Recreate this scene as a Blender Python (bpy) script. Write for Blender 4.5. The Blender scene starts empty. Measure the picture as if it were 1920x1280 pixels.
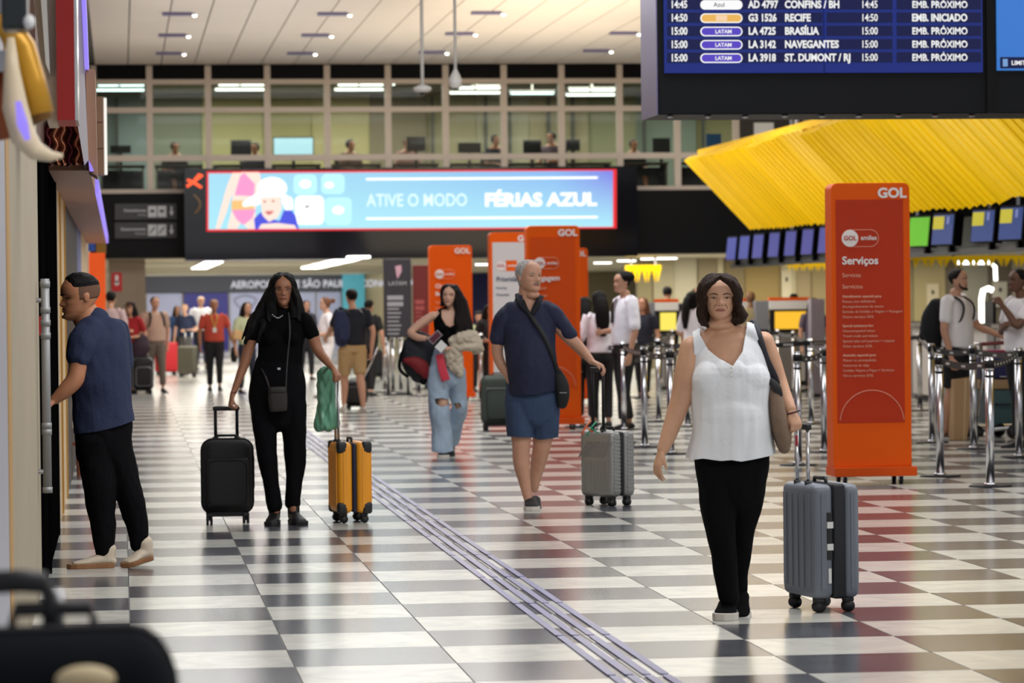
import bpy, bmesh, math, random
import numpy as np
from mathutils import Vector, Matrix, noise
random.seed(7)
PI = math.pi
SC = bpy.context.scene
COL = SC.collection
# ------------------------------------------------------------------ camera
FPX = 6200.0
CAMH = 1.48
def _basis():
    Y = np.array([(225-960)/FPX, -(570-640)/FPX, -1.0]); Y /= np.linalg.norm(Y)
    Z = np.array([-.012, 1, 0]); Z = Z - Y*Z.dot(Y); Z /= np.linalg.norm(Z)
    return np.array([np.cross(Y, Z), Y, Z])
RB = _basis()
CAM = Vector((0, 0, CAMH))
FWD = Vector(RB @ np.array([0, 0, -1.0]))
def ray(u, v):
    return Vector(RB @ np.array([(u-960)/FPX, -(v-640)/FPX, -1.0]))
def PD(u, v, d): return CAM + ray(u, v)*d
def PY(u, v, y):
    r = ray(u, v); return CAM + r*(y/r.y)
def PX(u, v, x):
    r = ray(u, v); return CAM + r*(x/r.x)
def PZ(u, v, z=0.0):
    r = ray(u, v); return CAM + r*((z-CAMH)/r.z)
cd = bpy.data.cameras.new('camera'); cam = bpy.data.objects.new('camera', cd); COL.objects.link(cam)
M4 = Matrix([list(RB[i])+[0] for i in range(3)]+[[0, 0, 0, 1]])
cam.matrix_world = Matrix.Translation(CAM) @ M4
cd.sensor_width = 36; cd.lens = FPX/1920*36; cd.clip_end = 400
cd.dof.use_dof = True; cd.dof.focus_distance = 17.5; cd.dof.aperture_fstop = 4.6
SC.camera = cam
# ------------------------------------------------------------------ world, lights, exposure
SC.view_settings.view_transform = 'Standard'; SC.view_settings.look = 'None'
SC.view_settings.gamma = 1; SC.view_settings.use_curve_mapping = False
SC.view_settings.exposure = 0.0
w = bpy.data.worlds.new('world'); SC.world = w; w.use_nodes = True
w.node_tree.nodes['Background'].inputs[0].default_value = (.86, .9, 1, 1)
w.node_tree.nodes['Background'].inputs[1].default_value = .55
def area(name, loc, sx, sy, power, color=(1, 1, 1), rot=(0, 0, 0)):
    l = bpy.data.lights.new(name, 'AREA'); l.shape = 'RECTANGLE'; l.size = sx; l.size_y = sy
    l.energy = power; l.color = color
    o = bpy.data.objects.new(name, l); COL.objects.link(o); o.location = loc; o.rotation_euler = rot
    return o
for yy in (6, 16, 26, 37, 48, 58):
    area('hall_light', (3.5, yy, 5.9), 6, 3, 350, (.97, .98, 1))
    area('hall_light', (10.5, yy, 5.9), 5, 3, 270, (1, .98, .96))
for yy in (66, 76, 86, 96):
    area('back_hall_light', (2.5, yy, 2.26), 5, 3, 300, (1, .93, .8))
    area('back_hall_light', (12, yy, 2.26), 7, 3, 260, (1, .93, .78))
area('back_hall_light', (14, 67, 2.26), 9, 4, 300, (1, .93, .76))
area('back_wall_fill', (3.5, 100, 2.2), 8, .4, 170, (.95, .97, 1), (1.1, 0, 0))  # unseen lamp added to brighten the pale panels of the back wall
area('ceiling_fill', (2.0, 52, 4.2), 4, 14, 120, (1, .97, .95), (PI-.25, 0, 0))  # pair of unseen uplights added to brighten ceiling and window front
area('ceiling_fill', (7.0, 52, 4.2), 4, 14, 380, (1, .84, .62), (PI-.25, 0, 0))
# ------------------------------------------------------------------ materials
MATS = {}
def mat(name, color, rough=.6, metal=0., bump=0., bscale=40., var=0., vscale=8., emit=0., ecolor=None, spec=.5,
        stretch=(1, 1, 1), coat=0., color2=None, sheen=0., rand=0.):
    if name in MATS: return MATS[name]
    m = bpy.data.materials.new(name); m.use_nodes = True; MATS[name] = m
    nt = m.node_tree; b = nt.nodes['Principled BSDF']; N = nt.nodes; L = nt.links
    c = (*color, 1)
    b.inputs['Base Color'].default_value = c; b.inputs['Roughness'].default_value = rough
    b.inputs['Metallic'].default_value = metal; b.inputs['Specular IOR Level'].default_value = spec
    b.inputs['Coat Weight'].default_value = coat
    b.inputs['Sheen Weight'].default_value = sheen
    if emit:
        b.inputs['Emission Color'].default_value = (*(ecolor or color), 1); b.inputs['Emission Strength'].default_value = emit
    if bump or var:
        tc = N.new('ShaderNodeTexCoord'); mp = N.new('ShaderNodeMapping'); mp.inputs['Scale'].default_value = stretch
        L.new(tc.outputs['Object'], mp.inputs['Vector'])
    if var:
        nz = N.new('ShaderNodeTexNoise'); nz.inputs['Scale'].default_value = vscale; nz.inputs['Detail'].default_value = 4
        L.new(mp.outputs[0], nz.inputs['Vector'])
        mr = N.new('ShaderNodeMapRange'); mr.inputs[1].default_value = .3; mr.inputs[2].default_value = .7
        L.new(nz.outputs[0], mr.inputs[0])
        mx = N.new('ShaderNodeMix'); mx.data_type = 'RGBA'
        c2 = color2 or tuple(x*(1-var) for x in color)
        mx.inputs[6].default_value = c; mx.inputs[7].default_value = (*c2, 1)
        L.new(mr.outputs[0], mx.inputs[0]); L.new(mx.outputs[2], b.inputs['Base Color'])
    if rand:
        oi = N.new('ShaderNodeObjectInfo'); hs = N.new('ShaderNodeHueSaturation')
        mr2 = N.new('ShaderNodeMapRange'); mr2.inputs[3].default_value = 1-rand; mr2.inputs[4].default_value = 1+rand
        L.new(oi.outputs['Random'], mr2.inputs[0]); L.new(mr2.outputs[0], hs.inputs['Value'])
        src = b.inputs['Base Color'].links[0].from_socket if b.inputs['Base Color'].links else None
        if src: L.new(src, hs.inputs['Color'])
        else: hs.inputs['Color'].default_value = c
        L.new(hs.outputs[0], b.inputs['Base Color'])
    if bump:
        nz = N.new('ShaderNodeTexNoise'); nz.inputs['Scale'].default_value = bscale; nz.inputs['Detail'].default_value = 3
        L.new(mp.outputs[0], nz.inputs['Vector'])
        bp = N.new('ShaderNodeBump'); bp.inputs['Strength'].default_value = bump; bp.inputs['Distance'].default_value = .02
        L.new(nz.outputs[0], bp.inputs['Height']); L.new(bp.outputs[0], b.inputs['Normal'])
    return m
def hexc(r, g, b):
    f = lambda x: ((x/255+.055)/1.055)**2.4 if x > 10 else x/255/12.92
    return (f(r), f(g), f(b))
def glow(name, color, s): return mat(name, (0.01, .01, .01), .5, emit=s, ecolor=color, spec=.2)
def glass(name, tint=(1, 1, 1), gloss=.12):
    if name in MATS: return MATS[name]
    m = bpy.data.materials.new(name); m.use_nodes = True; MATS[name] = m
    nt = m.node_tree; N = nt.nodes; L = nt.links; N.remove(N['Principled BSDF'])
    t = N.new('ShaderNodeBsdfTransparent'); t.inputs[0].default_value = (*tint, 1)
    g = N.new('ShaderNodeBsdfGlossy'); g.inputs['Roughness'].default_value = .03
    f = N.new('ShaderNodeFresnel'); f.inputs[0].default_value = 1.16
    mx = N.new('ShaderNodeMixShader'); L.new(f.outputs[0], mx.inputs[0]); L.new(t.outputs[0], mx.inputs[1]); L.new(g.outputs[0], mx.inputs[2])
    L.new(mx.outputs[0], N['Material Output'].inputs[0]); return m
# ------------------------------------------------------------------ object helpers
def tag(o, label=None, cat=None, group=None, kind=None):
    if label: o['label'] = label
    if cat: o['category'] = cat
    if group: o['group'] = group
    if kind: o['kind'] = kind
    return o
def empty(name, loc=(0, 0, 0), rz=0.):
    o = bpy.data.objects.new(name, None); COL.objects.link(o); o.location = loc; o.rotation_euler = (0, 0, rz); return o
def thing(name, label, cat, loc=(0, 0, 0), rz=0., group=None):
    return tag(empty(name, loc, rz), label, cat, group)
class Geo:
    """collects verts and faces of simple shapes; build() links them as one mesh object"""
    def __init__(s): s.v = []; s.f = []; s.mi = []; s.cm = 0
    def add(s, vs, fs):
        n = len(s.v); s.v += [tuple(p) for p in vs]
        for f in fs: s.f.append(tuple(i+n for i in f)); s.mi.append(s.cm)
        return s
    def box(s, c, size, M=None):
        x, y, z = size[0]/2, size[1]/2, size[2]/2; c = Vector(c)
        vs = [Vector((a*x, b*y, d*z)) for a in (-1, 1) for b in (-1, 1) for d in (-1, 1)]
        if M is not None: vs = [M @ p for p in vs]
        return s.add([p+c for p in vs], [(0, 1, 3, 2), (4, 6, 7, 5), (0, 4, 5, 1), (2, 3, 7, 6), (0, 2, 6, 4), (1, 5, 7, 3)])
    def bb(s, a, b):
        a = Vector(a); b = Vector(b)
        return s.box((a+b)/2, [abs(b[i]-a[i]) for i in range(3)])
    def cyl(s, a, b, r, r2=None, n=16, cap=True):
        a = Vector(a); b = Vector(b); r2 = r if r2 is None else r2
        t = (b-a).normalized(); x = t.orthogonal().normalized(); y = t.cross(x)
        vs = []
        for p, q in ((a, r), (b, r2)):
            vs += [p+(x*math.cos(2*PI*i/n)+y*math.sin(2*PI*i/n))*q for i in range(n)]
        fs = [(i, (i+1) % n, n+(i+1) % n, n+i) for i in range(n)]
        if cap: fs += [tuple(range(n-1, -1, -1)), tuple(range(n, 2*n))]
        return s.add(vs, fs)
    def tube(s, pts, r, n=10, closed=False):
        pts = [Vector(p) for p in pts]; m = len(pts); vs = []
        x = None
        for i, p in enumerate(pts):
            a = pts[i-1] if (i or closed) else p; b = pts[(i+1) % m] if (i < m-1 or closed) else p
            t = (b-a).normalized()
            if x is None: x = t.orthogonal().normalized()
            x = (x - t*x.dot(t)).normalized(); y = t.cross(x)
            rr = r[i] if isinstance(r, (list, tuple)) else r
            vs += [p+(x*math.cos(2*PI*k/n)+y*math.sin(2*PI*k/n))*rr for k in range(n)]
        fs = []
        for i in range(m if closed else m-1):
            j = (i+1) % m
            fs += [(i*n+k, i*n+(k+1) % n, j*n+(k+1) % n, j*n+k) for k in range(n)]
        if not closed: fs += [tuple(range(n-1, -1, -1)), tuple(range((m-1)*n, m*n))]
        return s.add(vs, fs)
    def loft(s, pts, n=20, sub=4, power=2., cap=True, ref=None):
        """pts: (centre, ra, rb): ra across the picture, rb along the view; smooth path"""
        C = [Vector(p[0]) for p in pts]; A = [p[1] for p in pts]; B = [p[2] for p in pts]
        m = len(pts)
        if m < 2: return s
        D = C[-1]-C[0]
        rv = Vector((1, 0, 0)) if abs(D.normalized().x) < .75 else Vector((0, 0, 1))
        if ref is not None: rv = Vector(ref)
        P = []
        def cr(a, b, c, d, t):
            return .5*((2*b)+(c-a)*t+(2*a-5*b+4*c-d)*t*t+(3*b-a-3*c+d)*t**3)
        for i in range(m-1):
            i0 = max(i-1, 0); i3 = min(i+2, m-1)
            for k in range(sub):
                t = k/sub
                P.append((cr(C[i0], C[i], C[i+1], C[i3], t), cr(A[i0], A[i], A[i+1], A[i3], t), cr(B[i0], B[i], B[i+1], B[i3], t)))
        P.append((C[-1], A[-1], B[-1]))
        if cap:
            r0 = min(P[0][1], P[0][2]); t0 = (P[0][0]-P[1][0]).normalized()
            r1 = min(P[-1][1], P[-1][2]); t1 = (P[-1][0]-P[-2][0]).normalized()
            if cap == 'flat': kk = .25
            else: kk = 1.
            st = [(P[0][0]+t0*r0*kk*math.sin(q), P[0][1]*math.cos(q), P[0][2]*math.cos(q)) for q in (1.35, 1.0, .6, .3)]
            en = [(P[-1][0]+t1*r1*kk*math.sin(q), P[-1][1]*math.cos(q), P[-1][2]*math.cos(q)) for q in (.3, .6, 1.0, 1.35)]
            P = st+P+en
        vs = []
        for i, (c, a, b) in enumerate(P):
            t = (P[min(i+1, len(P)-1)][0]-P[max(i-1, 0)][0])
            if t.length < 1e-9: t = D
            t = t.normalized()
            x = rv-t*rv.dot(t)
            x = x.normalized(); y = t.cross(x)
            for k in range(n):
                q = 2*PI*k/n; cx, sy = math.cos(q), math.sin(q)
                if power != 2.:
                    e = 2/power
                    cx = math.copysign(abs(cx)**e, cx); sy = math.copysign(abs(sy)**e, sy)
                vs.append(c+x*a*cx+y*b*sy)
        fs = []
        for i in range(len(P)-1):
            fs += [(i*n+k, i*n+(k+1) % n, (i+1)*n+(k+1) % n, (i+1)*n+k) for k in range(n)]
        fs += [tuple(range(n-1, -1, -1)), tuple(range((len(P)-1)*n, len(P)*n))]
        return s.add(vs, fs)
    def ell(s, c, r, M=None, n=20, m=12):
        vs = []; c = Vector(c)
        for i in range(1, m):
            a = PI*i/m
            for k in range(n):
                b = 2*PI*k/n
                p = Vector((r[0]*math.sin(a)*math.cos(b), r[1]*math.sin(a)*math.sin(b), r[2]*math.cos(a)))
                vs.append((M @ p if M is not None else p)+c)
        for zz in (1, -1):
            p = Vector((0, 0, r[2]*zz)); vs.append((M @ p if M is not None else p)+c)
        T = (m-1)*n
        fs = []
        for i in range(m-2):
            fs += [(i*n+k, (i+1)*n+k, (i+1)*n+(k+1) % n, i*n+(k+1) % n) for k in range(n)]
        fs += [(T, k, (k+1) % n) for k in range(n)]
        fs += [(T+1, (m-2)*n+(k+1) % n, (m-2)*n+k) for k in range(n)]
        return s.add(vs, fs)
    def prism(s, pts, a, b, axis='y'):
        """polygon pts extruded from a to b along axis; pts given in the two other axes in order"""
        def mk(p, t):
            return {'y': (p[0], t, p[1]), 'x': (t, p[0], p[1]), 'z': (p[0], p[1], t)}[axis]
        n = len(pts); vs = [mk(p, a) for p in pts]+[mk(p, b) for p in pts]
        return s.add(vs, [tuple(range(n-1, -1, -1)), tuple(range(n, 2*n))]+[(i, (i+1) % n, n+(i+1) % n, n+i) for i in range(n)])
    def mesh(s, name='m'):
        me = bpy.data.meshes.new(name); me.from_pydata([tuple(p) for p in s.v], [], s.f); me.update()
        return me
    def build(s, name, m, parent=None, smooth=False, bevel=0., fix=False, seg=2):
        me = s.mesh(name)
        if not isinstance(m, (list, tuple)): m = [m]
        for q in m: me.materials.append(q)
        if len(m) > 1: me.polygons.foreach_set('material_index', s.mi)
        bm = bmesh.new(); bm.from_mesh(me)
        bmesh.ops.recalc_face_normals(bm, faces=bm.faces)
        bm.to_mesh(me); bm.free()
        o = bpy.data.objects.new(name, me); COL.objects.link(o)
        if parent: o.parent = parent
        if smooth: me.polygons.foreach_set('use_smooth', [True]*len(me.polygons))
        if bevel:
            b = o.modifiers.new('bevel', 'BEVEL'); b.width = bevel; b.segments = seg; b.limit_method = 'ANGLE'
        return o
def dup(root, loc=None, rz=None, label=None, group=None):
    def cp(o, par):
        c = o.copy(); COL.objects.link(c)
        if par is not None:
            c.parent = par
        for ch in o.children: cp(ch, c)
        return c
    r = cp(root, None)
    if loc is not None: r.location = loc
    if rz is not None: r.rotation_euler = (0, 0, rz)
    if label: r['label'] = label
    if group: r['group'] = group
    return r
def text(s, size, m, parent=None, loc=(0, 0, 0), rot=(PI/2, 0, 0), bold=0., name='lettering', align='LEFT', depth=.002, sx=1.):
    c = bpy.data.curves.new('t', 'FONT'); c.body = s; c.size = size; c.offset = bold; c.extrude = depth; c.align_x = align
    c.resolution_u = 3
    o = bpy.data.objects.new('t', c); COL.objects.link(o)
    dg = bpy.context.evaluated_depsgraph_get()
    me = bpy.data.meshes.new_from_object(o.evaluated_get(dg))
    bpy.data.objects.remove(o); bpy.data.curves.remove(c)
    me.materials.clear(); me.materials.append(m); me.name = name
    r = bpy.data.objects.new(name, me); COL.objects.link(r)
    r.location = loc; r.rotation_euler = rot; r.scale = (sx, 1, 1)
    if parent: r.parent = parent
    return r
def rrect(w, h, r, n=5, corners=(1, 1, 1, 1)):
    """rounded rectangle outline centred at 0"""
    P = []
    for i, (sx, sy) in enumerate(((1, 1), (-1, 1), (-1, -1), (1, -1))):
        if not corners[i]: P.append((sx*w/2, sy*h/2)); continue
        cx, cy = sx*(w/2-r), sy*(h/2-r)
        for k in range(n+1):
            a = i*PI/2+k*PI/2/n; P.append((cx+r*math.cos(a), cy+r*math.sin(a)))
    return P
# ------------------------------------------------------------------ palette
WHITE = mat('white_paint', hexc(225, 225, 222), .5)
BLACK = mat('black_panel', (.004, .004, .005), .45, spec=.15)
BLACKG = mat('black_gloss', (.004, .004, .006), .12, spec=.3)
DARK = mat('dark_plastic', (.008, .008, .01), .5, spec=.25)
CHROME = mat('chrome', (.66, .66, .68), .24, 1.)
STEEL = mat('steel', (.45, .45, .47), .3, 1.)
CREAM = mat('cream_wall', hexc(190, 178, 150), .7, var=.12, vscale=1.5)
BEIGE = mat('beige_wall', hexc(150, 132, 112), .6, var=.15, vscale=2.)
BAND = mat('dark_band', (.005, .005, .006), .4, var=.3, vscale=.6, spec=.12)
FRAME = mat('window_frame_paint', hexc(200, 186, 172), .5)
CEILM = mat('ceiling_panel', hexc(208, 200, 192), .75, rand=.03)
GLASS = glass('window_glass', (.93, .96, .93))
TWHITE = glow('text_white', (1, 1, 1), .85)
YS = 64.0                          # the glazed mezzanine front
ZC = PY(700, 121, YS).z            # hall ceiling
ZB = PY(700, 480, YS).z            # underside of the mezzanine
ZW = PY(700, 360, YS).z            # foot of the windows
def struct(o, label=None): o['kind'] = 'structure'; return o
# ------------------------------------------------------------------ floor
TX, TY, X0, Y0 = .66, .668, .028, 15.43
def tile_mat(name, c1, c2, rough, veins):
    m = mat(name, c1, rough)
    nt = m.node_tree; N = nt.nodes; L = nt.links; b = N['Principled BSDF']
    geo = N.new('ShaderNodeNewGeometry')
    mp = N.new('ShaderNodeMapping'); mp.inputs['Scale'].default_value = (1, 1, 1); mp.inputs['Rotation'].default_value = (0, 0, .6)
    L.new(geo.outputs['Position'], mp.inputs['Vector'])
    nz = N.new('ShaderNodeTexNoise'); nz.inputs['Scale'].default_value = 3.2; nz.inputs['Detail'].default_value = 8; nz.inputs['Distortion'].default_value = 1.6
    L.new(mp.outputs[0], nz.inputs['Vector'])
    mr = N.new('ShaderNodeMapRange'); mr.inputs[1].default_value = .38; mr.inputs[2].default_value = .68
    L.new(nz.outputs[0], mr.inputs[0])
    mx = N.new('ShaderNodeMix'); mx.data_type = 'RGBA'; mx.inputs[6].default_value = (*c1, 1); mx.inputs[7].default_value = (*c2, 1)
    L.new(mr.outputs[0], mx.inputs[0])
    oi = N.new('ShaderNodeObjectInfo'); hs = N.new('ShaderNodeHueSaturation'); m2 = N.new('ShaderNodeMapRange')
    m2.inputs[3].default_value = 1-veins; m2.inputs[4].default_value = 1+veins
    L.new(oi.outputs['Random'], m2.inputs[0]); L.new(m2.outputs[0], hs.inputs['Value']); L.new(mx.outputs[2], hs.inputs['Color'])
    L.new(hs.outputs[0], b.inputs['Base Color'])
    b.inputs['Specular IOR Level'].default_value = .27
    return m
LT = tile_mat('light_marble', hexc(216, 215, 205), hexc(198, 199, 192), .19, .04)
DT = tile_mat('dark_marble', (.078, .082, .096), (.105, .11, .125), .18, .1)
XL, XR = -.6, 24.0
floor = Geo().bb((XL, -4, -.12), (XR, 106, -.004)).build('floor', mat('floor_bed', (.12, .115, .11), .6))
struct(floor)
tm = {}
for par in (0, 1):
    me = Geo()
    e = .0022
    me.add([(e, e, -.004), (TX-e, e, -.004), (TX-e, TY-e, -.004), (e, TY-e, -.004), (e+.001, e+.001, 0), (TX-e-.001, e+.001, 0), (TX-e-.001, TY-e-.001, 0), (e+.001, TY-e-.001, 0)],
           [(4, 5, 6, 7), (0, 1, 5, 4), (1, 2, 6, 5), (2, 3, 7, 6), (3, 0, 4, 7)])
    q = me.mesh('tile'); q.materials.append(LT if par else DT); tm[par] = q
cand = []; rest = {0: Geo(), 1: Geo()}
for j in range(-30, 137):
    y = Y0+j*TY
    for i in range(-1, 36):
        x = X0+i*TX
        par = (i+j) % 2
        vis = False
        if y > 10.5 and y < 34:
            for px, py in ((x, y), (x+TX, y), (x, y+TY), (x+TX, y+TY)):
                r = RB.T @ np.array([px, py, -CAMH]); u = 960+FPX*r[0]/-r[2]; vv = 640-FPX*r[1]/-r[2]
                if 60 < u < 1930 and vv < 1300: vis = True
        if vis: cand.append((y, x, par))
        else: rest[par].add([(x+e, y+e, 0), (x+TX-e, y+e, 0), (x+TX-e, y+TY-e, 0), (x+e, y+TY-e, 0), (x+e, y+e, -.004), (x+TX-e, y+e, -.004), (x+TX-e, y+TY-e, -.004), (x+e, y+TY-e, -.004)],
                            [(0, 1, 2, 3), (4, 5, 1, 0), (7, 3, 2, 6), (5, 6, 2, 1), (4, 0, 3, 7)])
cand.sort()
for k, (y, x, par) in enumerate(cand):
    if k < 296:
        o = bpy.data.objects.new('tile', tm[par]); COL.objects.link(o); o.location = (x, y, 0); o.parent = floor
    else:
        rest[par].add([(x+e, y+e, 0), (x+TX-e, y+e, 0), (x+TX-e, y+TY-e, 0), (x+e, y+TY-e, 0), (x+e, y+e, -.004), (x+TX-e, y+e, -.004), (x+TX-e, y+TY-e, -.004), (x+e, y+TY-e, -.004)],
                      [(0, 1, 2, 3), (4, 5, 1, 0), (7, 3, 2, 6), (5, 6, 2, 1), (4, 0, 3, 7)])
fg = Geo()
for par in (0, 1):
    fg.cm = par
    n = len(fg.v); fg.v += rest[par].v; fg.f += [tuple(a+n for a in f) for f in rest[par].f]; fg.mi += [par]*len(rest[par].f)
o = fg.build('distant_tiles', [DT, LT], floor); o['kind'] = 'stuff'
# tactile guide strips
TAC = mat('tactile_strip', hexc(112, 110, 150), .35, spec=.6)
path = thing('tactile_path', 'grey blue tactile guide path of four raised lines crossing the chequered floor', 'floor guide')
pb = Geo().prism(rrect(.034, 1.53, .016), 0, .006, 'z').mesh('guide_bar'); pb.materials.append(TAC)
for j in range(0, 32):
    for sx in (1.90, 1.97, 2.04, 2.11):
        o = bpy.data.objects.new('guide_bar', pb); COL.objects.link(o); o.parent = path
        o.location = (sx, 12.03+1.56*j, .0002)
# ------------------------------------------------------------------ ceiling of the hall
ceil = Geo().bb((XL, -4, ZC+.03), (XR, YS+7, ZC+.2)).build('ceiling', mat('ceiling_void', (.1, .1, .1), .9)); struct(ceil)
PWX, PWY = 61.5/FPX*YS, 2.4
px0 = PY(302, 112, YS-.2).x
pm_ = Geo().box((0, 0, .012), (PWX-.02, PWY-.015, .024)).mesh('panel'); pm_.materials.append(CEILM)
stuff = Geo()
for j in range(0, 28):
    yc = YS-.15-PWY*(j+.5)
    for i in range(-2, 36):
        xc = px0+PWX*(i+.5)
        if xc > XR-.3 or xc-PWX/2 < XL-.02: continue
        if j < 7 and i < 20:
            o = bpy.data.objects.new('panel', pm_); COL.objects.link(o); o.parent = ceil; o.location = (xc, yc, ZC)
        else: stuff.box((xc, yc, ZC+.012), (PWX-.02, PWY-.015, .024))
o = stuff.build('distant_panels', CEILM, ceil); o['kind'] = 'stuff'
# ceiling lights: slim housing with a bright lamp at its right end
LAMP = glow('lamp_white', (1, .97, .9), 9)
HOUS = mat('lamp_housing', hexc(105, 100, 135), .5)
ci = 0
descr = {(358, 24): 'nearest lamp of the leftmost ceiling row', (347, 64): 'middle lamp of the leftmost ceiling row', (339, 98): 'far lamp of the leftmost ceiling row, close to the windows',
 (649, 24): 'slim ceiling lamp left of the camera poles, nearest of its row', (615, 64): 'violet grey slim ceiling lamp, middle of the second row', (585, 98): 'slim ceiling lamp of the second row, last before the windows',
 (937, 22): 'slim ceiling lamp right of the camera poles, nearest of its row', (885, 61): 'slim ceiling lamp right of the camera poles, middle of its row', (832, 96): 'slim ceiling lamp seen between the two camera poles',
 (1192, 60): 'slim ceiling lamp touching the edge of the departure board', (1140, 93): 'slim ceiling lamp on the peach ceiling near the departure board'}
for (u, v), lb in descr.items():
    p = PZ(u, v, ZC)
    t = thing('ceiling_lamp', 'small '+lb if 'slim' not in lb else lb, 'lamp', (p.x-.2, p.y, ZC), 0, 'slim lamps in the hall ceiling')
    Geo().box((-.02, 0, -.02), (.46, .28, .04)).build('housing', HOUS, t)
    Geo().cyl((.26, 0, -.04), (.26, 0, 0), .04).build('lamp_shade', WHITE, t)
    Geo().ell((.26, 0, -.04), (.034, .034, .025)).build('bulb', LAMP, t, True)
for j, (u, v) in enumerate(((500, 50), (676, 10), (607, 80), (1176, 77), (940, 24))):
    pass
# ------------------------------------------------------------------ left wall of the hall
struct(Geo().bb((XL-.3, -4, 0), (XL, YS+42, ZC+.03)).build('wall_left', BEIGE))
struct(Geo().bb((XR, 30, 0), (XR+.2, YS+42, ZC+.03)).build('wall_right', CREAM))
# ------------------------------------------------------------------ mezzanine front
XA = PY(176, 200, YS).x
posts = [PY(u, 250, YS).x for u in (176, 281, 391, 502, 614, 728, 836, 945, 1053, 1162, 1270, 1380)]
zz = {v: PY(700, v, YS).z for v in (122, 148, 157, 200, 210, 289, 300, 352, 361)}
win = empty('window_1'); win['kind'] = 'structure'
for i, x in enumerate(posts):
    Geo().bb((x-.06, YS-.05, zz[361]), (x+.06, YS+.1, zz[122])).build('post', FRAME, win)
for a, b, nm in ((148, 157, 'transom'), (200, 210, 'transom'), (289, 300, 'transom'), (352, 361, 'sill')):
    Geo().bb((posts[0], YS-.035, zz[b]), (posts[-1], YS+.08, zz[a])).build(nm, FRAME, win)
BLK = mat('black_cladding', (.004, .004, .005), .5, spec=.1)
for i in range(len(posts)-1):
    a, b = posts[i]+.06, posts[i+1]-.06
    Geo().bb((a, YS+.02, zz[148]), (b, YS+.05, zz[122])).build('panel', BLK, win)
    for (t, bt) in ((157, 200), (210, 289), (300, 352)):
        Geo().bb((a, YS+.01, zz[bt]), (b, YS+.016, zz[t])).build('pane', GLASS, win)
# office behind the glass
YB = YS+6.5; ZF = ZW-.25; ZR = zz[157]+.12
struct(Geo().bb((XL, YS-.1, ZB), (XR, YB+.3, ZF)).build('slab', BAND))
struct(Geo().bb((XL, YS+.03, ZR+.1), (XR, YB+.3, ZR+.16)).build('ceiling_office', mat('office_ceiling', hexc(165, 165, 150), .8)))
struct(Geo().bb((XL, YB, ZF), (XR, YB+.1, ZR+.1)).build('wall_office', mat('office_wall', hexc(150, 146, 105), .7)))
cols = [(120, 138, 138), (118, 126, 108), (160, 156, 108), (158, 152, 104), (166, 158, 112), (112, 104, 82), (138, 132, 100), (150, 146, 120), (140, 132, 102), (128, 130, 98), (110, 122, 110)]
for i, c in enumerate(cols):
    a, b = posts[i]+.02*i, posts[i+1]+.02*(i+1)
    Geo().bb((a+.02*(i % 2), YB-.1-.05*(i % 3), ZF), (b+.1, YB-.03, ZR+.08)).build('partition_panel', mat('office_panel_%d' % i, hexc(*c), .6), bpy.data.objects['wall_office'])
for i, (u, hh) in enumerate(((219, 1), (552+260, 1), (912, 1), (957, 1), (1030, 1), (1075, 1), (1210, 1), (1320, .6))):
    x = PY(u, 250, YB-.4).x
    Geo().bb((x-.03, YB-.35, ZF), (x+.03, YB-.25, ZR)).build('mullion', mat('dark_mullion', hexc(52, 56, 50), .5), bpy.data.objects['wall_office'])
TUBE = glow('tube_light', (.95, 1, .9), 3.2)
TUBC = glow('tube_light_cyan', (.75, 1, 1), 2.6)
for (ua, ub, v, n, m) in ((176, 272, 163, 2, TUBC), (402, 498, 162, 2, TUBE), (626, 720, 162, 2, TUBE), (728, 742, 161, 1, TUBE), (842, 940, 168, 2, TUBE), (950, 1040, 178, 1, TUBC), (1060, 1154, 172, 2, TUBE)):
    for k in range(n):
        a = PY(ua+6*(1-k), v-4+9*k, YS+1.4-.5*k); b = PY(ub, v-4+9*k, YS+1.4-.5*k)
        t = thing('tube_lamp', '', 'lamp', ((a.x+b.x)/2, a.y, a.z), 0, 'tube lamps in the mezzanine office')
        w_ = (b.x-a.x)
        Geo().box((0, 0, .03), (w_, .1, .04)).build('housing', WHITE, t)
        Geo().cyl((-w_/2+.02, 0, -.01), (w_/2-.02, 0, -.01), .022).build('tube', m, t)
        Geo().box((0, 0, .05+(ZR+.1-a.z-.05)/2), (.03, .03, max(.02, ZR+.1-a.z-.05))).build('hanger', WHITE, t)
        t['label'] = {0: 'upper', 1: 'lower'}[k]+' lit tube lamp behind the top pane of window bay '+{176: 'one', 402: 'three', 626: 'five', 728: 'six, a short stub', 842: 'seven', 950: 'eight, cyan tinted', 1060: 'nine'}[ua]
for x, p in ((1.5, 60), (5, 60), (8.5, 60), (12, 50)):
    area('office_light', (x, YS+3.2, ZR-.05), 3, 4, p*3.2, (1, .97, .85))
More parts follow.
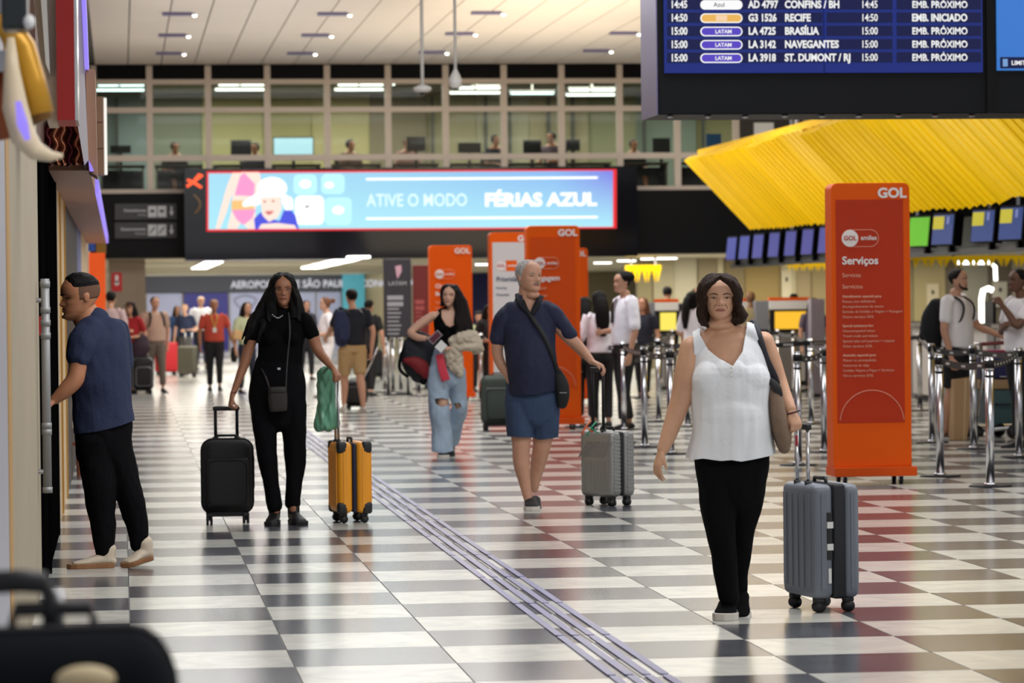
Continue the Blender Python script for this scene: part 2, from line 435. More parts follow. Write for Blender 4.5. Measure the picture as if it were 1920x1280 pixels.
# dark band under the windows, and the wall right of them
struct(Geo().bb((XL, YS-.12, ZB), (XR, YS+.02, ZW)).build('wall_band', BAND))
xr = posts[-1]
struct(Geo().bb((xr, YS-.02, ZW), (PY(1486, 250, YS).x, YS+.1, ZC)).build('wall_brown', mat('brown_wall', hexc(48, 40, 36), .6)))
struct(Geo().bb((PY(1486, 250, YS).x, YS-.05, ZW), (XR, YS+.1, ZC)).build('wall_beige_upper', BEIGE))
a = PY(1414, 230, YS-.05); b = PY(1451, 254, YS-.05)
tag(Geo().bb((a.x, YS-.045, b.z), (b.x, YS-.022, a.z)).build('notice', WHITE), 'white paper notice on the brown wall beside the last window', 'notice')
a = PY(1538, 229, YS-.1); b = PY(1612, 262, YS-.1)
t = thing('wall_sign', 'small dark red sign on the beige wall above the yellow canopy', 'sign', (a.x, YS-.06, b.z))
Geo().bb((0, -.05, 0), (b.x-a.x, 0, a.z-b.z)).build('panel', mat('dark_red', hexc(120, 30, 28), .5), t)
Geo().bb((.1, -.06, .22), (.22, -.05, .27)).build('lettering', WHITE, t)
# ------------------------------------------------------------------ hall under the mezzanine
YE = 104.
struct(Geo().bb((XL, YS, ZB-.02), (XR, YE, ZB+.0)).build('ceiling_back', mat('back_ceiling', hexc(190, 182, 160), .7)))
bw = Geo().bb((XL, YE, 0), (XR, YE+.2, ZB)).build('wall_back', mat('back_wall', hexc(170, 160, 130), .7)); struct(bw)
def onwall(u0, v0, u1, v1, Y, m, nm, par, th=.06):
    a = PY(u0, v0, Y); b = PY(u1, v1, Y)
    return Geo().bb((a.x, Y-th, max(b.z, .0)), (b.x, Y, a.z)).build(nm, m, par)
PALE = mat('pale_panel', hexc(170, 172, 196), .5)
BLUEW = mat('royal_blue_wall', hexc(30, 24, 120), .5)
onwall(272, 513, 642, 546, YE-.12, mat('sign_fascia', hexc(38, 38, 46), .5), 'fascia', bw, .14)
for (a, b, m) in ((275, 342, PALE), (344, 429, BLUEW), (431, 528, PALE), (529, 592, PALE), (593, 640, PALE)):
    onwall(a, 546, b, 676, YE-.02, m, 'panel', bw)
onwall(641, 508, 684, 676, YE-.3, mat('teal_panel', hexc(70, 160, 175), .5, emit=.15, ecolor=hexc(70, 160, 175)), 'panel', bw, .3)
onwall(880, 508, 930, 676, YE-.02, mat('navy_wall', hexc(28, 30, 84), .6), 'panel', bw)
onwall(685, 512, 722, 676, YE-.02, mat('warm_wall', hexc(205, 190, 150), .6), 'panel', bw)
p = PY(433, 541, YE-.3)
text('AEROPORTO DE SÃO PAULO - CONGONHAS', .31, glow('text_dim', (.75, .75, .8), .8), bw, (p.x, YE-.285, p.z+.02), bold=.008, sx=.93)
# cloud shaped emblem on the pale panel
p = PY(460, 566, YE-.1)
Geo().tube([(p.x+.32*math.cos(q)*(1+.15*math.sin(3*q)), YE-.1, p.z+.2*math.sin(q)) for q in [i*PI/12 for i in range(24)]], .025, closed=True).build('emblem', mat('emblem_grey', hexc(140, 140, 160), .5), bw)
# beige pillar with the red extinguisher sign
a = PY(203, 482, YS+.3); b = PY(272, 482, YS+.3)
pil = Geo().bb((a.x, YS+.3, 0), (b.x, YS+1.2, ZB)).build('wall_pillar', BEIGE); struct(pil)
a = PY(209, 511, YS+.28); b = PY(229, 546, YS+.28)
t = thing('extinguisher_sign', 'red fire extinguisher sign on the beige pillar', 'sign', ((a.x+b.x)/2, YS+.3, (a.z+b.z)/2))
W_, H_ = b.x-a.x, a.z-b.z
RED = mat('sign_red', hexc(190, 26, 30), .45)
Geo().prism(rrect(W_, H_, .02), -.02, 0).build('panel', RED, t)
Geo().cyl((0, -.024, -.02), (0, -.018, -.02), .045).build('symbol', WHITE, t)
Geo().bb((-.03, -.024, -.02), (.03, -.018, .13)).build('symbol', WHITE, t)
# lights under the mezzanine
OV = glow('oval_lamp', (1, .98, .92), 5)
def ceil_disc(u, v, w_, lab):
    p = PZ(u, v, ZB-.05)
    if p.y > YE-1: p = PY(u, v, YE-3); p.z = ZB-.05
    r = w_/2/FPX*p.y
    t = thing('ceiling_light', lab, 'lamp', (p.x, p.y, ZB-.02), 0)
    Geo().cyl((0, 0, -.03), (0, 0, 0), r*1.04, n=24).build('rim', WHITE, t)
    Geo().cyl((0, 0, -.05), (0, 0, -.028), r, n=24).build('diffuser', OV, t)
ceil_disc(1130, 492, 34, 'round ceiling light just right of the orange signs')
ceil_disc(1175, 488, 36, 'round ceiling light above the attendant with black hair')
ceil_disc(1214, 484.5, 26, 'round ceiling light between two larger ones')
ceil_disc(1250, 480.6+3, 40, 'large round ceiling light nearest the dark band on the right')
ceil_disc(1212, 496, 28, 'round ceiling light just over the small yellow canopy')
ceil_disc(907, 495, 32, 'round ceiling light between the orange signs')
p = PZ(386, 497, ZB-.05)
t = thing('ceiling_light', 'square bright ceiling light left above the orange topped woman', 'lamp', (p.x, p.y, ZB-.02))
Geo().box((0, 0, -.015), (.42, 13, .03)).build('frame', WHITE, t); Geo().box((0, 0, -.035), (.36, 12.8, .02)).build('diffuser', OV, t)
p = PZ(625, 494, ZB-.05)
t = thing('ceiling_light', 'row of strip lights running away above the long haired woman', 'lamp', (p.x, p.y, ZB-.02))
for k in range(4):
    Geo().box((-.12+.05*k, -7.5+k*5.0, -.02), (.4, 4.2, .04)).build('diffuser', OV, t)
# ------------------------------------------------------------------ yellow louvred canopy over the check-in desks
YEL = mat('yellow_louvre', hexc(250, 206, 0), .5, rand=.06, spec=.15)
XB_, XT_ = 10.66+.0, 9.75
def canopy_pt(u, v, x): return PX(u, v, x)
pb0 = PX(1415, 431, 10.72)
zb_ = pb0.z
XTP = PY(1291, 301, pb0.y).x; ZTP = PY(1291, 301, pb0.y).z
can = thing('canopy', 'long slanting yellow louvred canopy above the check-in desks', 'canopy', (0, 0, 0))
dx, dz = XTP-pb0.x, ZTP-zb_; LN = math.hypot(dx, dz); ang = math.atan2(dz, dx)
nsl = 96; y_end = pb0.y; step = .34
sl = Geo()
# one slat: wide blade with a folded lip, running down the slope
sl.prism([(-.17, 0), (.15, .0), (.17, .035), (.13, .035), (.12, .02), (-.17, .02)], -LN/2, LN/2, 'x')
slm = sl.mesh('slat'); slm.materials.append(YEL)
bmx = bmesh.new(); bmx.from_mesh(slm); bmesh.ops.recalc_face_normals(bmx, faces=bmx.faces); bmx.to_mesh(slm); bmx.free()
rnd = random.Random(3)
for k in range(nsl):
    o = bpy.data.objects.new('slat', slm); COL.objects.link(o); o.parent = can
    y = y_end-.17-k*step
    if k % 4 == 0: base_tw = rnd.choice((0.05, .2, .4, .55)); base_sh = rnd.choice((0, .03, .07))
    tw = base_tw+rnd.uniform(-.06, .06)
    sh = base_sh+rnd.choice((0, .02))
    R1 = Matrix.Rotation(-ang, 4, 'Y'); R2 = Matrix.Rotation(tw, 4, 'X')
    o.matrix_local = Matrix.Translation(((pb0.x+XTP)/2-sh*.3, y, (zb_+ZTP)/2+sh*.5)) @ R1 @ R2
y0_ = y_end-nsl*step
for (x, z, nm) in ((XTP+.1, ZTP+.12, 'beam'), (pb0.x+.12, zb_+.16, 'beam')):
    Geo().box((x+.08, (y_end+y0_)/2, z), (.1, nsl*step-.3, .1)).build(nm, YEL, can)
Geo().prism([(pb0.x+.15, zb_+.2), (XTP+.2, ZTP+.16), (pb0.x+1.6, ZTP+.16), (pb0.x+1.6, zb_+.3)], y0_, y_end-.3, 'y').build('backing', BLACK, can)
area('canopy_fill', (8.6, 46, 1.9), .6, 24, 150, (1, .94, .82), (0, PI+.9, 0))  # unseen lamp added low in the hall to brighten the yellow louvres
# hanging rods of the canopy
for yy in (40, 48, 55): Geo().cyl((11.4, yy, ZTP+.1), (11.4, yy, ZC), .03).build('hanger', STEEL, can)
# small far canopy and the toothed lower fringe
def fringe(nm, lab, u0, u1, v0, v1, Y, n):
    a = PY(u0, v0, Y); b = PY(u1, v1, Y)
    t = thing('canopy_fringe', lab, 'canopy', (a.x, Y, a.z))
    h = a.z-b.z; w_ = (b.x-a.x)/n
    Geo().bb((0, 0, -h*.3), (b.x-a.x, .3, 0)).build('beam', YEL, t)
    for i in range(n):
        Geo().prism([(i*w_+.01, -h*.28), (i*w_+w_*.9, -h*.28), (i*w_+w_*(.25+.5*(i % 2)), -h)], -.02, .04).build('slat', YEL, t)
    for xx in (.1, b.x-a.x-.1):
        Geo().bb((xx-.02, .1, 0), (xx+.02, .14, (ZB if Y > YS else ZC)-a.z)).build('hanger', STEEL, t)
fringe('a', 'small bright yellow canopy hanging far back under the mezzanine', 1176, 1240, 497, 529, 66, 7)
fringe('b', 'toothed yellow louvre edge under the monitors left of the big orange totem', 1478, 1562, 494, 507, 61, 12)
fringe('c', 'toothed yellow louvre edge under the monitors right of the big orange totem', 1712, 1925, 480, 499, 52, 15)
# ------------------------------------------------------------------ monitors over the desks
SCRB = mat('screen_blue', hexc(20, 30, 90), .3, emit=.55, ecolor=hexc(72, 92, 140))
SCRV = mat('screen_violet', hexc(30, 20, 90), .3, emit=.7, ecolor=hexc(80, 84, 150))
SCRG = mat('screen_green', hexc(60, 140, 20), .3, emit=.65, ecolor=hexc(110, 185, 50))
LOGO = glow('logo_yellow', hexc(215, 200, 60), .8)
XM = 10.95
raila = PX(1372, 492, XM); railb = PX(1935, 456, XM)
rl = thing('monitor_rail', 'dark rail carrying the row of check-in monitors', 'rail', (0, 0, 0))
Geo().bb((XM-.03, railb.y, raila.z-.1), (XM+.08, raila.y, raila.z-.02)).build('beam', BLACK, rl)
Geo().bb((XM+.16, railb.y, raila.z-.02), (XM+.2, raila.y, raila.z+.4)).build('backing', BLACK, rl)
for yy in (railb.y+1, 44, 49, 54): Geo().bb((XM+.3, yy, raila.z-.1), (XM+.34, yy+.05, ZC)).build('hanger', BLACK, rl)
Geo().bb((XM+.0, railb.y, raila.z-.06), (XM+.34, raila.y, raila.z-.03)).build('bracket', BLACK, rl)
mon = [(1376, 0), (1400, 0), (1426, 0), (1456, 0), (1487, 0), (1519, 0), (1551, 0), (1729, 2), (1774, 1), (1849, 1), (1902, 1)]
names = ['leftmost small violet blue monitor of the row over the desks', 'second small violet blue monitor from the left end of the row', 'third small violet blue monitor from the left end of the row',
 'fourth small violet blue monitor from the left end of the row', 'fifth small violet blue monitor from the left end of the row', 'violet blue monitor one before the big orange totem', 'violet blue monitor touching the left edge of the big orange totem',
 'green monitor just right of the big orange totem', 'blue monitor with yellow square next to the green monitor', 'blue monitor with yellow square, third from the big totem', 'blue monitor with yellow square at the right picture edge']
for (u, kind), lb in zip(mon, names):
    k = (u-225)/1700.
    p = PX(u, 466-(u-1376)*.083, XM-.12)
    z0, z1 = raila.z+.0, raila.z+.43
    hw = .23 if u > 1700 else .18
    t = thing('monitor', lb, 'monitor', (XM-.14, p.y, (z0+z1)/2+.02), -1.25 if u < 1700 else -1.15, 'check-in monitors under the yellow canopy')
    T = Matrix.Rotation(-.12, 3, 'X')
    Geo().box((0, .05, 0), (hw*2, .15, z1-z0), T).build('housing', BLACK, t)
    Geo().box((0, -.028, .0), (hw*2-.04, .012, z1-z0-.04), T).build('screen', (SCRV, SCRB, SCRG)[kind], t)
    Geo().bb((.03, .02, -.3), (.07, .12, 0)).build('bracket', BLACK, t)
    if kind == 0: Geo().box((0, -.038, -.09), (hw*2-.06, .004, .2), T).build('picture', mat('screen_pale', hexc(30, 40, 70), .3, emit=.4, ecolor=hexc(110, 130, 170)), t)
    if kind == 1:
        Geo().box((-.07, -.045, .09), (.22, .006, .17), T).build('logo', LOGO, t)
        Geo().box((.13, -.045, .12), (.04, .006, .1), T).build('logo', mat('screen_pale2', hexc(30, 40, 70), .3, emit=.6, ecolor=hexc(150, 160, 220)), t)
# ------------------------------------------------------------------ departure board
YD = 26.
A = PY(1235, 215, YD); Bz = A.z
bx1 = PY(2300, 210, YD).x
brd = thing('departure_board', 'large hanging blue departure board with white flight rows', 'display', (A.x, YD, Bz))
hh = 2.6
Geo().bb((0, 0, 0), (bx1-A.x, .82, hh)).build('housing', mat('board_black', hexc(20, 22, 26), .5, spec=.15), brd, bevel=.01)
Geo().bb((-.012, .02, .0), (-.002, .8, hh)).build('side_panel', mat('board_side', hexc(120, 112, 150), .3, .6), brd)
sxa = PY(1246, 137, YD-.02); sxb = PY(1843, 137, YD-.02)
x0_, x1_ = sxa.x-A.x, sxb.x-A.x; zs = sxa.z-Bz
SB = mat('board_blue', hexc(10, 18, 70), .35, emit=.42, ecolor=hexc(40, 62, 160), spec=.2)
SD = mat('board_row', hexc(10, 14, 50), .35, emit=.32, ecolor=hexc(26, 36, 96), spec=.2)
xm_ = PY(1545, 60, YD-.02).x-A.x
Geo().bb((x0_, -.02, zs), (xm_-.004, 0, hh-.1)).build('screen', SB, brd)
Geo().bb((xm_+.004, -.02, zs), (x1_, 0, hh-.1)).build('screen', SB, brd)
x2_ = PY(1869, 60, YD-.02).x-A.x
z2_ = PY(1869, 132, YD-.02).z-Bz
Geo().bb((x2_, -.02, z2_), (x2_+1.9, 0, hh-.1)).build('screen', mat('board_cyan', hexc(20, 60, 140), .35, emit=.7, ecolor=hexc(50, 125, 205), var=.0), brd)
xg = PY(1856, 60, YD).x-A.x
Geo().bb((xg-.035, -.03, 0), (xg+.035, 0, hh)).build('joint_strip', BLACK, brd)
px_m = YD/FPX
rows = [('14:20', 'a', 'AD 4012', 'CURITIBA', '14:20', 'EMB. PRÓXIMO'), ('14:45', 'a', 'AD 4797', 'CONFINS / BH', '14:45', 'EMB. PRÓXIMO'), ('14:50', 'g', 'G3 1526', 'RECIFE', '14:50', 'EMB. INICIADO'), ('15:00', 'l', 'LA 4725', 'BRASÍLIA', '15:00', 'EMB. PRÓXIMO'),
        ('15:00', 'l', 'LA 3142', 'NAVEGANTES', '15:00', 'EMB. PRÓXIMO'), ('15:00', 'l', 'LA 3918', 'ST. DUMONT / RJ', '15:00', 'EMB. PRÓXIMO')][1:]
vrow = [9, 34, 59, 84, 109]
PILL = {'a': glow('pill_white', (1, 1, 1), .95), 'g': glow('pill_orange', hexc(240, 185, 90), .95), 'l': glow('pill_violet', hexc(90, 70, 200), .9)}
for (t1, al, fl, ci_, t2, st), v in zip(rows, vrow):
    z = PY(1300, v, YD-.03).z-Bz
    for (ua, ub) in ((1250, 1541), (1549, 1672), (1680, 1838)):
        xa = PY(ua, v, YD).x-A.x; xb = PY(ub, v, YD).x-A.x
        Geo().bb((xa, -.024, z-.036), (xb, -.02, z+.045)).build('row_strip', SD, brd)
    for s_, u, bo in ((t1, 1256, .002), (fl, 1402, .0025), (ci_, 1470, .0025), (t2, 1613, .001), (st, 1708, .0025)):
        x = PY(u, v, YD).x-A.x
        if 'Ó' in s_:
            text(s_, .072, TWHITE, brd, (x+.003, -.0275, z-.0235), bold=0, sx=.93); text(s_, .072, TWHITE, brd, (x+.0015, -.0285, z-.025), bold=0, sx=.93); bo = 0
        text(s_, .072, TWHITE, brd, (x, -.027, z-.024), bold=bo, sx={1256: .86, 1402: .9, 1470: .97, 1613: .86, 1708: .93}[u]).scale.y = 1.14
    xa = PY(1312, v, YD).x-A.x; xb = PY(1391, v, YD).x-A.x; xc = (xa+xb)/2
    g = Geo(); g.prism([(xc+p[0], z+p[1]) for p in rrect(xb-xa, .076, .037)], -.028, -.024); g.build('logo', PILL['a'], brd)
    g = Geo(); g.prism([(xc+p[0], z+p[1]) for p in rrect(xb-xa-.02, .058, .028)], -.031, -.0282); g.build('logo', PILL[al], brd)
    if al == 'l': text('LATAM', .042, TWHITE, brd, (xc+.015, -.034, z-.015), bold=.001, align='CENTER')
    if al == 'a': text('Azul', .05, DARK, brd, (xc-.02, -.034, z-.016), align='CENTER')
    if al == 'g': Geo().bb((xc-.045, -.034, z-.022), (xc+.045, -.031, z+.022)).build('logo', glow('pill_peach', hexc(250, 215, 175), .95), brd)
xq = PY(1874, 118, YD).x-A.x; zq = PY(1874, 118, YD).z-Bz
Geo().bb((xq, -.026, zq-.045), (xq+.9, -.02, zq+.045)).build('row_strip', SD, brd)
Geo().bb((xq+.02, -.03, zq-.03), (xq+.06, -.026, zq+.03)).build('logo', mat('icon_blue', hexc(110, 150, 200), .5, emit=.5, ecolor=hexc(110, 150, 200)), brd)
text('LIMITES', .05, TWHITE, brd, (xq+.09, -.03, zq-.018), bold=.001)
for x in (.9, 3.2): Geo().cyl((x, .4, hh), (x, .4, ZC-Bz), .05).build('hanger', STEEL, brd)
# little cable ends and clips along the underside
for i in range(9):
    x = .1+i*.31
    Geo().ell((x, .05+.03*(i % 3), -.012), (.03, .04, .015), n=8, m=6).build('clip', STEEL, brd)
# ------------------------------------------------------------------ LED banner
YL = YS-1.3
a = PY(345, 316, YL); b = PY(1196, 480, YL)
ban = thing('led_banner', 'long bright blue LED banner reading ATIVE O MODO FÉRIAS AZUL', 'screen', (a.x, YL, b.z))
W_, H_ = b.x-a.x, a.z-b.z
Geo().bb((0, 0, 0), (W_, 1.17, H_)).build('housing', BLACKG, ban)
def bp(u, v, y=0): q = PY(u, v, YL+y); return (q.x-a.x, q.z-b.z)
def bpoly(pts, m, d, nm='picture'):
    return Geo().prism([bp(*p) for p in pts], -.03-d*.004-.003, -.03-d*.004).build(nm, m, ban)
REDG = glow('red_edge', hexc(240, 40, 50), 1.0)
bpoly([(387, 321), (1156, 317), (1156, 428), (387, 434)], REDG, -6, 'frame')
def grad(name, stops, s):
    m = bpy.data.materials.new(name); m.use_nodes = True; N = m.node_tree.nodes; L = m.node_tree.links
    bs = N['Principled BSDF']; bs.inputs['Base Color'].default_value = (.01, .01, .01, 1)
    tc = N.new('ShaderNodeTexCoord'); sp = N.new('ShaderNodeSeparateXYZ'); L.new(tc.outputs['Generated'], sp.inputs[0])
    cr = N.new('ShaderNodeValToRGB'); L.new(sp.outputs[0], cr.inputs[0])
    while len(cr.color_ramp.elements) < len(stops): cr.color_ramp.elements.new(.5)
    for e_, (p, c) in zip(cr.color_ramp.elements, stops): e_.position = p; e_.color = (*c, 1)
    cr2 = N.new('ShaderNodeMix'); cr2.data_type = 'RGBA'; L.new(sp.outputs[2], cr2.inputs[0])
    L.new(cr.outputs[0], cr2.inputs[7]); cr2.inputs[6].default_value = (*hexc(170, 235, 250), 1)
    L.new(cr2.outputs[2], bs.inputs['Emission Color']); bs.inputs['Emission Strength'].default_value = s
    return m
bpoly([(391, 325), (1149, 320), (1149, 425), (391, 430)], grad('banner_sky', [(0, hexc(165, 222, 245)), (.45, hexc(150, 208, 240)), (.85, hexc(130, 182, 240)), (1, hexc(120, 120, 230))], 1.0), -4, 'screen')
G_ = lambda n, c, s=1.15: glow('ad_'+n, hexc(*c), s)
SKN = G_('skin', (252, 222, 208)); PINK = G_('pink', (240, 150, 200)); WH = G_('white', (255, 255, 255), 1.3); BLU = G_('blue', (70, 80, 215)); CYA = G_('cyan', (185, 240, 250)); TAN = G_('tan', (240, 190, 120))
def circ(u, v, ru, rv, n=20): return [(u+ru*math.cos(2*PI*i/n), v+rv*math.sin(2*PI*i/n)) for i in range(n)]
bpoly([(436, 324), (456, 324), (448, 342), (432, 372), (424, 400), (412, 429), (404, 429), (414, 390), (425, 350)], SKN, 0)
bpoly([(452, 323), (486, 323), (492, 350), (482, 372), (478, 400), (486, 429), (466, 429), (452, 416), (444, 429), (426, 429), (434, 396), (436, 368), (446, 345)], SKN, 1)
bpoly([(450, 330), (458, 324), (478, 345), (476, 368), (440, 366), (444, 350)], PINK, 2)
bpoly([(434, 394), (480, 392), (472, 410), (456, 422), (444, 412)], PINK, 3)
bpoly([(434, 376), (476, 376), (476, 393), (434, 394)], TAN, 2)
bpoly(circ(510, 353, 28, 21), WH, 4); bpoly([(484, 360), (454, 380), (456, 388), (486, 384), (500, 366)], WH, 4.3)
bpoly([(530, 362), (548, 372), (550, 392), (536, 396), (528, 378)], WH, 4.3)
bpoly([(478, 430), (476, 410), (488, 398), (506, 410), (524, 414), (532, 394), (546, 394), (554, 404), (560, 429)], BLU, 5)
bpoly([(488, 370), (525, 368), (528, 390), (520, 408), (504, 416), (492, 404)], SKN, 6)
bpoly(circ(496, 378, 3, 2, 8), G_('brown', (170, 120, 100), 1), 7); bpoly(circ(512, 377, 3, 2, 8), G_('brown', (170, 120, 100), 1), 7)
bpoly([(496, 396), (514, 395), (508, 402), (501, 403)], G_('smile', (215, 120, 120), 1), 7)
bpoly([(484, 429), (490, 420), (520, 418), (552, 422), (556, 429)], SKN, 7)
for (u, v, w_, h_, m, d) in ((572, 346, 44, 38, CYA, 1), (624, 345, 44, 38, CYA, 1), (580, 394, 54, 54, WH, 2), (634, 396, 50, 52, CYA, 1)):
    bpoly([(u+p[0], v+p[1]) for p in rrect(w_, h_, 10)], m, d)
bpoly(circ(572, 345, 11, 8), WH, 3); bpoly(circ(617, 347, 9, 6), WH, 3); bpoly(circ(634, 394, 11, 8), WH, 3)
bpoly([(571, 387), (580, 384), (579, 388), (572, 390)], DARK, 4)
for (v0, v1) in ((334, 338), (408, 412)): bpoly([(686, v0), (1120, v0-3), (1120, v1-3), (686, v1)], WH, 2, 'line')
q = bp(687, 387); text('ATIVE O MODO', .335, G_('text', (225, 250, 255), 1.15), ban, (q[0], -.05, q[1]), bold=.003, sx=.8)
q = bp(908, 386); text('FÉRIAS AZUL', .335, WH, ban, (q[0], -.05, q[1]), bold=.014, sx=1.12)
# orange airplane like neon mark on the black housing
q = bp(365, 340)
g = Geo(); ORN = glow('neon_orange', hexc(255, 90, 50), 1.6)
for (x0, y0, x1, y1) in ((-.15, -.1, .15, .12), (-.02, -.02, .13, -.12), (-.14, .03, -.02, -.02), (.0, .03, .1, .14)):
    g.tube([(q[0]+x0, -.03, q[1]+y0), (q[0]+x1, -.03, q[1]+y1)], .028, 8)
g.build('neon_mark', ORN, ban)
g = Geo(); g.tube([(q[0]-.02+.0*i+.12*math.sin(i*.6), -.02, q[1]-.25-.07*i) for i in range(6)], .02, 8); g.build('emblem', mat('dull_gold', hexc(110, 84, 50), .4), ban)
# direction signs
for k, (v0, v1, lb) in enumerate(((382, 411, 'upper dark direction sign with pictograms left of the LED banner'), (417, 446, 'lower dark direction sign with pictograms left of the LED banner'))):
    a2 = PY(215, v0, YS-.2); b2 = PY(331, v1, YS-.2)
    t = thing('direction_sign', lb, 'sign', (a2.x, YS-.14, b2.z), 0, 'direction signs on the black band')
    w_, h_ = b2.x-a2.x, a2.z-b2.z
    Geo().bb((0, -.05, 0), (w_, 0.02, h_)).build('panel', mat('sign_grey', hexc(50, 50, 53), .5), t)
    PG = mat('pictogram_grey', hexc(165, 165, 165), .5, emit=.15, ecolor=(.6, .6, .6))
    for j in range(2):
        x = w_*(.54+.155*j)
        Geo().bb((x, -.06, h_*.15), (x+w_*.14, -.05, h_*.85)).build('pictogram', PG, t)
        if k == 0: Geo().bb((x+.04, -.064, h_*.45), (x+.12, -.06, h_*.6)).build('symbol', DARK, t)
        else: Geo().tube([(x+.03, -.062, h_*.3), (x+.13, -.062, h_*.7)], .012, 6).build('symbol', DARK, t)
    x = w_*.92
    Geo().prism([(x-.045, h_*.5), (x+.045, h_*.5), (x, h_*.2)], -.06, -.05).build('arrow', PG, t)
    Geo().bb((x-.015, -.06, h_*.48), (x+.015, -.05, h_*.82)).build('arrow', PG, t)
    text(('Desembarque', 'Estacionamento')[k], .075, PG, t, (w_*.51, -.055, h_*.5), align='RIGHT', bold=.001)
    text(('Arrivals', 'Parking lot')[k], .05, PG, t, (w_*.51, -.055, h_*.25), align='RIGHT')
# ------------------------------------------------------------------ cameras on poles
for (u, v, kind, lb) in ((792, 168, 0, 'flat white dome camera on the left ceiling pole'), (854, 152, 1, 'bulb shaped white dome camera on the right ceiling pole')):
    p = PY(u, v, 42)
    t = thing('security_camera', lb, 'camera', (p.x, p.y, p.z))
    if kind == 0:
        Geo().cyl((0, 0, .06), (0, 0, ZC-p.z), .022).build('pole', WHITE, t, True)
        Geo().loft([((0, 0, .05), .06, .06), ((0, 0, .03), .11, .11), ((0, 0, 0), .115, .115), ((0, 0, -.015), .1, .1)], n=24, cap='flat').build('housing', WHITE, t, True)
        Geo().ell((0, 0, -.03), (.05, .05, .04)).build('dome', BLACKG, t, True)
    else:
        Geo().cyl((0, 0, .1), (0, 0, ZC-p.z), .02).build('pole', WHITE, t, True)
        Geo().loft([((0, 0, .13), .03, .03), ((0, 0, .06), .065, .065), ((0, 0, 0), .085, .085), ((0, 0, -.03), .08, .08)], n=24).build('housing', WHITE, t, True)
        Geo().ell((0, 0, -.05), (.065, .065, .065)).build('dome', BLACKG, t, True)
# ------------------------------------------------------------------ orange totems
OR1 = mat('totem_orange', hexc(230, 90, 4), .45, spec=.15)
OR2 = mat('totem_panel_red', hexc(184, 50, 14), .4, spec=.2)
OR3 = mat('totem_panel_orange', hexc(212, 76, 8), .4, spec=.2)
LG = mat('totem_white_panel', hexc(205, 200, 200), .45)
TW = mat('print_white', hexc(235, 230, 228), .5)
TP = mat('print_pale', hexc(232, 170, 140), .5)
TGR = mat('print_grey', hexc(95, 100, 120), .5)
def totem(u, v, wpx, vtop, lab, panel, title, subs, kind=0, yaw=0.):
    p = PZ(u, v); k = (p-CAM).dot(FWD)/FPX
    w_ = wpx*k; h_ = PD(u, vtop, (p-CAM).dot(FWD)).z
    t = thing('totem', lab, 'sign totem', (p.x, p.y, 0), yaw, 'orange airline totems in the hall')
    D = .24
    o = Geo().prism([(q[0], q[1]+.14+(h_-.14)/2) for q in rrect(w_, h_-.14, .05, corners=(1, 1, 0, 0))], 0, D).build('body', OR1, t, bevel=.006)
    Geo().bb((-w_/2-.0, -.05, .065), (w_/2+.03, D+.05, .14)).build('base', mat('totem_base', hexc(214, 80, 6), .45, spec=.2), t, bevel=.006)
    for sx in (-1, 1):
        for yy in (0.0, D):
            g = Geo(); x = sx*(w_/2-.09)
            g.cyl((x-.012, yy, .032), (x+.012, yy, .032), .032); g.build('caster', DARK, t, True)
            Geo().bb((x-.02, yy-.012, .035), (x+.02, yy+.012, .066)).build('bracket', STEEL, t)
    ph0, ph1 = h_*.205, h_-.13*h_/2.35
    if kind != 2:
        Geo().bb((-w_/2+.035, -.006, ph0+.0), (w_/2-.055, 0, ph1)).build('panel', panel, t)
    x0 = -w_/2+.08
    s = w_/.62
    text('GOL', .105*s, TW, t, (w_/2-.03, -.008, h_-.115), bold=.004, align='RIGHT', sx=1.05)
    zc = h_-.43*h_/2.35
    g = Geo().prism([(x0+.065*s+q[0]*s, zc+q[1]*s) for q in rrect(.13, .13, .0649)], -.012, -.007); g.build('logo', TW if kind != 1 else mat('logo_ring', hexc(225, 215, 215), .5), t)
    text('GOL', .05*s, OR2, t, (x0+.065*s, -.014, zc-.016), align='CENTER', bold=.001)
    if kind == 1: Geo().bb((x0+.13*s, -.01, zc-.07*s), (x0+.27*s, -.007, zc+.07*s)).build('logo', OR1, t)
    g = Geo(); pr = [(x0+.145*s+q[0]*s, -.009, zc+q[1]*s) for q in rrect(.29, .13, .0649, n=8)]
    g.tube(pr, .0022, 6, closed=True); g.build('outline', TP, t)
    text('smiles', .052*s, TW, t, (x0+.212*s, -.012, zc-.014), align='CENTER', bold=.0005)
    z = zc-.2*s
    if kind == 2:
        for l_ in title.split('|'):
            text(l_, .08*s, TW, t, (x0, -.012, z), bold=.002); z -= .11*s
    else:
        text(title, .085*s, TW if kind == 0 else TGR, t, (x0, -.012, z-.0), bold=.002); z -= .1*s
    for l_ in subs[:2]:
        text(l_, .045*s, TP if kind != 1 else TGR, t, (x0, -.012, z)); z -= .088*s
    z += .018*s
    for blk in subs[2:]:
        for i, l_ in enumerate(blk.split('|')):
            text(l_, .028*s, TP if kind != 1 else TGR, t, (x0, -.012, z), bold=.0006 if i == 0 else 0.); z -= .0395*s
        z -= .03*s
    if kind == 0:
        g = Geo(); R_ = w_*.40; zc_ = ph0+.0
        g.tube([((-w_/2+.035+w_-.055-.035)/2*0-.005+R_*1.02*math.cos(q), -.009, zc_+R_*1.02*math.sin(q)+.0) for q in [PI*.03+i*PI*.94/24 for i in range(25)]], .0025, 6); g.build('arc_line', TP, t)
    return t
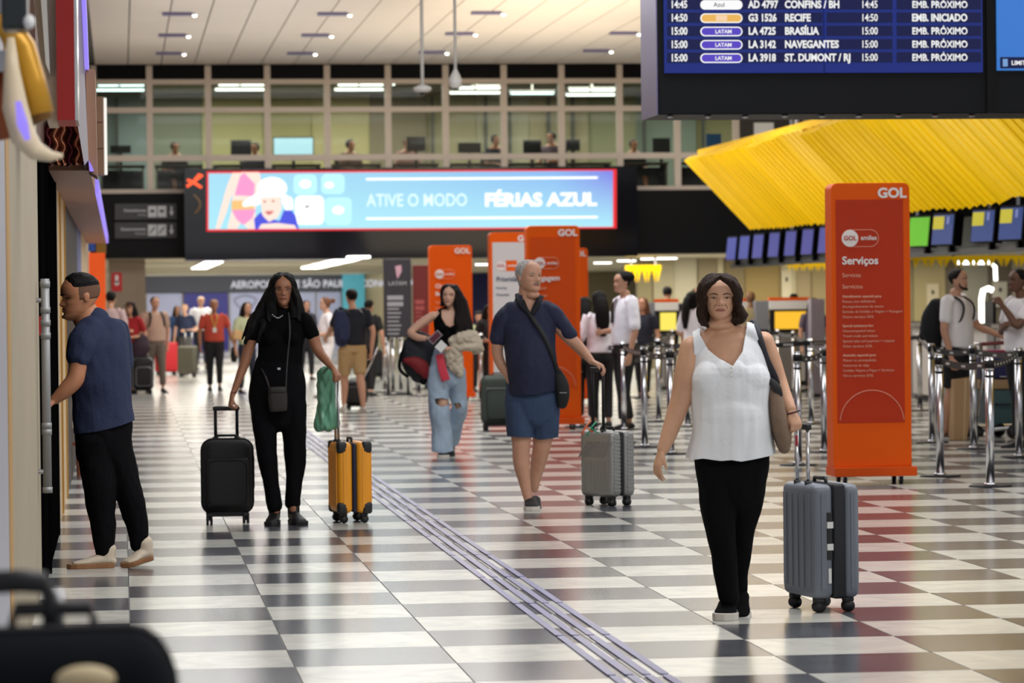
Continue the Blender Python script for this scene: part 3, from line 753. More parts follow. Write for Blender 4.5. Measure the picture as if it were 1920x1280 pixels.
totem(1637, 908, 150, 343, 'largest orange totem headed Serviços, nearest on the right', OR2, 'Serviços', ['Services', 'Servicios',
 'Atendimento especial para:|Pessoa com deficiência|Acompanhamento de menor|Emissão de Crédito e Viagem + Passagem|Outros serviços GOL', 'Special assistance for:|Unaccompanied minor|Travel credit and tickets|Special sales and payment + request|Other services GOL',
 'Atención especial para:|Menor no acompañado|Asistencia de viaje|Crédito Viajero y Pagos + Servicios|Otros servicios GOL'])
totem(1041, 806, 100, 423, 'orange totem headed Bagagem directly behind the man in navy polo', OR3, 'Bagagem', ['Baggage', 'Equipaje'])
totem(966, 779, 90, 435, 'orange totem with pale panel headed Prioridade', LG, 'Prioridade', ['Priority', 'Prioridad'], kind=1)
totem(848, 753, 80, 460, 'orange totem behind the woman with ripped jeans', OR1, 'Check-in|Bagagem', ['Baggage', 'Equipaje'], kind=2)
totem(1066, 757, 79, 465, 'orange totem almost hidden behind the Bagagem totem', OR1, 'Check-in', ['Check-in'])
# dark totem and dark red totem of the other airline
def sign_totem(u0, u1, v0, v1, Y, m, lab, n, brand):
    a2 = PY(u0, v0, Y); b2 = PY(u1, v1, Y)
    t = thing('totem', lab, 'sign totem', (a2.x, Y, 0)); w_ = b2.x-a2.x
    Geo().bb((0, 0, b2.z), (w_, .12, a2.z)).build('panel', m, t, bevel=.01)
    for x in (.06, w_-.06): Geo().cyl((x, .06, .02), (x, .06, b2.z), .025).build('leg', STEEL, t, True)
    Geo().bb((0, -.1, 0), (w_, .25, .02)).build('base', DARK, t)
    z = a2.z-.22
    IK = mat('print_dim', hexc(150, 150, 155), .5)
    if brand:
        Geo().prism([(w_*.42, z+.1), (w_*.64, z+.12), (w_*.66, z+.02), (w_*.5, z-.1), (w_*.45, z-.0)], -.01, 0).build('logo', mat('logo_pinkish', hexc(190, 150, 165), .5), t)
        text('LATAM', .09, IK, t, (w_/2, -.006, z-.2), align='CENTER', bold=.002)
    z -= .36
    for i in range(n):
        ww = w_*(.58 if i < 2 else .5-.04*(i % 3))
        Geo().bb((w_*.12, -.006, z-(.07 if i < 2 else .025)), (w_*.12+ww, 0, z)).build('text_line', IK if brand else mat('print_rose', hexc(170, 80, 80), .5), t)
        z -= .1 if i < 2 else .065
sign_totem(719, 772, 485, 631, 52, mat('totem_charcoal', hexc(42, 42, 50), .45), 'charcoal totem with LATAM logo left of the orange totems', 9, True)
sign_totem(774, 805, 497, 640, 55, mat('totem_maroon', hexc(112, 26, 24), .45), 'dark red totem between the charcoal and the orange totems', 9, False)
# ------------------------------------------------------------------ queue posts
BELT = mat('belt_black', (.008, .01, .012), .5)
qp0 = None
def make_post():
    t = thing('queue_post', '', 'queue post', group='chrome queue posts of the check-in lanes')
    Geo().cyl((0, 0, .018), (0, 0, .9), .033, n=20).build('pole', CHROME, t, True)
    Geo().cyl((0, 0, .0), (0, 0, .012), .17, .16, n=28).build('base', DARK, t, True)
    Geo().cyl((0, 0, .012), (0, 0, .03), .055, .045, n=20).build('collar', CHROME, t, True)
    Geo().cyl((0, 0, .85), (0, 0, .862), .036, n=20).build('ring', DARK, t, True)
    Geo().cyl((0, 0, .9), (0, 0, .99), .036, n=20).build('head', CHROME, t, True)
    Geo().cyl((0, 0, .915), (0, 0, .975), .04, n=20).build('belt_slot', DARK, t, True)
    Geo().cyl((0, 0, .99), (0, 0, 1.0), .034, n=20).build('cap', CHROME, t, True)
    return t
P_ = [(1763, 893, 'chrome queue post with doubled pole just right of the largest totem'), (1857, 912, 'nearest chrome queue post, in front of the luggage cart'), (1748, 830, 'thin chrome queue post close behind the one beside the largest totem'),
 (1826, 842, 'chrome queue post in front of the man with the black backpack'), (1911, 857, 'chrome queue post at the right picture edge'),
 (1209, 838, 'chrome queue post right of the old man\'s silver suitcase'), (1258, 851, 'chrome queue post behind the hanging hand of the woman in white'), (1235, 790, 'chrome queue post between two nearer ones left of the woman in white'),
 (1170, 806, 'chrome queue post standing right behind the silver suitcase'), (1118, 795, 'chrome queue post seen between the silver suitcase rods'), (1546, 848, 'chrome queue post close to the left side of the largest totem'),
 (1521, 795, 'chrome queue post above the grey suitcase handle'), (1290, 800, 'chrome queue post half hidden by the white top'), (1497, 872, 'chrome queue post hidden behind the grey suitcase rods'),
 (1200, 745, 'far chrome queue post left of the orange kiosk'), (1262, 738, 'far chrome queue post below the left kiosk screen'), (1460, 742, 'far chrome queue post below the right kiosk'), (1490, 752, 'far chrome queue post right of the kiosk stand'),
 (1540, 742, 'far chrome queue post near the grey lilac column'), (1422, 736, 'far chrome queue post beside the handbag strap'), (1575, 765, 'far chrome queue post hidden by the largest totem'), (1725, 770, 'far chrome queue post just right of the largest totem'),
 (722, 735, 'chrome queue post under the left edge of the charcoal totem'), (737, 740, 'chrome queue post under the middle of the charcoal totem'), (752, 736, 'chrome queue post under the right edge of the charcoal totem'), (786, 742, 'chrome queue post behind the red and black backpack'),
 (902, 752, 'bright chrome queue post right of the woman with ripped jeans'), (931, 748, 'bright chrome queue post above the green suitcase'), (1085, 800, 'chrome queue post beside the right edge of the Bagagem totem')]
proto = make_post(); used = False; qpos = []
for (u, v, lb) in P_:
    p = PZ(u, v); qpos.append(p)
    o = proto if not used else dup(proto); used = True
    o.location = (p.x, p.y, 0); o['label'] = lb
    bpy.context.view_layer.update()
qposts = [o for o in COL.objects if o.name.startswith('queue_post')]
def belt(i, j, z=.945, h=.055):
    a, b = qpos[i], qpos[j]; o = qposts[i]
    d = Vector((b.x-a.x, b.y-a.y, 0)); L_ = d.length; ang = math.atan2(d.y, d.x)
    n = 10; vs = []; fs = []
    for k in range(n+1):
        q = k/n; zz_ = z-.03*4*q*(1-q)
        for (yy, hz) in ((-.002, -h/2), (.002, -h/2), (.002, h/2), (-.002, h/2)): vs.append((.036+q*(L_-.072), yy, zz_+hz))
    for k in range(n):
        for m_ in range(4): fs.append((k*4+m_, k*4+(m_+1) % 4, k*4+4+(m_+1) % 4, k*4+4+m_))
    fs += [(3, 2, 1, 0), tuple(n*4+i_ for i_ in range(4))]
    g = Geo().add(vs, fs); bo = g.build('belt', BELT, o); bo.rotation_euler = (0, 0, ang)
    nn = max(1, int(L_/.45))
    g = Geo()
    for k in range(nn):
        q = (k+.5)/nn; zz_ = z-.03*4*q*(1-q)
        for c_ in range(5): g.box((.036+q*(L_-.072)-.05+c_*.025, 0, zz_), (.016, .0072, .018))
    m_ = g.build('lettering', TW, o); m_['kind'] = 'stuff'; m_.rotation_euler = (0, 0, ang)
for i, j in ((0, 1), (2, 3), (3, 4), (1, 4), (0, 2), (21, 2), (20, 21), (5, 6), (7, 12), (8, 7), (9, 8), (5, 8), (6, 12), (12, 11), (11, 10), (10, 13), (11, 20), (14, 15), (15, 16), (16, 17), (19, 16), (22, 23), (23, 24), (24, 25), (26, 27), (27, 9), (28, 9), (7, 15), (10, 20), (17, 11)):
    belt(i, j)
    if (i+j) % 3 == 0: belt(i, j, .8)
# ------------------------------------------------------------------ right side: walls behind the desks
YR = 70.
WB = [(1196, 1222, (150, 140, 105)), (1224, 1262, (176, 168, 140)), (1263, 1306, (196, 190, 168)), (1308, 1342, (150, 138, 112)), (1344, 1356, (205, 195, 165)), (1358, 1394, (134, 118, 86)), (1396, 1462, (150, 128, 76)), (1463, 1490, (190, 180, 150)), (1491, 1520, (160, 144, 110)), (1521, 1562, (150, 134, 96)),
      (1563, 1710, (140, 130, 100)), (1711, 1770, (158, 146, 108)), (1771, 1800, (104, 94, 80)), (1801, 1850, (150, 148, 140)), (1851, 1895, (112, 104, 92)), (1896, 1935, (176, 168, 150))]
wr = Geo().bb((PY(1196, 600, YR).x, YR+.02, 0), (XR, YR+.2, ZB-.02)).build('wall_desk', CREAM); struct(wr)
for i, (a_, b_, c) in enumerate(WB):
    a2 = PY(a_, 480, YR); b2 = PY(b_, 480, YR)
    Geo().bb((a2.x, YR-.03-.05*(i % 2), 0), (b2.x, YR+.02, ZB-.03)).build('panel', mat('desk_wall_%d' % i, hexc(*c), .55), wr)
# white door like pillars, posters and glowing tube
for (u0, v0, u1, v1, c, lb) in ((1465, 506, 1484, 560, (205, 196, 170), 'tall cream door panel behind the right kiosk'), (1737, 532, 1760, 580, (190, 180, 155), 'pale notice board left of the man with the backpack'), (1862, 528, 1888, 575, (200, 196, 188), 'pale notice board with dark mark right of the glowing tube')):
    a2 = PY(u0, v0, YR-.1); b2 = PY(u1, v1, YR-.1)
    t = thing('notice_board', lb, 'board', (a2.x, YR-.08, b2.z))
    Geo().bb((0, -.05, 0), (b2.x-a2.x, 0.06, a2.z-b2.z)).build('panel', mat('board_%s' % u0, hexc(*c), .5), t)
    Geo().bb(((b2.x-a2.x)*.4, -.06, (a2.z-b2.z)*.6), ((b2.x-a2.x)*.6, -.05, (a2.z-b2.z)*.75)).build('symbol', DARK, t)
pts = [PY(u, v, 60) for u, v in ((1792, 492), (1856, 492), (1866, 500), (1867, 526))]
t = thing('tube_lamp', 'bent glowing white tube lamp behind the man with the backpack', 'lamp', pts[1])
Geo().tube([p-pts[1] for p in pts], .035, 10).build('tube', glow('tube_hot', (1, 1, .9), 4), t)
Geo().bb((-.02, -.02, .02), (.02, .02, ZC-pts[1].z)).build('hanger', STEEL, t)
p = PY(1848, 560, 62)
t = thing('standing_lamp', 'bright curved floor lamp glowing between the two men at right', 'lamp', (p.x, p.y, 0))
Geo().tube([(-.08, 0, .02), (-.08, 0, p.z), (-.05, 0, p.z+.16), (.06, 0, p.z+.2), (.14, 0, p.z+.16)], .05, 12).build('tube', glow('tube_hot', (1, 1, .9), 4), t)
Geo().cyl((-.08, 0, 0), (-.08, 0, .03), .16).build('base', STEEL, t)
# check-in desks
DW = mat('desk_white', hexc(196, 192, 188), .5); DG = mat('desk_grey', hexc(120, 116, 112), .5)
dl = {0: 'rightmost', 1: 'second', 2: 'third', 3: 'fourth', 4: 'fifth', 5: 'sixth', 6: 'seventh', 7: 'eighth'}
for k in range(8):
    y = 40+k*2.4
    t = thing('check_in_desk', 'pale check-in desk, %s of the row under the monitors' % dl[k], 'desk', (11.3, y, 0), 0, 'check-in desks')
    Geo().bb((0, 0, .08), (.12, 1.7, 1.05)).build('front_panel', DW, t); Geo().bb((-.12, -.02, 1.05), (.5, 1.72, 1.1)).build('counter_top', DG, t)
    Geo().bb((.1, 0, 0), (.5, .05, 1.05)).build('side_panel', DW, t); Geo().bb((.1, 1.65, 0), (.5, 1.7, 1.05)).build('side_panel', DW, t)
    Geo().bb((.02, 0.05, 0), (.12, 1.65, .08)).build('plinth', DARK, t)
    Geo().bb((.25, .6, 1.1), (.29, 1.05, 1.4)).build('monitor', DARK, t)
# self service kiosks
YSC = glow('kiosk_yellow', hexc(250, 190, 50), 1.05)
YSC2 = glow('kiosk_pale_yellow', hexc(245, 225, 95), 1.1)
def kiosk(u0, u1, v0, v1, v_foot, m, lab):
    vh = 555.
    p = PZ((u0+u1)/2, v_foot); Y = p.y
    a2 = PY(u0, v0, Y); b2 = PY(u1, v1, Y)
    w_ = b2.x-a2.x; t = thing('kiosk', lab, 'kiosk', (a2.x, Y, 0), 0, 'self-service kiosks')
    Geo().bb((-.06, .02, b2.z-.05), (w_+.04, .14, a2.z+.03)).build('housing', DARK, t, bevel=.01)
    Geo().bb((0, 0, b2.z), (w_, .02, a2.z)).build('screen', m, t)
    Geo().bb((-.08, .03, a2.z+.03), (w_+.05, .16, a2.z+.17)).build('header', WHITE, t, bevel=.01)
    Geo().bb((-.08, .03, a2.z+.17), (w_+.05, .16, a2.z+.22)).build('header_edge', OR1, t)
    Geo().bb((w_*.2, .05, .04), (w_*.8, .22, b2.z-.05)).build('stand', DG, t, bevel=.01)
    Geo().bb((0, -.05, 0), (w_, .35, .04)).build('base', DARK, t)
    Geo().bb((-.3, .06, a2.z-.28), (-.08, .3, a2.z+.17)).build('printer', mat('kiosk_grey', hexc(125, 128, 134), .5), t, bevel=.01)
    Geo().bb((-.3, .05, b2.z-.3), (-.08, .28, a2.z-.28)).build('card_reader', mat('kiosk_navy', hexc(24, 26, 44), .5), t, bevel=.01)
kiosk(1453, 1513, 584, 616, 735, YSC, 'kiosk with wide orange yellow screen right of the woman in white')
kiosk(1382, 1408, 584, 606, 725, YSC, 'kiosk with small yellow screen showing past the brown hair')
kiosk(1238, 1268, 586, 619, 730, YSC2, 'kiosk with pale yellow screen beside the woman with dark ponytail')
p = PZ(1533, 745)
t = thing('column', 'slim grey lilac column between the kiosk and the largest totem', 'column', (p.x, p.y, 0))
Geo().bb((-.09, 0, 0), (.12, .2, 1.45)).build('shaft', mat('lilac_grey', hexc(135, 126, 138), .5), t, bevel=.01); Geo().bb((-.12, -.03, 0), (.15, .23, .05)).build('base', DARK, t)
# ------------------------------------------------------------------ shop fronts on the left
XW = -.42
PILB = mat('pillar_beige', hexc(172, 160, 138), .6, var=.1, vscale=2)
YJ = .42*FPX/(225-75)
struct(Geo().bb((XL, 3, 0), (XW, YJ, 2.6)).build('wall_pillar_left', PILB))
o = bpy.data.objects['wall_pillar_left']
Geo().bb((XW-.0, .42*FPX/(225-22), 0), (XW+.004, .42*FPX/(225-16), 2.6)).build('joint_strip', mat('ochre_strip', hexc(190, 150, 90), .5), o)
Geo().bb((XW, 3, 0), (XW+.004, .42*FPX/(225-14), 2.6)).build('panel', mat('bluish_white', hexc(178, 180, 190), .4), o)
struct(Geo().bb((XL, YJ, 2.35), (XW, 48, ZC)).build('wall_shop_upper', mat('shop_upper', hexc(92, 66, 56), .5)))
BLKM = mat('matte_black', (.003, .003, .003), 1., spec=0.)
sf = thing('storefront', 'black framed glazed storefront with brass strips along the left wall', 'shop front', (0, 0, 0))
y1 = .42*FPX/(225-104)
Geo().bb((XW-.12, YJ, 0), (XW, YJ+.12, 2.35)).build('frame', BLACK, sf)
Geo().bb((XW-.05, YJ+.1, 0), (XW+.015, y1-.1, 2.35)).build('door', BLKM, sf)
Geo().bb((XW-.02, YJ+1.0, .0), (XW+.03, YJ+1.12, 2.35)).build('frame', BLKM, sf)
Geo().bb((XW-.12, y1-.1, 0), (XW+.02, y1+.05, 2.35)).build('frame', BLKM, sf)
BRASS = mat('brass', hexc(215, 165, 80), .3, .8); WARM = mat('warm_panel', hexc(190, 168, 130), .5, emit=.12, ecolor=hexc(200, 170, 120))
yy = y1+.1
seq = [(1.1, mat('glass_lilac', hexc(120, 116, 140), .4)), (.8, WARM), (.3, BRASS), (1.7, WARM), (.25, BRASS), (7.6, BLACK), (3.6, mat('shop_blue', hexc(30, 60, 150), .4)), (2.0, WARM)]
for w_, m in seq:
    Geo().bb((XW-.1, yy, .0 if m is not BRASS else 0), (XW+.0, yy+w_-.02, 2.35)).build('panel', m, sf); yy += w_
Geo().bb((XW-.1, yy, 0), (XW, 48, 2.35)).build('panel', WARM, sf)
for y in (y1+2.1, y1+4.0): Geo().bb((XW, y, 0), (XW+.012, y+.05, 2.35)).build('mullion', BRASS, sf)
# steel rod on the pillar edge
p = PX(67, 520, XW+.02); q = PX(67, 955, XW+.02)
t = thing('pull_handle', 'long steel pull rod with collars on the black shop door', 'handle', (XW+.045, YJ-.5, q.z))
Lh = p.z-q.z
Geo().cyl((0, 0, 0), (0, 0, Lh), .022, n=16).build('rod', mat('rod_grey', hexc(150, 150, 150), .5, .4), t, True)
for f_ in (.0, .27, .3, .72, .78, .84, .96): Geo().cyl((0, 0, Lh*f_), (0, 0, Lh*f_+.03), .0255, n=16).build('collar', mat('rod_grey', hexc(150, 150, 150), .5, .4), t, True)
for f_ in (.1, .9): Geo().cyl((0, 0, Lh*f_), (-.06, 0, Lh*f_), .012).build('bracket', STEEL, t)
a2 = PX(76, 612, XW+.02)
tag(Geo().bb((XW, YJ+.05, a2.z-.05), (XW+.03, YJ+.3, a2.z+.05)).build('tag', RED), 'small red tag on the black door frame beside the steel rod', 'tag')
# canopy over the shop fronts
YN, YF = .42*FPX/(225-92), 43.
zs_ = CAMH+(570-321)/FPX*YN
t = thing('shop_canopy', 'brown flat canopy projecting over the shop front on the left', 'canopy', (0, 0, 0))
BRW = mat('brown_soffit', hexc(160, 108, 84), .45)
Geo().bb((XW, YN, zs_), (-.165, YF, zs_+.08)).build('soffit', BRW, t)
Geo().bb((XW-.02, YN, zs_+.08), (-.18, YF, zs_+.34)).build('fascia', mat('fascia_brown', hexc(110, 80, 70), .4), t)
VIO = glow('violet_led', hexc(150, 130, 240), 1.1)
Geo().bb((-.165, YN+4, zs_-.0), (-.14, YF, zs_+.1)).build('led_strip', VIO, t)
# wavy bronze curtain end
BRZ = mat('bronze', hexc(190, 120, 90), .16, .9)
t = thing('bronze_screen', 'wavy polished bronze screen above the near end of the canopy', 'screen', (0, YN-.3, zs_+.02))
zt = CAMH+(570-222)/FPX*(YN-.3)
for j in range(6):
    x = XW+.02+j*.042
    Geo().tube([(x+.012*math.sin(i*1.1+j), 0, i*(zt-zs_)/16.) for i in range(17)], .022, 10).build('fold', BRZ if j % 3 else mat('bronze_dark', hexc(90, 30, 36), .2, .7), t, True)
# red sign panel edge
YRd = 14.
ra = PY(104, -40, YRd); rb = PY(141, 225, YRd)
t = thing('shop_sign', 'tall red sign panel hanging beside the white framed shop signs', 'sign', (ra.x, YRd, rb.z))
Geo().bb((0, 0, 0), (rb.x-ra.x, .5, 1.9)).build('panel', mat('sign_deep_red', hexc(170, 22, 18), .4), t)
Geo().bb((rb.x-ra.x, .0, 0), (rb.x-ra.x+.012, .5, 1.9)).build('edge_strip', CHROME, t)
Geo().bb((-.3, .1, 1.2), (0, .2, 1.3)).build('bracket', STEEL, t)
# pale leaning sign flank
t = thing('shop_sign', 'cream and grey sign flank left of the tall red sign panel', 'sign', (0, YRd+.1, 0))
pts = [PY(u, v, YRd+.1) for u, v in ((58, -40), (104, -40), (108, 232), (90, 232))]
Geo().prism([(p.x, p.z) for p in pts], YRd*0+.0, .35).build('panel', mat('sign_cream', hexc(205, 190, 172), .35), t)
pts = [PY(u, v, YRd) for u, v in ((74, -40), (86, -40), (94, 140), (86, 120))]
Geo().prism([(p.x, p.z) for p in pts], -.15, -.0).build('edge_strip', WHITE, t)
# mirror-like strips and violet line behind the red panel
t = thing('shop_sign', 'white and violet lit sign edge right of the tall red sign panel', 'sign', (0, 19, 0))
for (pp, m, d) in ((((142, -20), (152, -20), (166, 300), (158, 310), (144, 225)), mat('sign_silver', hexc(205, 200, 205), .25, .3), 0),
                   (((152, -20), (160, -20), (166, 130), (160, 128)), VIO, -.03), (((160, 128), (178, 130), (182, 330), (166, 320)), mat('sign_brown', hexc(150, 112, 90), .5), .05),
                   (((166, 300), (172, 310), (176, 320), (168, 320)), VIO, -.03)):
    pts = [PY(u, v, 19+d) for u, v in pp]
    Geo().prism([(p.x, p.z) for p in pts], d, d+.6).build('panel' if m is not VIO else 'led_strip', m, t)
Geo().bb((-.5, .3, 2.9), (-.2, .4, 3.0)).build('bracket', STEEL, t)
# wooden box sign
ya = 30.
a2 = PY(177, 180, ya); b2 = PY(196, 328, ya)
t = thing('box_sign', 'brown wooden box sign with white glowing rim high on the left', 'sign', (a2.x, ya, b2.z))
h_ = a2.z-b2.z
for k in range(3): Geo().bb((0, 0, h_*k/3.+.004), (b2.x-a2.x, .35, h_*(k+1)/3.-.004)).build('board', mat('wood_box', hexc(150, 112, 84), .5, var=.3, vscale=3), t)
Geo().bb((b2.x-a2.x, .03, h_*.02), (b2.x-a2.x+.025, .32, h_*.98)).build('rim_light', glow('rim_glow', (1, .97, .9), 1.0), t)
Geo().bb((-.4, .12, h_*.4), (0, .2, h_*.5)).build('bracket', STEEL, t)
# golden arch shaped letter bars, very near
yg = 9.5
GOLD = mat('gold_bar', hexc(205, 150, 40), .3, .3); IVO = mat('ivory_edge', hexc(225, 205, 170), .3)
c_ = PY(60, 200, yg)
t = thing('gold_sign', 'big blurred golden curved sign bars at the upper left corner', 'sign', (c_.x, yg, c_.z))
def pl(L_, y=yg): return [PY(u, v, y)-c_ for u, v in L_]
Geo().tube(pl([(-20, 40), (15, 50), (40, 90), (56, 150), (72, 215)]), [.03, .038, .042, .044, .045], 16).build('gold_bar', GOLD, t, True)
Geo().tube(pl([(70, 205), (80, 228)]), [.04, .03], 14).build('end_cap', mat('gold_dark', hexc(120, 80, 24), .4), t, True)
Geo().tube(pl([(20, 70), (22, 130), (28, 200), (44, 258), (68, 284), (96, 293), (118, 292)], yg-.1), [.01, .022, .036, .036, .028, .016, .006], 16).build('ivory_horn', IVO, t, True)
Geo().tube(pl([(34, 190), (42, 232), (52, 262)], yg-.19), [.008, .016, .008], 10).build('violet_inlay', VIO, t, True)
Geo().tube(pl([(-12, 110), (-5, 180), (12, 260)], yg+.1), [.05, .06, .05], 12).build('amber_bar', mat('amber_bar', hexc(150, 70, 20), .35), t, True)
Geo().bb((-.25, 0, .1), (0, .06, .16)).build('bracket', STEEL, t)
# dark lamp at the very corner
a2 = PY(30, 20, 9)
t = thing('spot_lamp', 'dark green black spot lamp box at the upper left corner', 'lamp', (a2.x, 9, a2.z))
Geo().bb((-.04, 0, -.05), (.03, .15, .14)).build('housing', mat('lamp_dark', hexc(28, 34, 34), .3), t, bevel=.01); Geo().ell((.035, .0, -.03), (.016, .02, .02)).build('bulb', WHITE, t, True)
Geo().bb((-.3, .05, 0), (-.04, .1, .04)).build('bracket', STEEL, t)
# far shop signs on the left
def flat(nm, lab, cat, u0, v0, u1, v1, Y, m, extra=None, foot=False):
    a2 = PY(u0, v0, Y); b2 = PY(u1, v1, Y)
    t = thing(nm, lab, cat, (a2.x, Y, 0 if foot else b2.z))
    zb2 = 0 if foot else b2.z
    Geo().bb((0, 0, 0.0 if not foot else .0), (b2.x-a2.x, .3, a2.z-zb2)).build('panel', m, t)
    if extra: extra(t, b2.x-a2.x, a2.z-zb2)
    if not foot: Geo().bb((XL-a2.x, .1, (a2.z-zb2)*.4), (0, .2, (a2.z-zb2)*.6)).build('bracket', STEEL, t)
    return t
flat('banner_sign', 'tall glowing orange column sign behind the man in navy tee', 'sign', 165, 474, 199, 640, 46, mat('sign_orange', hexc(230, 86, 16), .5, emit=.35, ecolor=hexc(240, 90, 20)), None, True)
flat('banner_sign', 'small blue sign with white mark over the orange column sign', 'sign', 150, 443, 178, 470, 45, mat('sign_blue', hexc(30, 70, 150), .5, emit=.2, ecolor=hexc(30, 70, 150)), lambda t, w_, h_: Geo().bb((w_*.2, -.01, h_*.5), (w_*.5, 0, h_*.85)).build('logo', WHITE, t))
flat('banner_sign', 'olive green edge sign right above the orange column sign', 'sign', 180, 420, 199, 474, 46.5, mat('sign_olive', hexc(140, 120, 40), .5))
flat('banner_sign', 'dark blue banner with white swoosh behind the head of the man in navy tee', 'sign', 150, 470, 165, 530, 44, mat('sign_navy', hexc(26, 36, 120), .4), lambda t, w_, h_: Geo().tube([(w_*.3, -.01, h_*.95), (w_*.4, -.01, h_*.5), (w_*.75, -.01, h_*.05)], .015, 8).build('logo', WHITE, t), True)
# wooden stool and cream board by the wall
t = thing('wooden_stool', 'brown wooden stool with pale seat behind the man in navy tee', 'stool', (PZ(130, 892).x, PZ(130, 892).y, 0))
WD = mat('stool_wood', hexc(140, 74, 34), .5, var=.3)
for x in (-.07, .07):
    for y in (-.07, .07): Geo().cyl((x*1.2, y*1.2, 0), (x, y, .42), .018, n=10).build('leg', WD, t)
Geo().box((0, 0, .44), (.2, .2, .05)).build('seat', mat('stool_seat', hexc(205, 190, 165), .5), t, bevel=.01)
Geo().box((0, 0, .28), (.16, .16, .03)).build('stretcher', WD, t)
# ------------------------------------------------------------------ suitcases
RUB = mat('rubber', (.01, .01, .011), .5)
def rbox(nm, c, size, r, m, par, seg=4):
    bm = bmesh.new(); bmesh.ops.create_cube(bm, size=1)
    for v in bm.verts: v.co = Vector((v.co.x*size[0], v.co.y*size[1], v.co.z*size[2]))+Vector(c)
    bmesh.ops.bevel(bm, geom=bm.edges[:]+bm.verts[:], offset=r, segments=seg, profile=.5, affect='EDGES')
    me = bpy.data.meshes.new(nm); bm.to_mesh(me); bm.free(); me.materials.append(m)
    me.polygons.foreach_set('use_smooth', [True]*len(me.polygons))
    o = bpy.data.objects.new(nm, me); COL.objects.link(o); o.parent = par
    return o
def suitcase(lab, u, v, W, D, H, yaw, m, mband, style='hard', rod=.4, rodw=.14, rodm=None, lean=0., grip=True, ribs='v', corner=None, wh=.055, group=None, rodr=.009, pos=None, hs=1, gp=None, bw=.034, by=0., hy=-.16):
    """W broad width (x), D thickness (y), H body height; rods at +y face"""
    p = PZ(u, v) if pos is None else Vector(pos)
    t = thing('suitcase', lab, 'suitcase', (p.x, p.y, 0), yaw, group)
    z0 = wh+.012
    if gp: rod = PY(gp[0], gp[1], p.y).z-z0-H
    r = .045
    if style == 'hard':
        for s_ in (-1, 1):
            y0, y1_ = (by+bw*.41, D/2) if s_ > 0 else (-D/2, by-bw*.41)
            rbox('shell', (0, (y0+y1_)/2, z0+H/2), (W, y1_-y0, H), r*.75, m, t)
            g = Geo()
            if ribs == 'v':
                for k in range(5):
                    x = (-.36+.18*k)*W; g.box((x, s_*D/2, z0+H/2), (W*.09, .012, H*.82))
                for sx in (-1, 1):
                    g.box((sx*W/2, (y0+y1_)/2, z0+H/2), (.01, (y1_-y0)*.25, H*.84))
            elif ribs == 'h':
                for k in range(15):
                    z = z0+H*(.1+.8*k/14); g.box((W/2, (y0+y1_)/2, z), (.01, (y1_-y0)*.6, H*.028)); g.box((-W/2, (y0+y1_)/2, z), (.01, (y1_-y0)*.6, H*.028))
                for k in range(11):
                    M_ = Matrix.Rotation(-.65, 3, 'Y'); x = (-.38+.076*k)*W; g.box((x, s_*D/2, z0+H*.72), (.009, .01, H*.3), M_)
                    g.box((x, s_*D/2, z0+H*.32), (.009, .008, H*.46))
            if ribs: g.build('rib', m, t)
        rbox('zipper_band', (0, by, z0+H/2), (W-(.012 if bw < .05 else -.004), bw, H-(.012 if bw < .05 else -.004)), .016, mband, t)
        if corner:
            for sx in (-1, 1):
                for sy in (-1, 1):
                    for sz in (0, 1):
                        rbox('corner_guard', (sx*(W/2-.028), sy*(D/2-.03), z0+(.035 if not sz else H-.035)), (.07, .068, .08), .02, corner, t)
    else:
        o = rbox('shell', (0, 0, z0+H/2), (W, D, H), .075, m, t, 6)
        rbox('front_pocket', (0, -D/2-.01, z0+H*.42), (W*.8, .05, H*.66), .02, m, t)
        Geo().tube([(x, -D/2-.037, z) for x, z in [(q[0], z0+H*.42+q[1]) for q in rrect(W*.74, H*.6, .05)]], .004, 6, closed=True).build('zipper', mband, t)
        Geo().tube([(x, -D*.2, z) for x, z in [(q[0]*1.004, z0+H*.5+q[1]*1.004) for q in rrect(W, H, .075)]], .006, 6, closed=True).build('piping', mband, t)
        Geo().bb((-W*.36, -D*.3, z0-.02), (W*.36, D*.45, z0+.01)).build('base_frame', RUB, t)
    # wheels
    for sx in (-1, 1):
        for sy in (-1, 1):
            x, y = sx*(W/2-.05), sy*(D/2-.045)
            wq = Geo(); M_ = .011
            wq.cyl((x-.02, y, wh/2), (x-.006, y, wh/2), wh/2, n=14); wq.cyl((x+.006, y, wh/2), (x+.02, y, wh/2), wh/2, n=14)
            wo = wq.build('wheel', RUB, t, True)
            g = Geo(); g.box((x, y, wh+.004), (.042, .046, .022)); g.box((x, y, wh*.7), (.01, .024, wh*.7)); g.build('fork', RUB, t, bevel=.004)
    # handles
    zt = z0+H
    Geo().tube([(-.07, 0, zt-.002), (-.062, 0, zt+.022), (.062, 0, zt+.022), (.07, 0, zt-.002)], .009, 8).build('carry_handle', RUB, t, True)
    Geo().box((hs*(W/2+.004), D*hy, z0+H*.55), (.012, .026, .22)).build('side_handle', RUB, t, bevel=.003)
    if rod > 0:
        ry = D/2-.03
        for sx in (-1, 1):
            Geo().cyl((sx*rodw/2, ry, zt-.06), (sx*rodw/2, ry, zt+rod), rodr, n=10).build('rod', rodm or CHROME, t, True)
            Geo().cyl((sx*rodw/2, ry, zt-.03), (sx*rodw/2, ry, zt+.012), rodr*1.9, n=10).build('collar', RUB, t, True)
        if grip: rbox('grip', (0, ry, zt+rod), (rodw+.035, .032, .03), .01, RUB, t)
    return t
GREY = mat('case_grey', hexc(112, 118, 128), .42)
ZIPB = mat('zip_black', (.008, .009, .013), .6)
k_ = 1.0
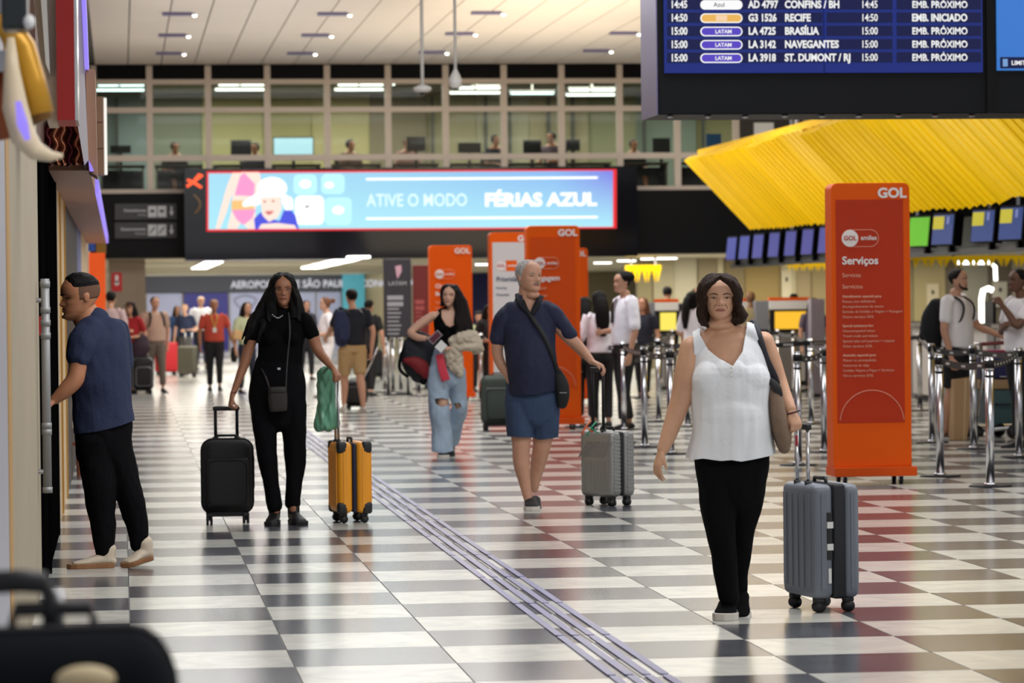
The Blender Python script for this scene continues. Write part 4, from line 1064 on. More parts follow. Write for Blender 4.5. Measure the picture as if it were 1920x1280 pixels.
# grey case of the woman in white: long side shown
sg = suitcase('grey hard suitcase with black zip band rolled by the woman in white top', 1540, 1142, .38, .24, .535, 1.77, GREY, ZIPB, gp=(1497, 799), ribs='v', rodw=.13, hs=-1, bw=.066, by=-.014, hy=.165)
for z in (.74, .26): Geo().box((-.372/2-.012, .235*.165, .067+.535*(.35+z*.4)), (.012, .03, .03)).build('handle_end', WHITE, sg)
Geo().box((-.372/2-.006, .038, .067+.535*.2), (.006, .014, .07)).build('tag', WHITE, sg)
Geo().tube([(-.372/2-.003, -.014, .067+.535*(.38+.012*i)) for i in range(8)], .003, 6).build('emblem', mat('emblem_red', hexc(150, 70, 40), .5), sg)
YELC = mat('case_yellow', hexc(236, 156, 32), .4)
sy = suitcase('yellow hard cabin suitcase with black corners and navy zip band', 657, 978, .34, .23, .475, 1.70, YELC, mat('zip_navy', hexc(16, 20, 46), .6), gp=(630, 706), hs=1, ribs='v', corner=RUB, rodw=.1, rodm=STEEL)
BLKC = mat('case_black_fabric', (.006, .006, .0065), .75, bump=.15, bscale=300)
sb = suitcase('black soft suitcase with black rods held by the woman in black', 427, 980, .345, .2, .5, 0, BLKC, DARK, style='soft', gp=(428, 766), rodw=.145, rodm=DARK, rodr=.011)
SILV = mat('case_silver', hexc(150, 150, 146), .35, .35)
ss = suitcase('silver ribbed suitcase with black rods rolled by the old man in polo', 1140, 947, .34, .235, .47, 2.17, SILV, ZIPB, gp=(1120, 692), rodw=.11, rodm=DARK, ribs='h', rodr=.011)
ORT = mat('tag_orange', hexc(220, 100, 50), .5); GRT = mat('tag_green', hexc(40, 150, 110), .5)
GRN = mat('case_green', hexc(62, 72, 64), .6)
sgn = suitcase('dark green suitcase standing behind the old man in polo', 935, 806, .40, .24, .56, 0, GRN, DARK, style='soft', rod=0)
suitcase('red hard suitcase behind the man in beige tee at left', 312, 703, .44, .26, .62, .2, mat('case_red', hexc(178, 24, 34), .4), DARK, rod=0)
suitcase('black suitcase with grey handle frame beside the man in beige tee', 268, 738, .34, .24, .52, .1, BLKC, STEEL, style='soft', rod=.12, rodw=.2, rodm=STEEL)
tp = PZ(264, 738)
tag(Geo().loft([((tp.x-.02, tp.y, .66), .13, .1), ((tp.x, tp.y, .78), .17, .12), ((tp.x+.02, tp.y, .9), .12, .09)], n=16).build('bag', mat('bag_plum', hexc(48, 28, 44), .7), None, True), 'dark plum bag lying on top of the black suitcase at left', 'bag')
suitcase('grey green suitcase left of the woman in orange top', 352, 707, .36, .26, .56, -.3, mat('case_olive', hexc(74, 72, 62), .5), DARK, rod=.3, rodw=.14, rodm=STEEL)
suitcase('small black suitcase far behind the khaki shorts', 706, 711, .28, .22, .48, 0, BLKC, DARK, style='soft', rod=0)
# position the four hero cases by yaw
# foreground blurred case
fz = PD(110, 1225, 5.6)
t = suitcase('very near blurred black suitcase at the lower left corner', 0, 0, .40, .24, .55, .1, mat('case_near_black', (.004, .005, .007), .8, spec=.1), DARK, rod=0, style='soft', pos=(PY(100, 1200, 5.6).x, 5.6, 0))
sc_ = PY(100, 1178, 5.6).z/(.55+.067)
t.scale = (1, 1, sc_)
a_ = [PY(u, v, 5.6)-Vector(t.location) for u, v in ((-40, 1092), (40, 1088), (82, 1092), (92, 1120), (96, 1200))]
zc_ = [Vector((p.x, 0, p.z/sc_)) for p in a_]
Geo().tube(zc_, .013, 10).build('grip', RUB, t, True)
bb_ = [PY(u, v, 5.6)-Vector(t.location) for u, v in ((106, 1110), (104, 1200))]
Geo().tube([Vector((p.x, .05, p.z/sc_)) for p in bb_], .02, 10).build('rod', STEEL, t, True)
p = PY(145, 1277, 5.45)-Vector(t.location)
Geo().ell((p.x, -.13, p.z/sc_), (.05, .02, .02/sc_*1.2)).build('badge', mat('badge_cream', hexc(200, 180, 140), .5), t, True)
# ------------------------------------------------------------------ luggage cart at the right
p = PZ(1856, 822)
cart = thing('luggage_cart', 'chrome luggage cart loaded with boxes in front of the man with backpack', 'cart', (p.x, p.y, 0))
kx = p.y/FPX
def cx(u): return (u-1856)*kx
def cz(v): return (822-v)*kx
Geo().tube([(cx(1812), -.2, cz(806)), (cx(1925), -.2, cz(797)), (cx(1990), -.2, cz(797)), (cx(1990), .4, cz(797)), (cx(1812), .4, cz(806))], .02, 8, closed=True).build('frame', CHROME, cart, True)
Geo().tube([(cx(1822), -.15, cz(802)), (cx(1836), -.15, cz(700)), (cx(1832), -.15, cz(640)), (cx(1838), .35, cz(640)), (cx(1836), .35, cz(700)), (cx(1822), .35, cz(802))], .018, 8).build('handle_frame', CHROME, cart, True)
Geo().tube([(cx(1832), -.18, cz(640)), (cx(1900), -.18, cz(636))], .02, 8).build('handle', mat('cart_handle_red', hexc(130, 60, 60), .5), cart, True)
for u in (1893, 1985, 1820):
    for y in (-.2, .4): Geo().cyl((cx(u), y-.02, .075), (cx(u), y+.02, .075), .075, n=18).build('wheel', RUB, cart, True)
def cargo(nm, lab, cat, u0, v0, u1, v1, y0, y1_, m):
    c = Vector((cx((u0+u1)/2), (y0+y1_)/2, cz((v0+v1)/2)))+cart.location
    t = thing(nm, lab, cat, (c.x, c.y, cz(v1)+cart.location.z))
    h_ = (v1-v0)*kx
    rbox('body', (0, 0, h_/2), ((u1-u0)*kx, y1_-y0, h_), .02, m, t)
    return t
t = cargo('suitcase', 'teal suitcase lying on the luggage cart', 'suitcase', 1842, 728, 1908, 793, -.15, .35, mat('teal_case', hexc(48, 78, 82), .5))
Geo().tube([(-.08, -.26, .2), (-.07, -.29, .2), (.07, -.29, .2), (.08, -.26, .2)], .01, 8).build('carry_handle', RUB, t)
t = cargo('box', 'tan cardboard box on the teal suitcase of the cart', 'box', 1838, 708, 1915, 727, -.15, .35, mat('card_tan', hexc(158, 128, 92), .7))
Geo().box((0, 0, .075*2-.02), (.06, .5, .006)).build('tape', WHITE, t)
t = cargo('bag', 'violet blue bag stacked under the magenta bag on the cart', 'bag', 1836, 664, 1916, 707, -.1, .3, mat('bag_navy', hexc(24, 24, 80), .6))
t = cargo('bag', 'thin magenta bag on top of the luggage pile', 'bag', 1840, 652, 1900, 663, -.1, .25, mat('bag_magenta', hexc(150, 30, 90), .6))
p = PZ(1806, 826)
t = thing('box', 'tall leaning tan carton between the chrome queue posts at right', 'box', (p.x, p.y, 0))
g = Geo(); hh_ = (828-708)*kx
g.prism([(-.1, 0), (.04, 0), (.13, hh_), (-.09, hh_*.97)], 0, .3).build('body', mat('carton', hexc(186, 150, 108), .7), t, bevel=.008)
Geo().prism([(.0, 0.0), (.012, 0.0), (.04, hh_*.98), (.02, hh_*.98)], -.004, 0).build('edge_tape', mat('carton_tape', hexc(205, 180, 140), .6), t)
# ------------------------------------------------------------------ people: tools
def bake(g, name, m, parent, vox, smooth=2, folds=None, trim=None, thick=.004):
    """union of closed shapes -> one continuous smooth surface"""
    me = g.mesh(name)
    bm = bmesh.new(); bm.from_mesh(me); bmesh.ops.recalc_face_normals(bm, faces=bm.faces); bm.to_mesh(me); bm.free()
    o = bpy.data.objects.new(name, me); COL.objects.link(o)
    r = o.modifiers.new('r', 'REMESH'); r.mode = 'VOXEL'; r.voxel_size = vox; r.use_smooth_shade = True
    if smooth:
        s_ = o.modifiers.new('s', 'SMOOTH'); s_.iterations = smooth; s_.factor = .5
    dg = bpy.context.evaluated_depsgraph_get()
    nm = bpy.data.meshes.new_from_object(o.evaluated_get(dg))
    bpy.data.objects.remove(o); bpy.data.meshes.remove(me)
    if folds:
        amp, sx, sy, sz = folds
        nm.update()
        nv = len(nm.vertices); co = np.empty(nv*3); no = np.empty(nv*3)
        nm.vertices.foreach_get('co', co); nm.vertex_normals.foreach_get('vector', no)
        co = co.reshape(-1, 3); no = no.reshape(-1, 3)
        d = np.array([noise.noise((c[0]*sx, c[1]*sy, c[2]*sz))+.45*noise.noise((c[0]*sx*2.3+9, c[1]*sy*2.3, c[2]*sz*2.6)) for c in co])*amp
        co += no*d[:, None]
        nm.vertices.foreach_set('co', co.ravel()); nm.update()
    if trim:
        bm = bmesh.new(); bm.from_mesh(nm)
        for poly, ylim in trim:
            n = len(poly)
            for i in range(n):
                a, b = poly[i], poly[(i+1) % n]
                d = Vector((b[0]-a[0], 0, b[1]-a[1]))
                nn = Vector((d.z, 0, -d.x)).normalized()
                bmesh.ops.bisect_plane(bm, geom=bm.verts[:]+bm.edges[:]+bm.faces[:], plane_co=(a[0], 0, a[1]), plane_no=nn, dist=1e-6)
            area2 = sum(poly[i][0]*poly[(i+1) % n][1]-poly[(i+1) % n][0]*poly[i][1] for i in range(n))
            sg_ = 1 if area2 > 0 else -1
            kill = []
            for f in bm.faces:
                c = f.calc_center_median()
                if ylim is not None and not (ylim[0] < c.y < ylim[1]): continue
                if all(sg_*((poly[(i+1) % n][0]-poly[i][0])*(c.z-poly[i][1])-(poly[(i+1) % n][1]-poly[i][1])*(c.x-poly[i][0])) > 0 for i in range(n)): kill.append(f)
            bmesh.ops.delete(bm, geom=kill, context='FACES')
        bm.to_mesh(nm); bm.free()
    nm.name = name; nm.materials.clear()
    nm.materials.append(m)
    nm.polygons.foreach_set('material_index', [0]*len(nm.polygons))
    nm.polygons.foreach_set('use_smooth', [True]*len(nm.polygons))
    o = bpy.data.objects.new(name, nm); COL.objects.link(o)
    if trim:
        sd = o.modifiers.new('solid', 'SOLIDIFY'); sd.thickness = thick; sd.offset = 0
    if parent: o.parent = parent
    return o
PW = ([0, .02, .06, .12, .2, .3, .4, .5, .6, .7, .8, .9, .96, 1], [0, .09, .15, .205, .25, .283, .308, .325, .335, .335, .312, .243, .155, 0])
PF = ([0, .02, .06, .12, .18, .23, .28, .33, .4, .5, .58, .65, .75, .85, .93, 1], [.2, .32, .375, .395, .372, .385, .385, .372, .37, .358, .385, .39, .37, .3, .2, 0])
PBk = ([0, .1, .2, .35, .5, .6, .7, .8, .9, .96, 1], [.0, .06, .16, .33, .43, .46, .455, .41, .3, .18, 0])
class Head:
    """sculpted head; local x across the face, -y where the nose points, z up from the chin"""
    def __init__(s, c, H, yaw=0., pitch=0., roll=0., w=1., jaw=1., age=0.):
        s.c = Vector(c); s.H = H; s.w = w; s.jaw = jaw; s.age = age
        s.R = Matrix.Rotation(yaw, 3, 'Z') @ Matrix.Rotation(roll, 3, 'Y') @ Matrix.Rotation(pitch, 3, 'X')
        s.piv = Vector((0, 0, .45*H))
    def T(s, p): return s.c+s.piv+s.R @ (Vector(p)-s.piv)
    def wid(s, z):
        q = float(np.interp(z, *PW))*s.w
        if z < .35: q *= s.jaw+(1-s.jaw)*z/.35
        return q
    def disp(s, x, z):
        G = lambda a, b, c, d: math.exp(-((x-a)/c)**2-((z-b)/d)**2)
        nz = float(np.interp(z, [.31, .325, .36, .38, .44, .5, .55], [0, .04, .095, .1, .06, .028, 0]))
        d = nz*math.exp(-(x/(.042+.03*math.exp(-((z-.36)/.04)**2)))**2)
        for q in (-1, 1):
            d += -.042*G(q*.14, .49, .075, .045)+.018*G(q*.15, .565, .09, .02)+.016*G(q*.2, .4, .07, .05)
            d += .02*G(q*.075, .355, .028, .022)-.012*s.age*G(q*.13, .3, .02, .06)-.01*s.age*G(q*.13, .43, .06, .012)
        d += .018*G(0, .255, .11, .013)+.02*G(0, .218, .095, .016)-.014*G(0, .237, .11, .008)+.012*G(0, .1, .08, .04)
        return d
    def front(s, x, z):
        w = s.wid(z); f = float(np.interp(z, *PF))
        t = max(0., 1-(min(abs(x), w*.999)/max(w, 1e-6))**2.3)
        return -(f*t**.5+s.disp(x, z))
    def P(s, x, z, out=0.):
        """point on the face surface at (x, z) in head heights"""
        return s.T(Vector((x, s.front(x, z)-out, z))*s.H)
    def geo(s, g, n=72, m=60):
        vs = []; H = s.H
        zs = [.5-.5*math.cos(PI*(i+.5)/m) for i in range(m)]
        for z in zs:
            w = s.wid(z); f = float(np.interp(z, *PF)); b = float(np.interp(z, *PBk))
            for k in range(n):
                a = 2*PI*k/n; sx = math.sin(a); cy = math.cos(a)
                x = w*math.copysign(abs(sx)**.92, sx)
                if cy > 0: y = -f*cy**.9; y -= s.disp(x, z)*min(1, cy*1.6)
                else: y = -b*cy
                vs.append(s.T(Vector((x, y, z))*H))
        fs = []
        for i in range(m-1): fs += [(i*n+k, i*n+(k+1) % n, (i+1)*n+(k+1) % n, (i+1)*n+k) for k in range(n)]
        fs += [tuple(range(n-1, -1, -1)), tuple(range((m-1)*n, m*n))]
        g.add(vs, fs)
        for q in (-1, 1):  # ears
            M = s.R @ Matrix.Rotation(q*.35, 3, 'Z')
            c = Vector((q*(s.wid(.48)+.015), .05, .47))
            g.ell(s.T(c*H), (.022*H, .06*H, .1*H), M, 16, 10)
            g.ell(s.T((c+Vector((q*.012, .03, .03)))*H), (.02*H, .045*H, .07*H), M, 14, 8)
    def face(s, root, skin_lip, brow, iris=(.05, .03, .02), eye=.06, openness=.5, detail=True, sad=0.):
        H = s.H
        W_ = mat('eye_white', hexc(205, 195, 188), .3); I_ = mat('iris_%02d%02d' % (iris[0]*99, iris[1]*99), iris, .2)
        lid = mat('lid_dark', (.02, .012, .01), .6)
        for q in (-1, 1):
            c = s.P(q*.145, .488, -.012)
            M = s.R @ Matrix.Rotation(q*.25, 3, 'Z')
            Geo().ell(c, (eye*H, .03*H, .033*H*openness*1.6), M, 14, 10).build('eye', W_, root, True)
            c2 = s.P(q*.143, .488, .008)
            Geo().ell(c2, (.026*H, .014*H, .026*H*min(1, openness*1.7)), M, 12, 8).build('iris', I_, root, True)
            pts = [(s.P(q*(.145+t*.075), .488+.034*(1-t*t)*(.55+openness*.5), .004), r_*H, r_*H) for t, r_ in ((-1, .004), (-.5, .008), (0, .01), (.5, .009), (1, .005))]
            Geo().loft(pts, 8, 2).build('lash_shade_line', lid, root, True)  # upper lashes and the lid's shadow, drawn as one dark line
            pts = [(s.P(q*x, z, .002), r_*H, r_*H*.6) for x, z, r_ in ((.06, .565, .009), (.11, .585, .014), (.17, .59, .012), (.235, .57, .005))]
            Geo().loft(pts, 8, 3).build('eyebrow', brow, root, True)
            Geo().ell(s.P(q*.035, .335, -.004), (.014*H, .012*H, .009*H), s.R, 10, 6).build('nostril', lid, root, True)
        up = [(s.P(x, .25+dz-sad*(abs(x)/.115)**2, -.002), r_*H, r_*H*.9) for x, dz, r_ in ((-.115, -.01, .004), (-.06, .003, .011), (0, .002, .011), (.06, .003, .011), (.115, -.01, .004))]
        lo = [(s.P(x, .222+dz-sad*(abs(x)/.11)**2, -.001), r_*H, r_*H*.9) for x, dz, r_ in ((-.11, .014, .004), (-.055, 0, .014), (0, -.003, .016), (.055, 0, .014), (.11, .014, .004))]
        g = Geo(); g.loft(up, 10, 3); g.loft(lo, 10, 3); g.build('lips', skin_lip, root, True)
        Geo().loft([(s.P(x, .236+dz-sad*(abs(x)/.11)**2, .003), .0035*H, .003*H) for x, dz in ((-.11, 0), (-.04, .002), (.04, .002), (.11, 0))], 6, 2).build('mouth_line', lid, root, True)
    def hair(s, root, m, opening, thick, z0=-.05, n=72, mm=46, top=1.0, noise_amp=.02, inner=.94, name='hair', wide=None, seed=0., groove=26, sc=1.):
        """closed hair shell; opening(z)->(left,right) half angles of the face gap, thick(z,a) in head heights"""
        H = s.H; vs = []; rings = 0; nn = 40
        zs = [z0+(1.0-z0)*(i/mm) for i in range(mm)]
        zs[-1] = .985
        for z in zs:
            zc = min(max(z, .0), 1.)
            w = s.wid(max(zc, .3)) if z < .3 else s.wid(zc)
            f = float(np.interp(max(zc, .35), *PF)); b = float(np.interp(max(zc, .35), *PBk))
            if z > .9:
                pass
            al, ar = opening(z)
            al = max(al, .004); ar = max(ar, .004)
            out = []; inn = []
            for k in range(nn+1):
                a = al+(2*PI-ar-al)*k/nn
                sx = math.sin(a); cy = math.cos(a)
                th = thick(z, a); end = min(1, min(k, nn-k)/4.)
                th = th*(.35+.65*end)
                th += noise_amp*(noise.noise((math.cos(a)*3+seed, math.sin(a)*3, z*1.2))+.35*math.sin(a*groove+3*noise.noise((a, z*2, seed))))*end
                yy = -f*cy if cy > 0 else -b*cy
                zz = z+(th*.8 if z > .8 else 0)*((z-.8)/.2 if z > .8 else 0)
                out.append(s.T(Vector(((w+th)*sx, yy+(-th*cy), zz))*H))
                inn.append(s.T(Vector((w*inner*sx, yy*inner, min(z, .97)))*H))
            ring = out+inn[::-1]
            vs += ring; rings += 1
        n_ = 2*(nn+1); fs = []
        for i in range(rings-1): fs += [(i*n_+k, i*n_+(k+1) % n_, (i+1)*n_+(k+1) % n_, (i+1)*n_+k) for k in range(n_)]
        fs.append(tuple(range(n_-1, -1, -1)))
        t = (rings-1)*n_
        fs.append(tuple(range(t, t+nn+1)))
        fs.append(tuple([t]+list(range(t+n_-1, t+nn, -1))+[t+nn]))
        g = Geo().add(vs, fs)
        return g
def hand(g, W, d, n, t, L, curl=.35, spread=.12, thumb=.6, tcurl=.3, curls=None):
    """W wrist, d towards the fingers, n out of the palm, t to the thumb side"""
    W = Vector(W); d = Vector(d).normalized(); n = Vector(n); n = (n-d*n.dot(d)).normalized(); t0 = Vector(t)
    t = d.cross(n); t = t if t.dot(t0) > 0 else -t
    pl_ = L*.5
    g.loft([(W-d*L*.12, L*.14, L*.12), (W, L*.15, L*.115), (W+d*pl_*.4, L*.2, L*.105), (W+d*pl_*.85, L*.225, L*.095), (W+d*pl_, L*.215, L*.08)], 16, 3, ref=t)
    for i, (o, ln) in enumerate(((.17, .44), (.06, .5), (-.055, .46), (-.165, .36))):
        c_ = curls[i] if curls else curl
        p = W+d*pl_*.92+t*o*L; ang = 0.; dd = (d+t*spread*(o/.17)*1.).normalized()
        pts = [(p-dd*L*.08, L*.05, L*.05), (p, L*.05, L*.05)]
        for j, fr in enumerate((.42, .32, .26)):
            ang += c_*(1.0 if j else .9)*(1+.15*j)
            v = dd*math.cos(ang)+n*math.sin(ang)
            p = p+v*ln*L*fr; r = L*(.047-.006*j)
            pts.append((p, r, r))
        g.loft(pts, 10, 3, ref=t)
    p = W+d*L*.12+t*L*.12
    v = (d*math.cos(thumb)+t*math.sin(thumb)+n*.25).normalized()
    pts = [(p, L*.07, L*.07), (p+v*L*.17, L*.062, L*.062)]
    v2 = (v+d*.3+n*tcurl).normalized(); q = p+v*L*.17+v2*L*.15; pts.append((q, L*.052, L*.05))
    v3 = (v2+n*tcurl-t*.2).normalized(); pts.append((q+v3*L*.12, L*.04, L*.04))
    g.loft(pts, 10, 3, ref=n)
def shoe(root, heel, toe_dir, L, m_up, m_sole, h=.075, lift=0., pitch=0., name='shoe', sole_h=.028, ankle=True, up=None, w=1.):
    """heel at the floor, toe_dir horizontal"""
    d = Vector(toe_dir).normalized(); u = Vector((0, 0, 1))
    side = d.cross(u).normalized()
    R = Matrix.Rotation(pitch, 3, side)
    d = R @ d; u = R @ u
    H0 = Vector(heel)+Vector((0, 0, lift))
    def X(a, b, c): return H0+d*a*L+side*b+u*c
    out = [(-.0, .0), (.03, .028), (.15, .034), (.4, .032), (.62, .043), (.8, .044), (.93, .032), (1.0, .0)]
    P = [(a, b*w) for a, b in out]+[(a, -b*w) for a, b in out[-2:0:-1]]
    g = Geo(); n = len(P)
    vs = [X(a, b*1.04, 0) for a, b in P]+[X(a, b*1.06, sole_h) for a, b in P]
    g.add(vs, [tuple(range(n-1, -1, -1)), tuple(range(n, 2*n))]+[(i, (i+1) % n, n+(i+1) % n, n+i) for i in range(n)])
    so = g.build('sole', m_sole, root, bevel=.004)
    g = Geo()
    sec = [(.03, .026, .06), (.12, .034, h), (.28, .034, h*1.0), (.45, .036, h*.85), (.62, .041, h*.66), (.76, .039, h*.56), (.84, .032, h*.5)]
    g.loft([(X(a, 0, sole_h*.6+(hh-sole_h)*.5+.004), b*w, max(.010, (hh-sole_h)*.5+.005)) for a, b, hh in sec], 20, 4, ref=side)
    if ankle: g.loft([(X(.16, 0, h*.6), .034*w, .045), (X(.14, 0, h*1.25), .036*w, .05)], 16, 3, ref=side)
    o = bake(g, name, m_up, root, .006, 2)
    so.parent = o
    return o
class Fig:
    def __init__(s, label, u, v, cat='person', group=None):
        p = PZ(u, v); s.d = (p-CAM).dot(FWD); s.k = s.d/FPX
        s.yaw = math.atan2(-(p.x-CAM.x), (p.y-CAM.y))
        s.root = thing('person', label, cat, p, s.yaw, group)
        s.inv = (Matrix.Translation(p) @ Matrix.Rotation(s.yaw, 4, 'Z')).inverted()
    def L(s, u, v, dy=0.):
        """pixel (u, v), dy pixels (at this person's scale) away from the camera -> local metres"""
        return s.inv @ PD(u, v, s.d+dy*s.k)
    def lo(s, g, pts, n=22, **kw):
        """pts: (u, v, dy, r across, r deep) in pixels"""
        g.loft([(s.L(p[0], p[1], p[2]), p[3]*s.k, p[4]*s.k) for p in pts], n, **kw); return g
    def el(s, g, u, v, dy, rx, ry, rz, rot=0.):
        g.ell(s.L(u, v, dy), (rx*s.k, ry*s.k, rz*s.k), Matrix.Rotation(-rot, 3, 'Y')); return g
    def poly(s, pts): return [(lambda q: (q.x, q.z))(s.L(u, v)) for u, v in pts]
def skin(name, c, v=.12): return mat(name, hexc(*c), .5, var=v, vscale=14, bump=.04, bscale=90)
SK_A = skin('skin_tan', (216, 166, 134)); SK_B = skin('skin_brown', (168, 114, 84)); SK_C = skin('skin_rosy', (205, 154, 126)); SK_D = skin('skin_warm', (190, 128, 92)); SK_E = skin('skin_light', (214, 168, 142)); SK_F = skin('skin_dark', (110, 74, 56))
LIP = mat('lips', hexc(150, 88, 80), .4); LIP2 = mat('lips_pale', hexc(168, 104, 90), .45)
def hairm(n, c): return mat(n, hexc(*c), .55, spec=.2, var=.5, vscale=60, stretch=(1, 1, .08), bump=.5, bscale=160)
HBR = hairm('hair_brown', (52, 34, 25)); HBK = hairm('hair_black', (12, 9, 8)); HWH = hairm('hair_white', (205, 203, 200)); HDB = hairm('hair_darkbrown', (26, 18, 15)); HBL = hairm('hair_blond', (190, 160, 110))
CBLK = mat('cloth_black', (.004, .004, .005), .9, bump=.1, bscale=120, spec=.1)
CPANT = mat('cloth_black_trousers', (.004, .004, .005), .9, bump=.12, bscale=90, spec=.1)
# ------------------------------------------------------------------ the walkers in front
def hem(f, pts, down=140):
    """trim everything below the line through pts (u, v)"""
    out = []
    for (a, b) in zip(pts[:-1], pts[1:]):
        out.append((f.poly([a, b, (b[0], b[1]+down), (a[0], a[1]+down)]), None))
    return out
def legs(f, g, chain, **kw): f.lo(g, chain, **kw)
# ===== woman in the white sleeveless top
F = Fig('older woman with short brown hair in white sleeveless top and black trousers walking', 1372, 1158)
k = F.k
g = Geo()
hd = Head(F.L(1350, 601, 6), 86*k, yaw=.04, w=1.08, jaw=1.02, age=1.)
hd.geo(g)
F.el(g, 1350, 610, 2, 27, 24, 12)                                   # soft chin
F.lo(g, [(1352, 596, 14, 24, 26), (1355, 622, 14, 27, 28), (1360, 640, 12, 42, 32), (1364, 660, 8, 62, 38)])
F.lo(g, [(1364, 648, 8, 62, 34), (1367, 690, 4, 66, 46), (1370, 740, 2, 68, 50), (1372, 800, 2, 66, 52), (1372, 860, 4, 66, 50)])
F.lo(g, [(1345, 632, 12, 22, 24), (1312, 644, 8, 20, 24), (1294, 656, 6, 21, 24)])
F.lo(g, [(1372, 626, 12, 20, 24), (1408, 632, 8, 18, 24), (1430, 645, 6, 20, 24)])
F.lo(g, [(1297, 652, 6, 22, 26), (1290, 690, 4, 24, 27), (1280, 738, 6, 21, 24), (1266, 780, 4, 18, 20), (1254, 815, -2, 15, 16), (1243, 842, -8, 11.5, 10)])
F.lo(g, [(1432, 640, 6, 19, 25), (1444, 672, 8, 19, 24), (1458, 712, 10, 17, 20), (1470, 742, -4, 14.5, 16), (1482, 766, -24, 11, 11)])
hand(g, F.L(1241, 845, -9), (-.30, -.15, -1), (.5, .3, 0), (.6, -.7, -.2), 62*k, curl=.32, thumb=.5)
hand(g, F.L(1484, 770, -28), (.32, -.35, -.9), (-.3, .6, -.3), (-.9, -.3, -.2), 56*k, curl=.75, thumb=.35, tcurl=.5)
F.lo(g, [(1352, 1075, -2, 14, 16), (1362, 1116, -2, 13, 14), (1364, 1134, 6, 13, 15)])
F.lo(g, [(1388, 1080, 80, 14, 16), (1386, 1116, 92, 12, 14)])
bake(g, 'body', SK_A, F.root, .0046, 2)
hd.face(F.root, LIP2, mat('brow_brown', (.035, .02, .014), .7), openness=.34, sad=.016)
# wrinkle lines
Geo().loft([(hd.P(-.1, .36, .001), .002, .002), (hd.P(-.135, .31, .001), .003, .003), (hd.P(-.15, .26, .001), .002, .002)], 6, 2).build('cheek_fold', mat('fold_skin', hexc(158, 114, 90), .6), F.root)
Geo().loft([(hd.P(.1, .36, .001), .002, .002), (hd.P(.135, .31, .001), .003, .003), (hd.P(.15, .26, .001), .002, .002)], 6, 2).build('cheek_fold', mat('fold_skin', hexc(158, 114, 90), .6), F.root)
def opF(z):
    a = np.interp(z, [-.2, .0, .3, .55, .68, .78, .86, .9], [1.25, 1.15, 1.05, .95, .8, .55, .25, 0])
    return a*1.05, a*1.02
def thF(z, a):
    side = abs(math.sin(a)); back = max(0, -math.cos(a))
    t = np.interp(z, [-.15, 0, .2, .4, .6, .8, 1], [.07, .14, .16, .14, .13, .1, .07])
    return t*(.55+.5*side+.25*back)+.02*math.sin(a*3+1)*(1 if z < .3 else .4)
hg = hd.hair(F.root, HBR, opF, thF, z0=-.12, seed=2., noise_amp=.03)
for (uv) in ([(1322, 560, -18, 6, 8), (1314, 580, -10, 9, 12), (1317, 598, -6, 8, 10), (1328, 612, -12, 3, 4)], [(1378, 560, -18, 6, 8), (1388, 582, -8, 9, 12), (1392, 596, -4, 9, 12), (1376, 600, -12, 5, 6)],
             [(1345, 522, -30, 4, 6), (1328, 534, -38, 7, 5), (1318, 552, -30, 6, 5), (1315, 572, -20, 5, 6)], [(1352, 520, -32, 5, 6), (1370, 530, -38, 8, 5), (1380, 548, -32, 7, 5), (1384, 570, -22, 6, 6)],
             [(1384, 594, 0, 7, 10), (1398, 590, 4, 5, 8)]):
    F.lo(hg, uv, 12)
bake(hg, 'hair', HBR, F.root, .0042, 1, folds=(.003, 60, 60, 8))
WTOP = mat('white_top', hexc(240, 243, 247), .8, bump=.12, bscale=60)
g = Geo()
F.lo(g, [(1362, 628, 10, 52, 30), (1366, 655, 6, 70, 44), (1369, 690, 0, 73, 54), (1370, 722, -2, 75, 60), (1371, 760, 0, 74, 62), (1373, 800, -2, 74, 66), (1372, 835, 0, 80, 66), (1371, 875, 0, 88, 66)], 40)
F.el(g, 1338, 712, -14, 42, 45, 42); F.el(g, 1402, 710, -14, 42, 45, 42); F.el(g, 1370, 700, -8, 56, 54, 40); F.el(g, 1372, 780, -14, 66, 56, 56)
F.lo(g, [(1345, 630, 12, 26, 30), (1312, 641, 8, 24, 30), (1294, 652, 6, 25, 30)])
F.lo(g, [(1372, 624, 12, 24, 30), (1410, 628, 8, 22, 30), (1434, 642, 6, 23, 30)])
tr = [(F.poly([(1313, 580), (1313, 628), (1328, 655), (1348, 671), (1374, 685), (1392, 658), (1400, 612), (1398, 580)]), None),
      (F.poly([(1240, 590), (1298, 590), (1300, 630), (1305, 662), (1303, 685), (1292, 716), (1240, 716)]), None),
      (F.poly([(1413, 590), (1414, 612), (1429, 655), (1441, 690), (1450, 716), (1500, 716), (1500, 590)]), None)]
hp = [(1270, 856), (1286, 858), (1300, 860), (1318, 857), (1335, 859), (1352, 861), (1372, 859), (1390, 862), (1408, 859), (1424, 856), (1440, 853), (1452, 850), (1480, 850)]
tr += hem(F, hp)
bake(g, 'top', WTOP, F.root, .0055, 3, folds=(.011, 13, 13, 2.2), trim=tr)
for i in range(3): F.el(Geo(), 0, 0, 0, 1, 1, 1)
gb = Geo()
for v in (689, 697, 705): gb.ell(F.L(1372, v, -66), (1.6*k, 1.6*k, 1.6*k), n=8, m=6)
gb.build('button', mat('button_pearl', hexc(210, 205, 190), .3), F.root)
g = Geo()
F.lo(g, [(1372, 846, 2, 72, 52), (1372, 880, 2, 70, 52), (1371, 915, 4, 62, 48)], 30)
F.lo(g, [(1346, 880, 0, 40, 46), (1346, 940, -8, 34, 38), (1352, 1000, -14, 28, 30), (1360, 1060, -10, 23, 26), (1367, 1118, -6, 20, 24)])
F.lo(g, [(1404, 880, 4, 37, 44), (1396, 940, 20, 33, 36), (1388, 1000, 40, 27, 30), (1386, 1060, 62, 20, 24), (1384, 1112, 80, 16, 20)])
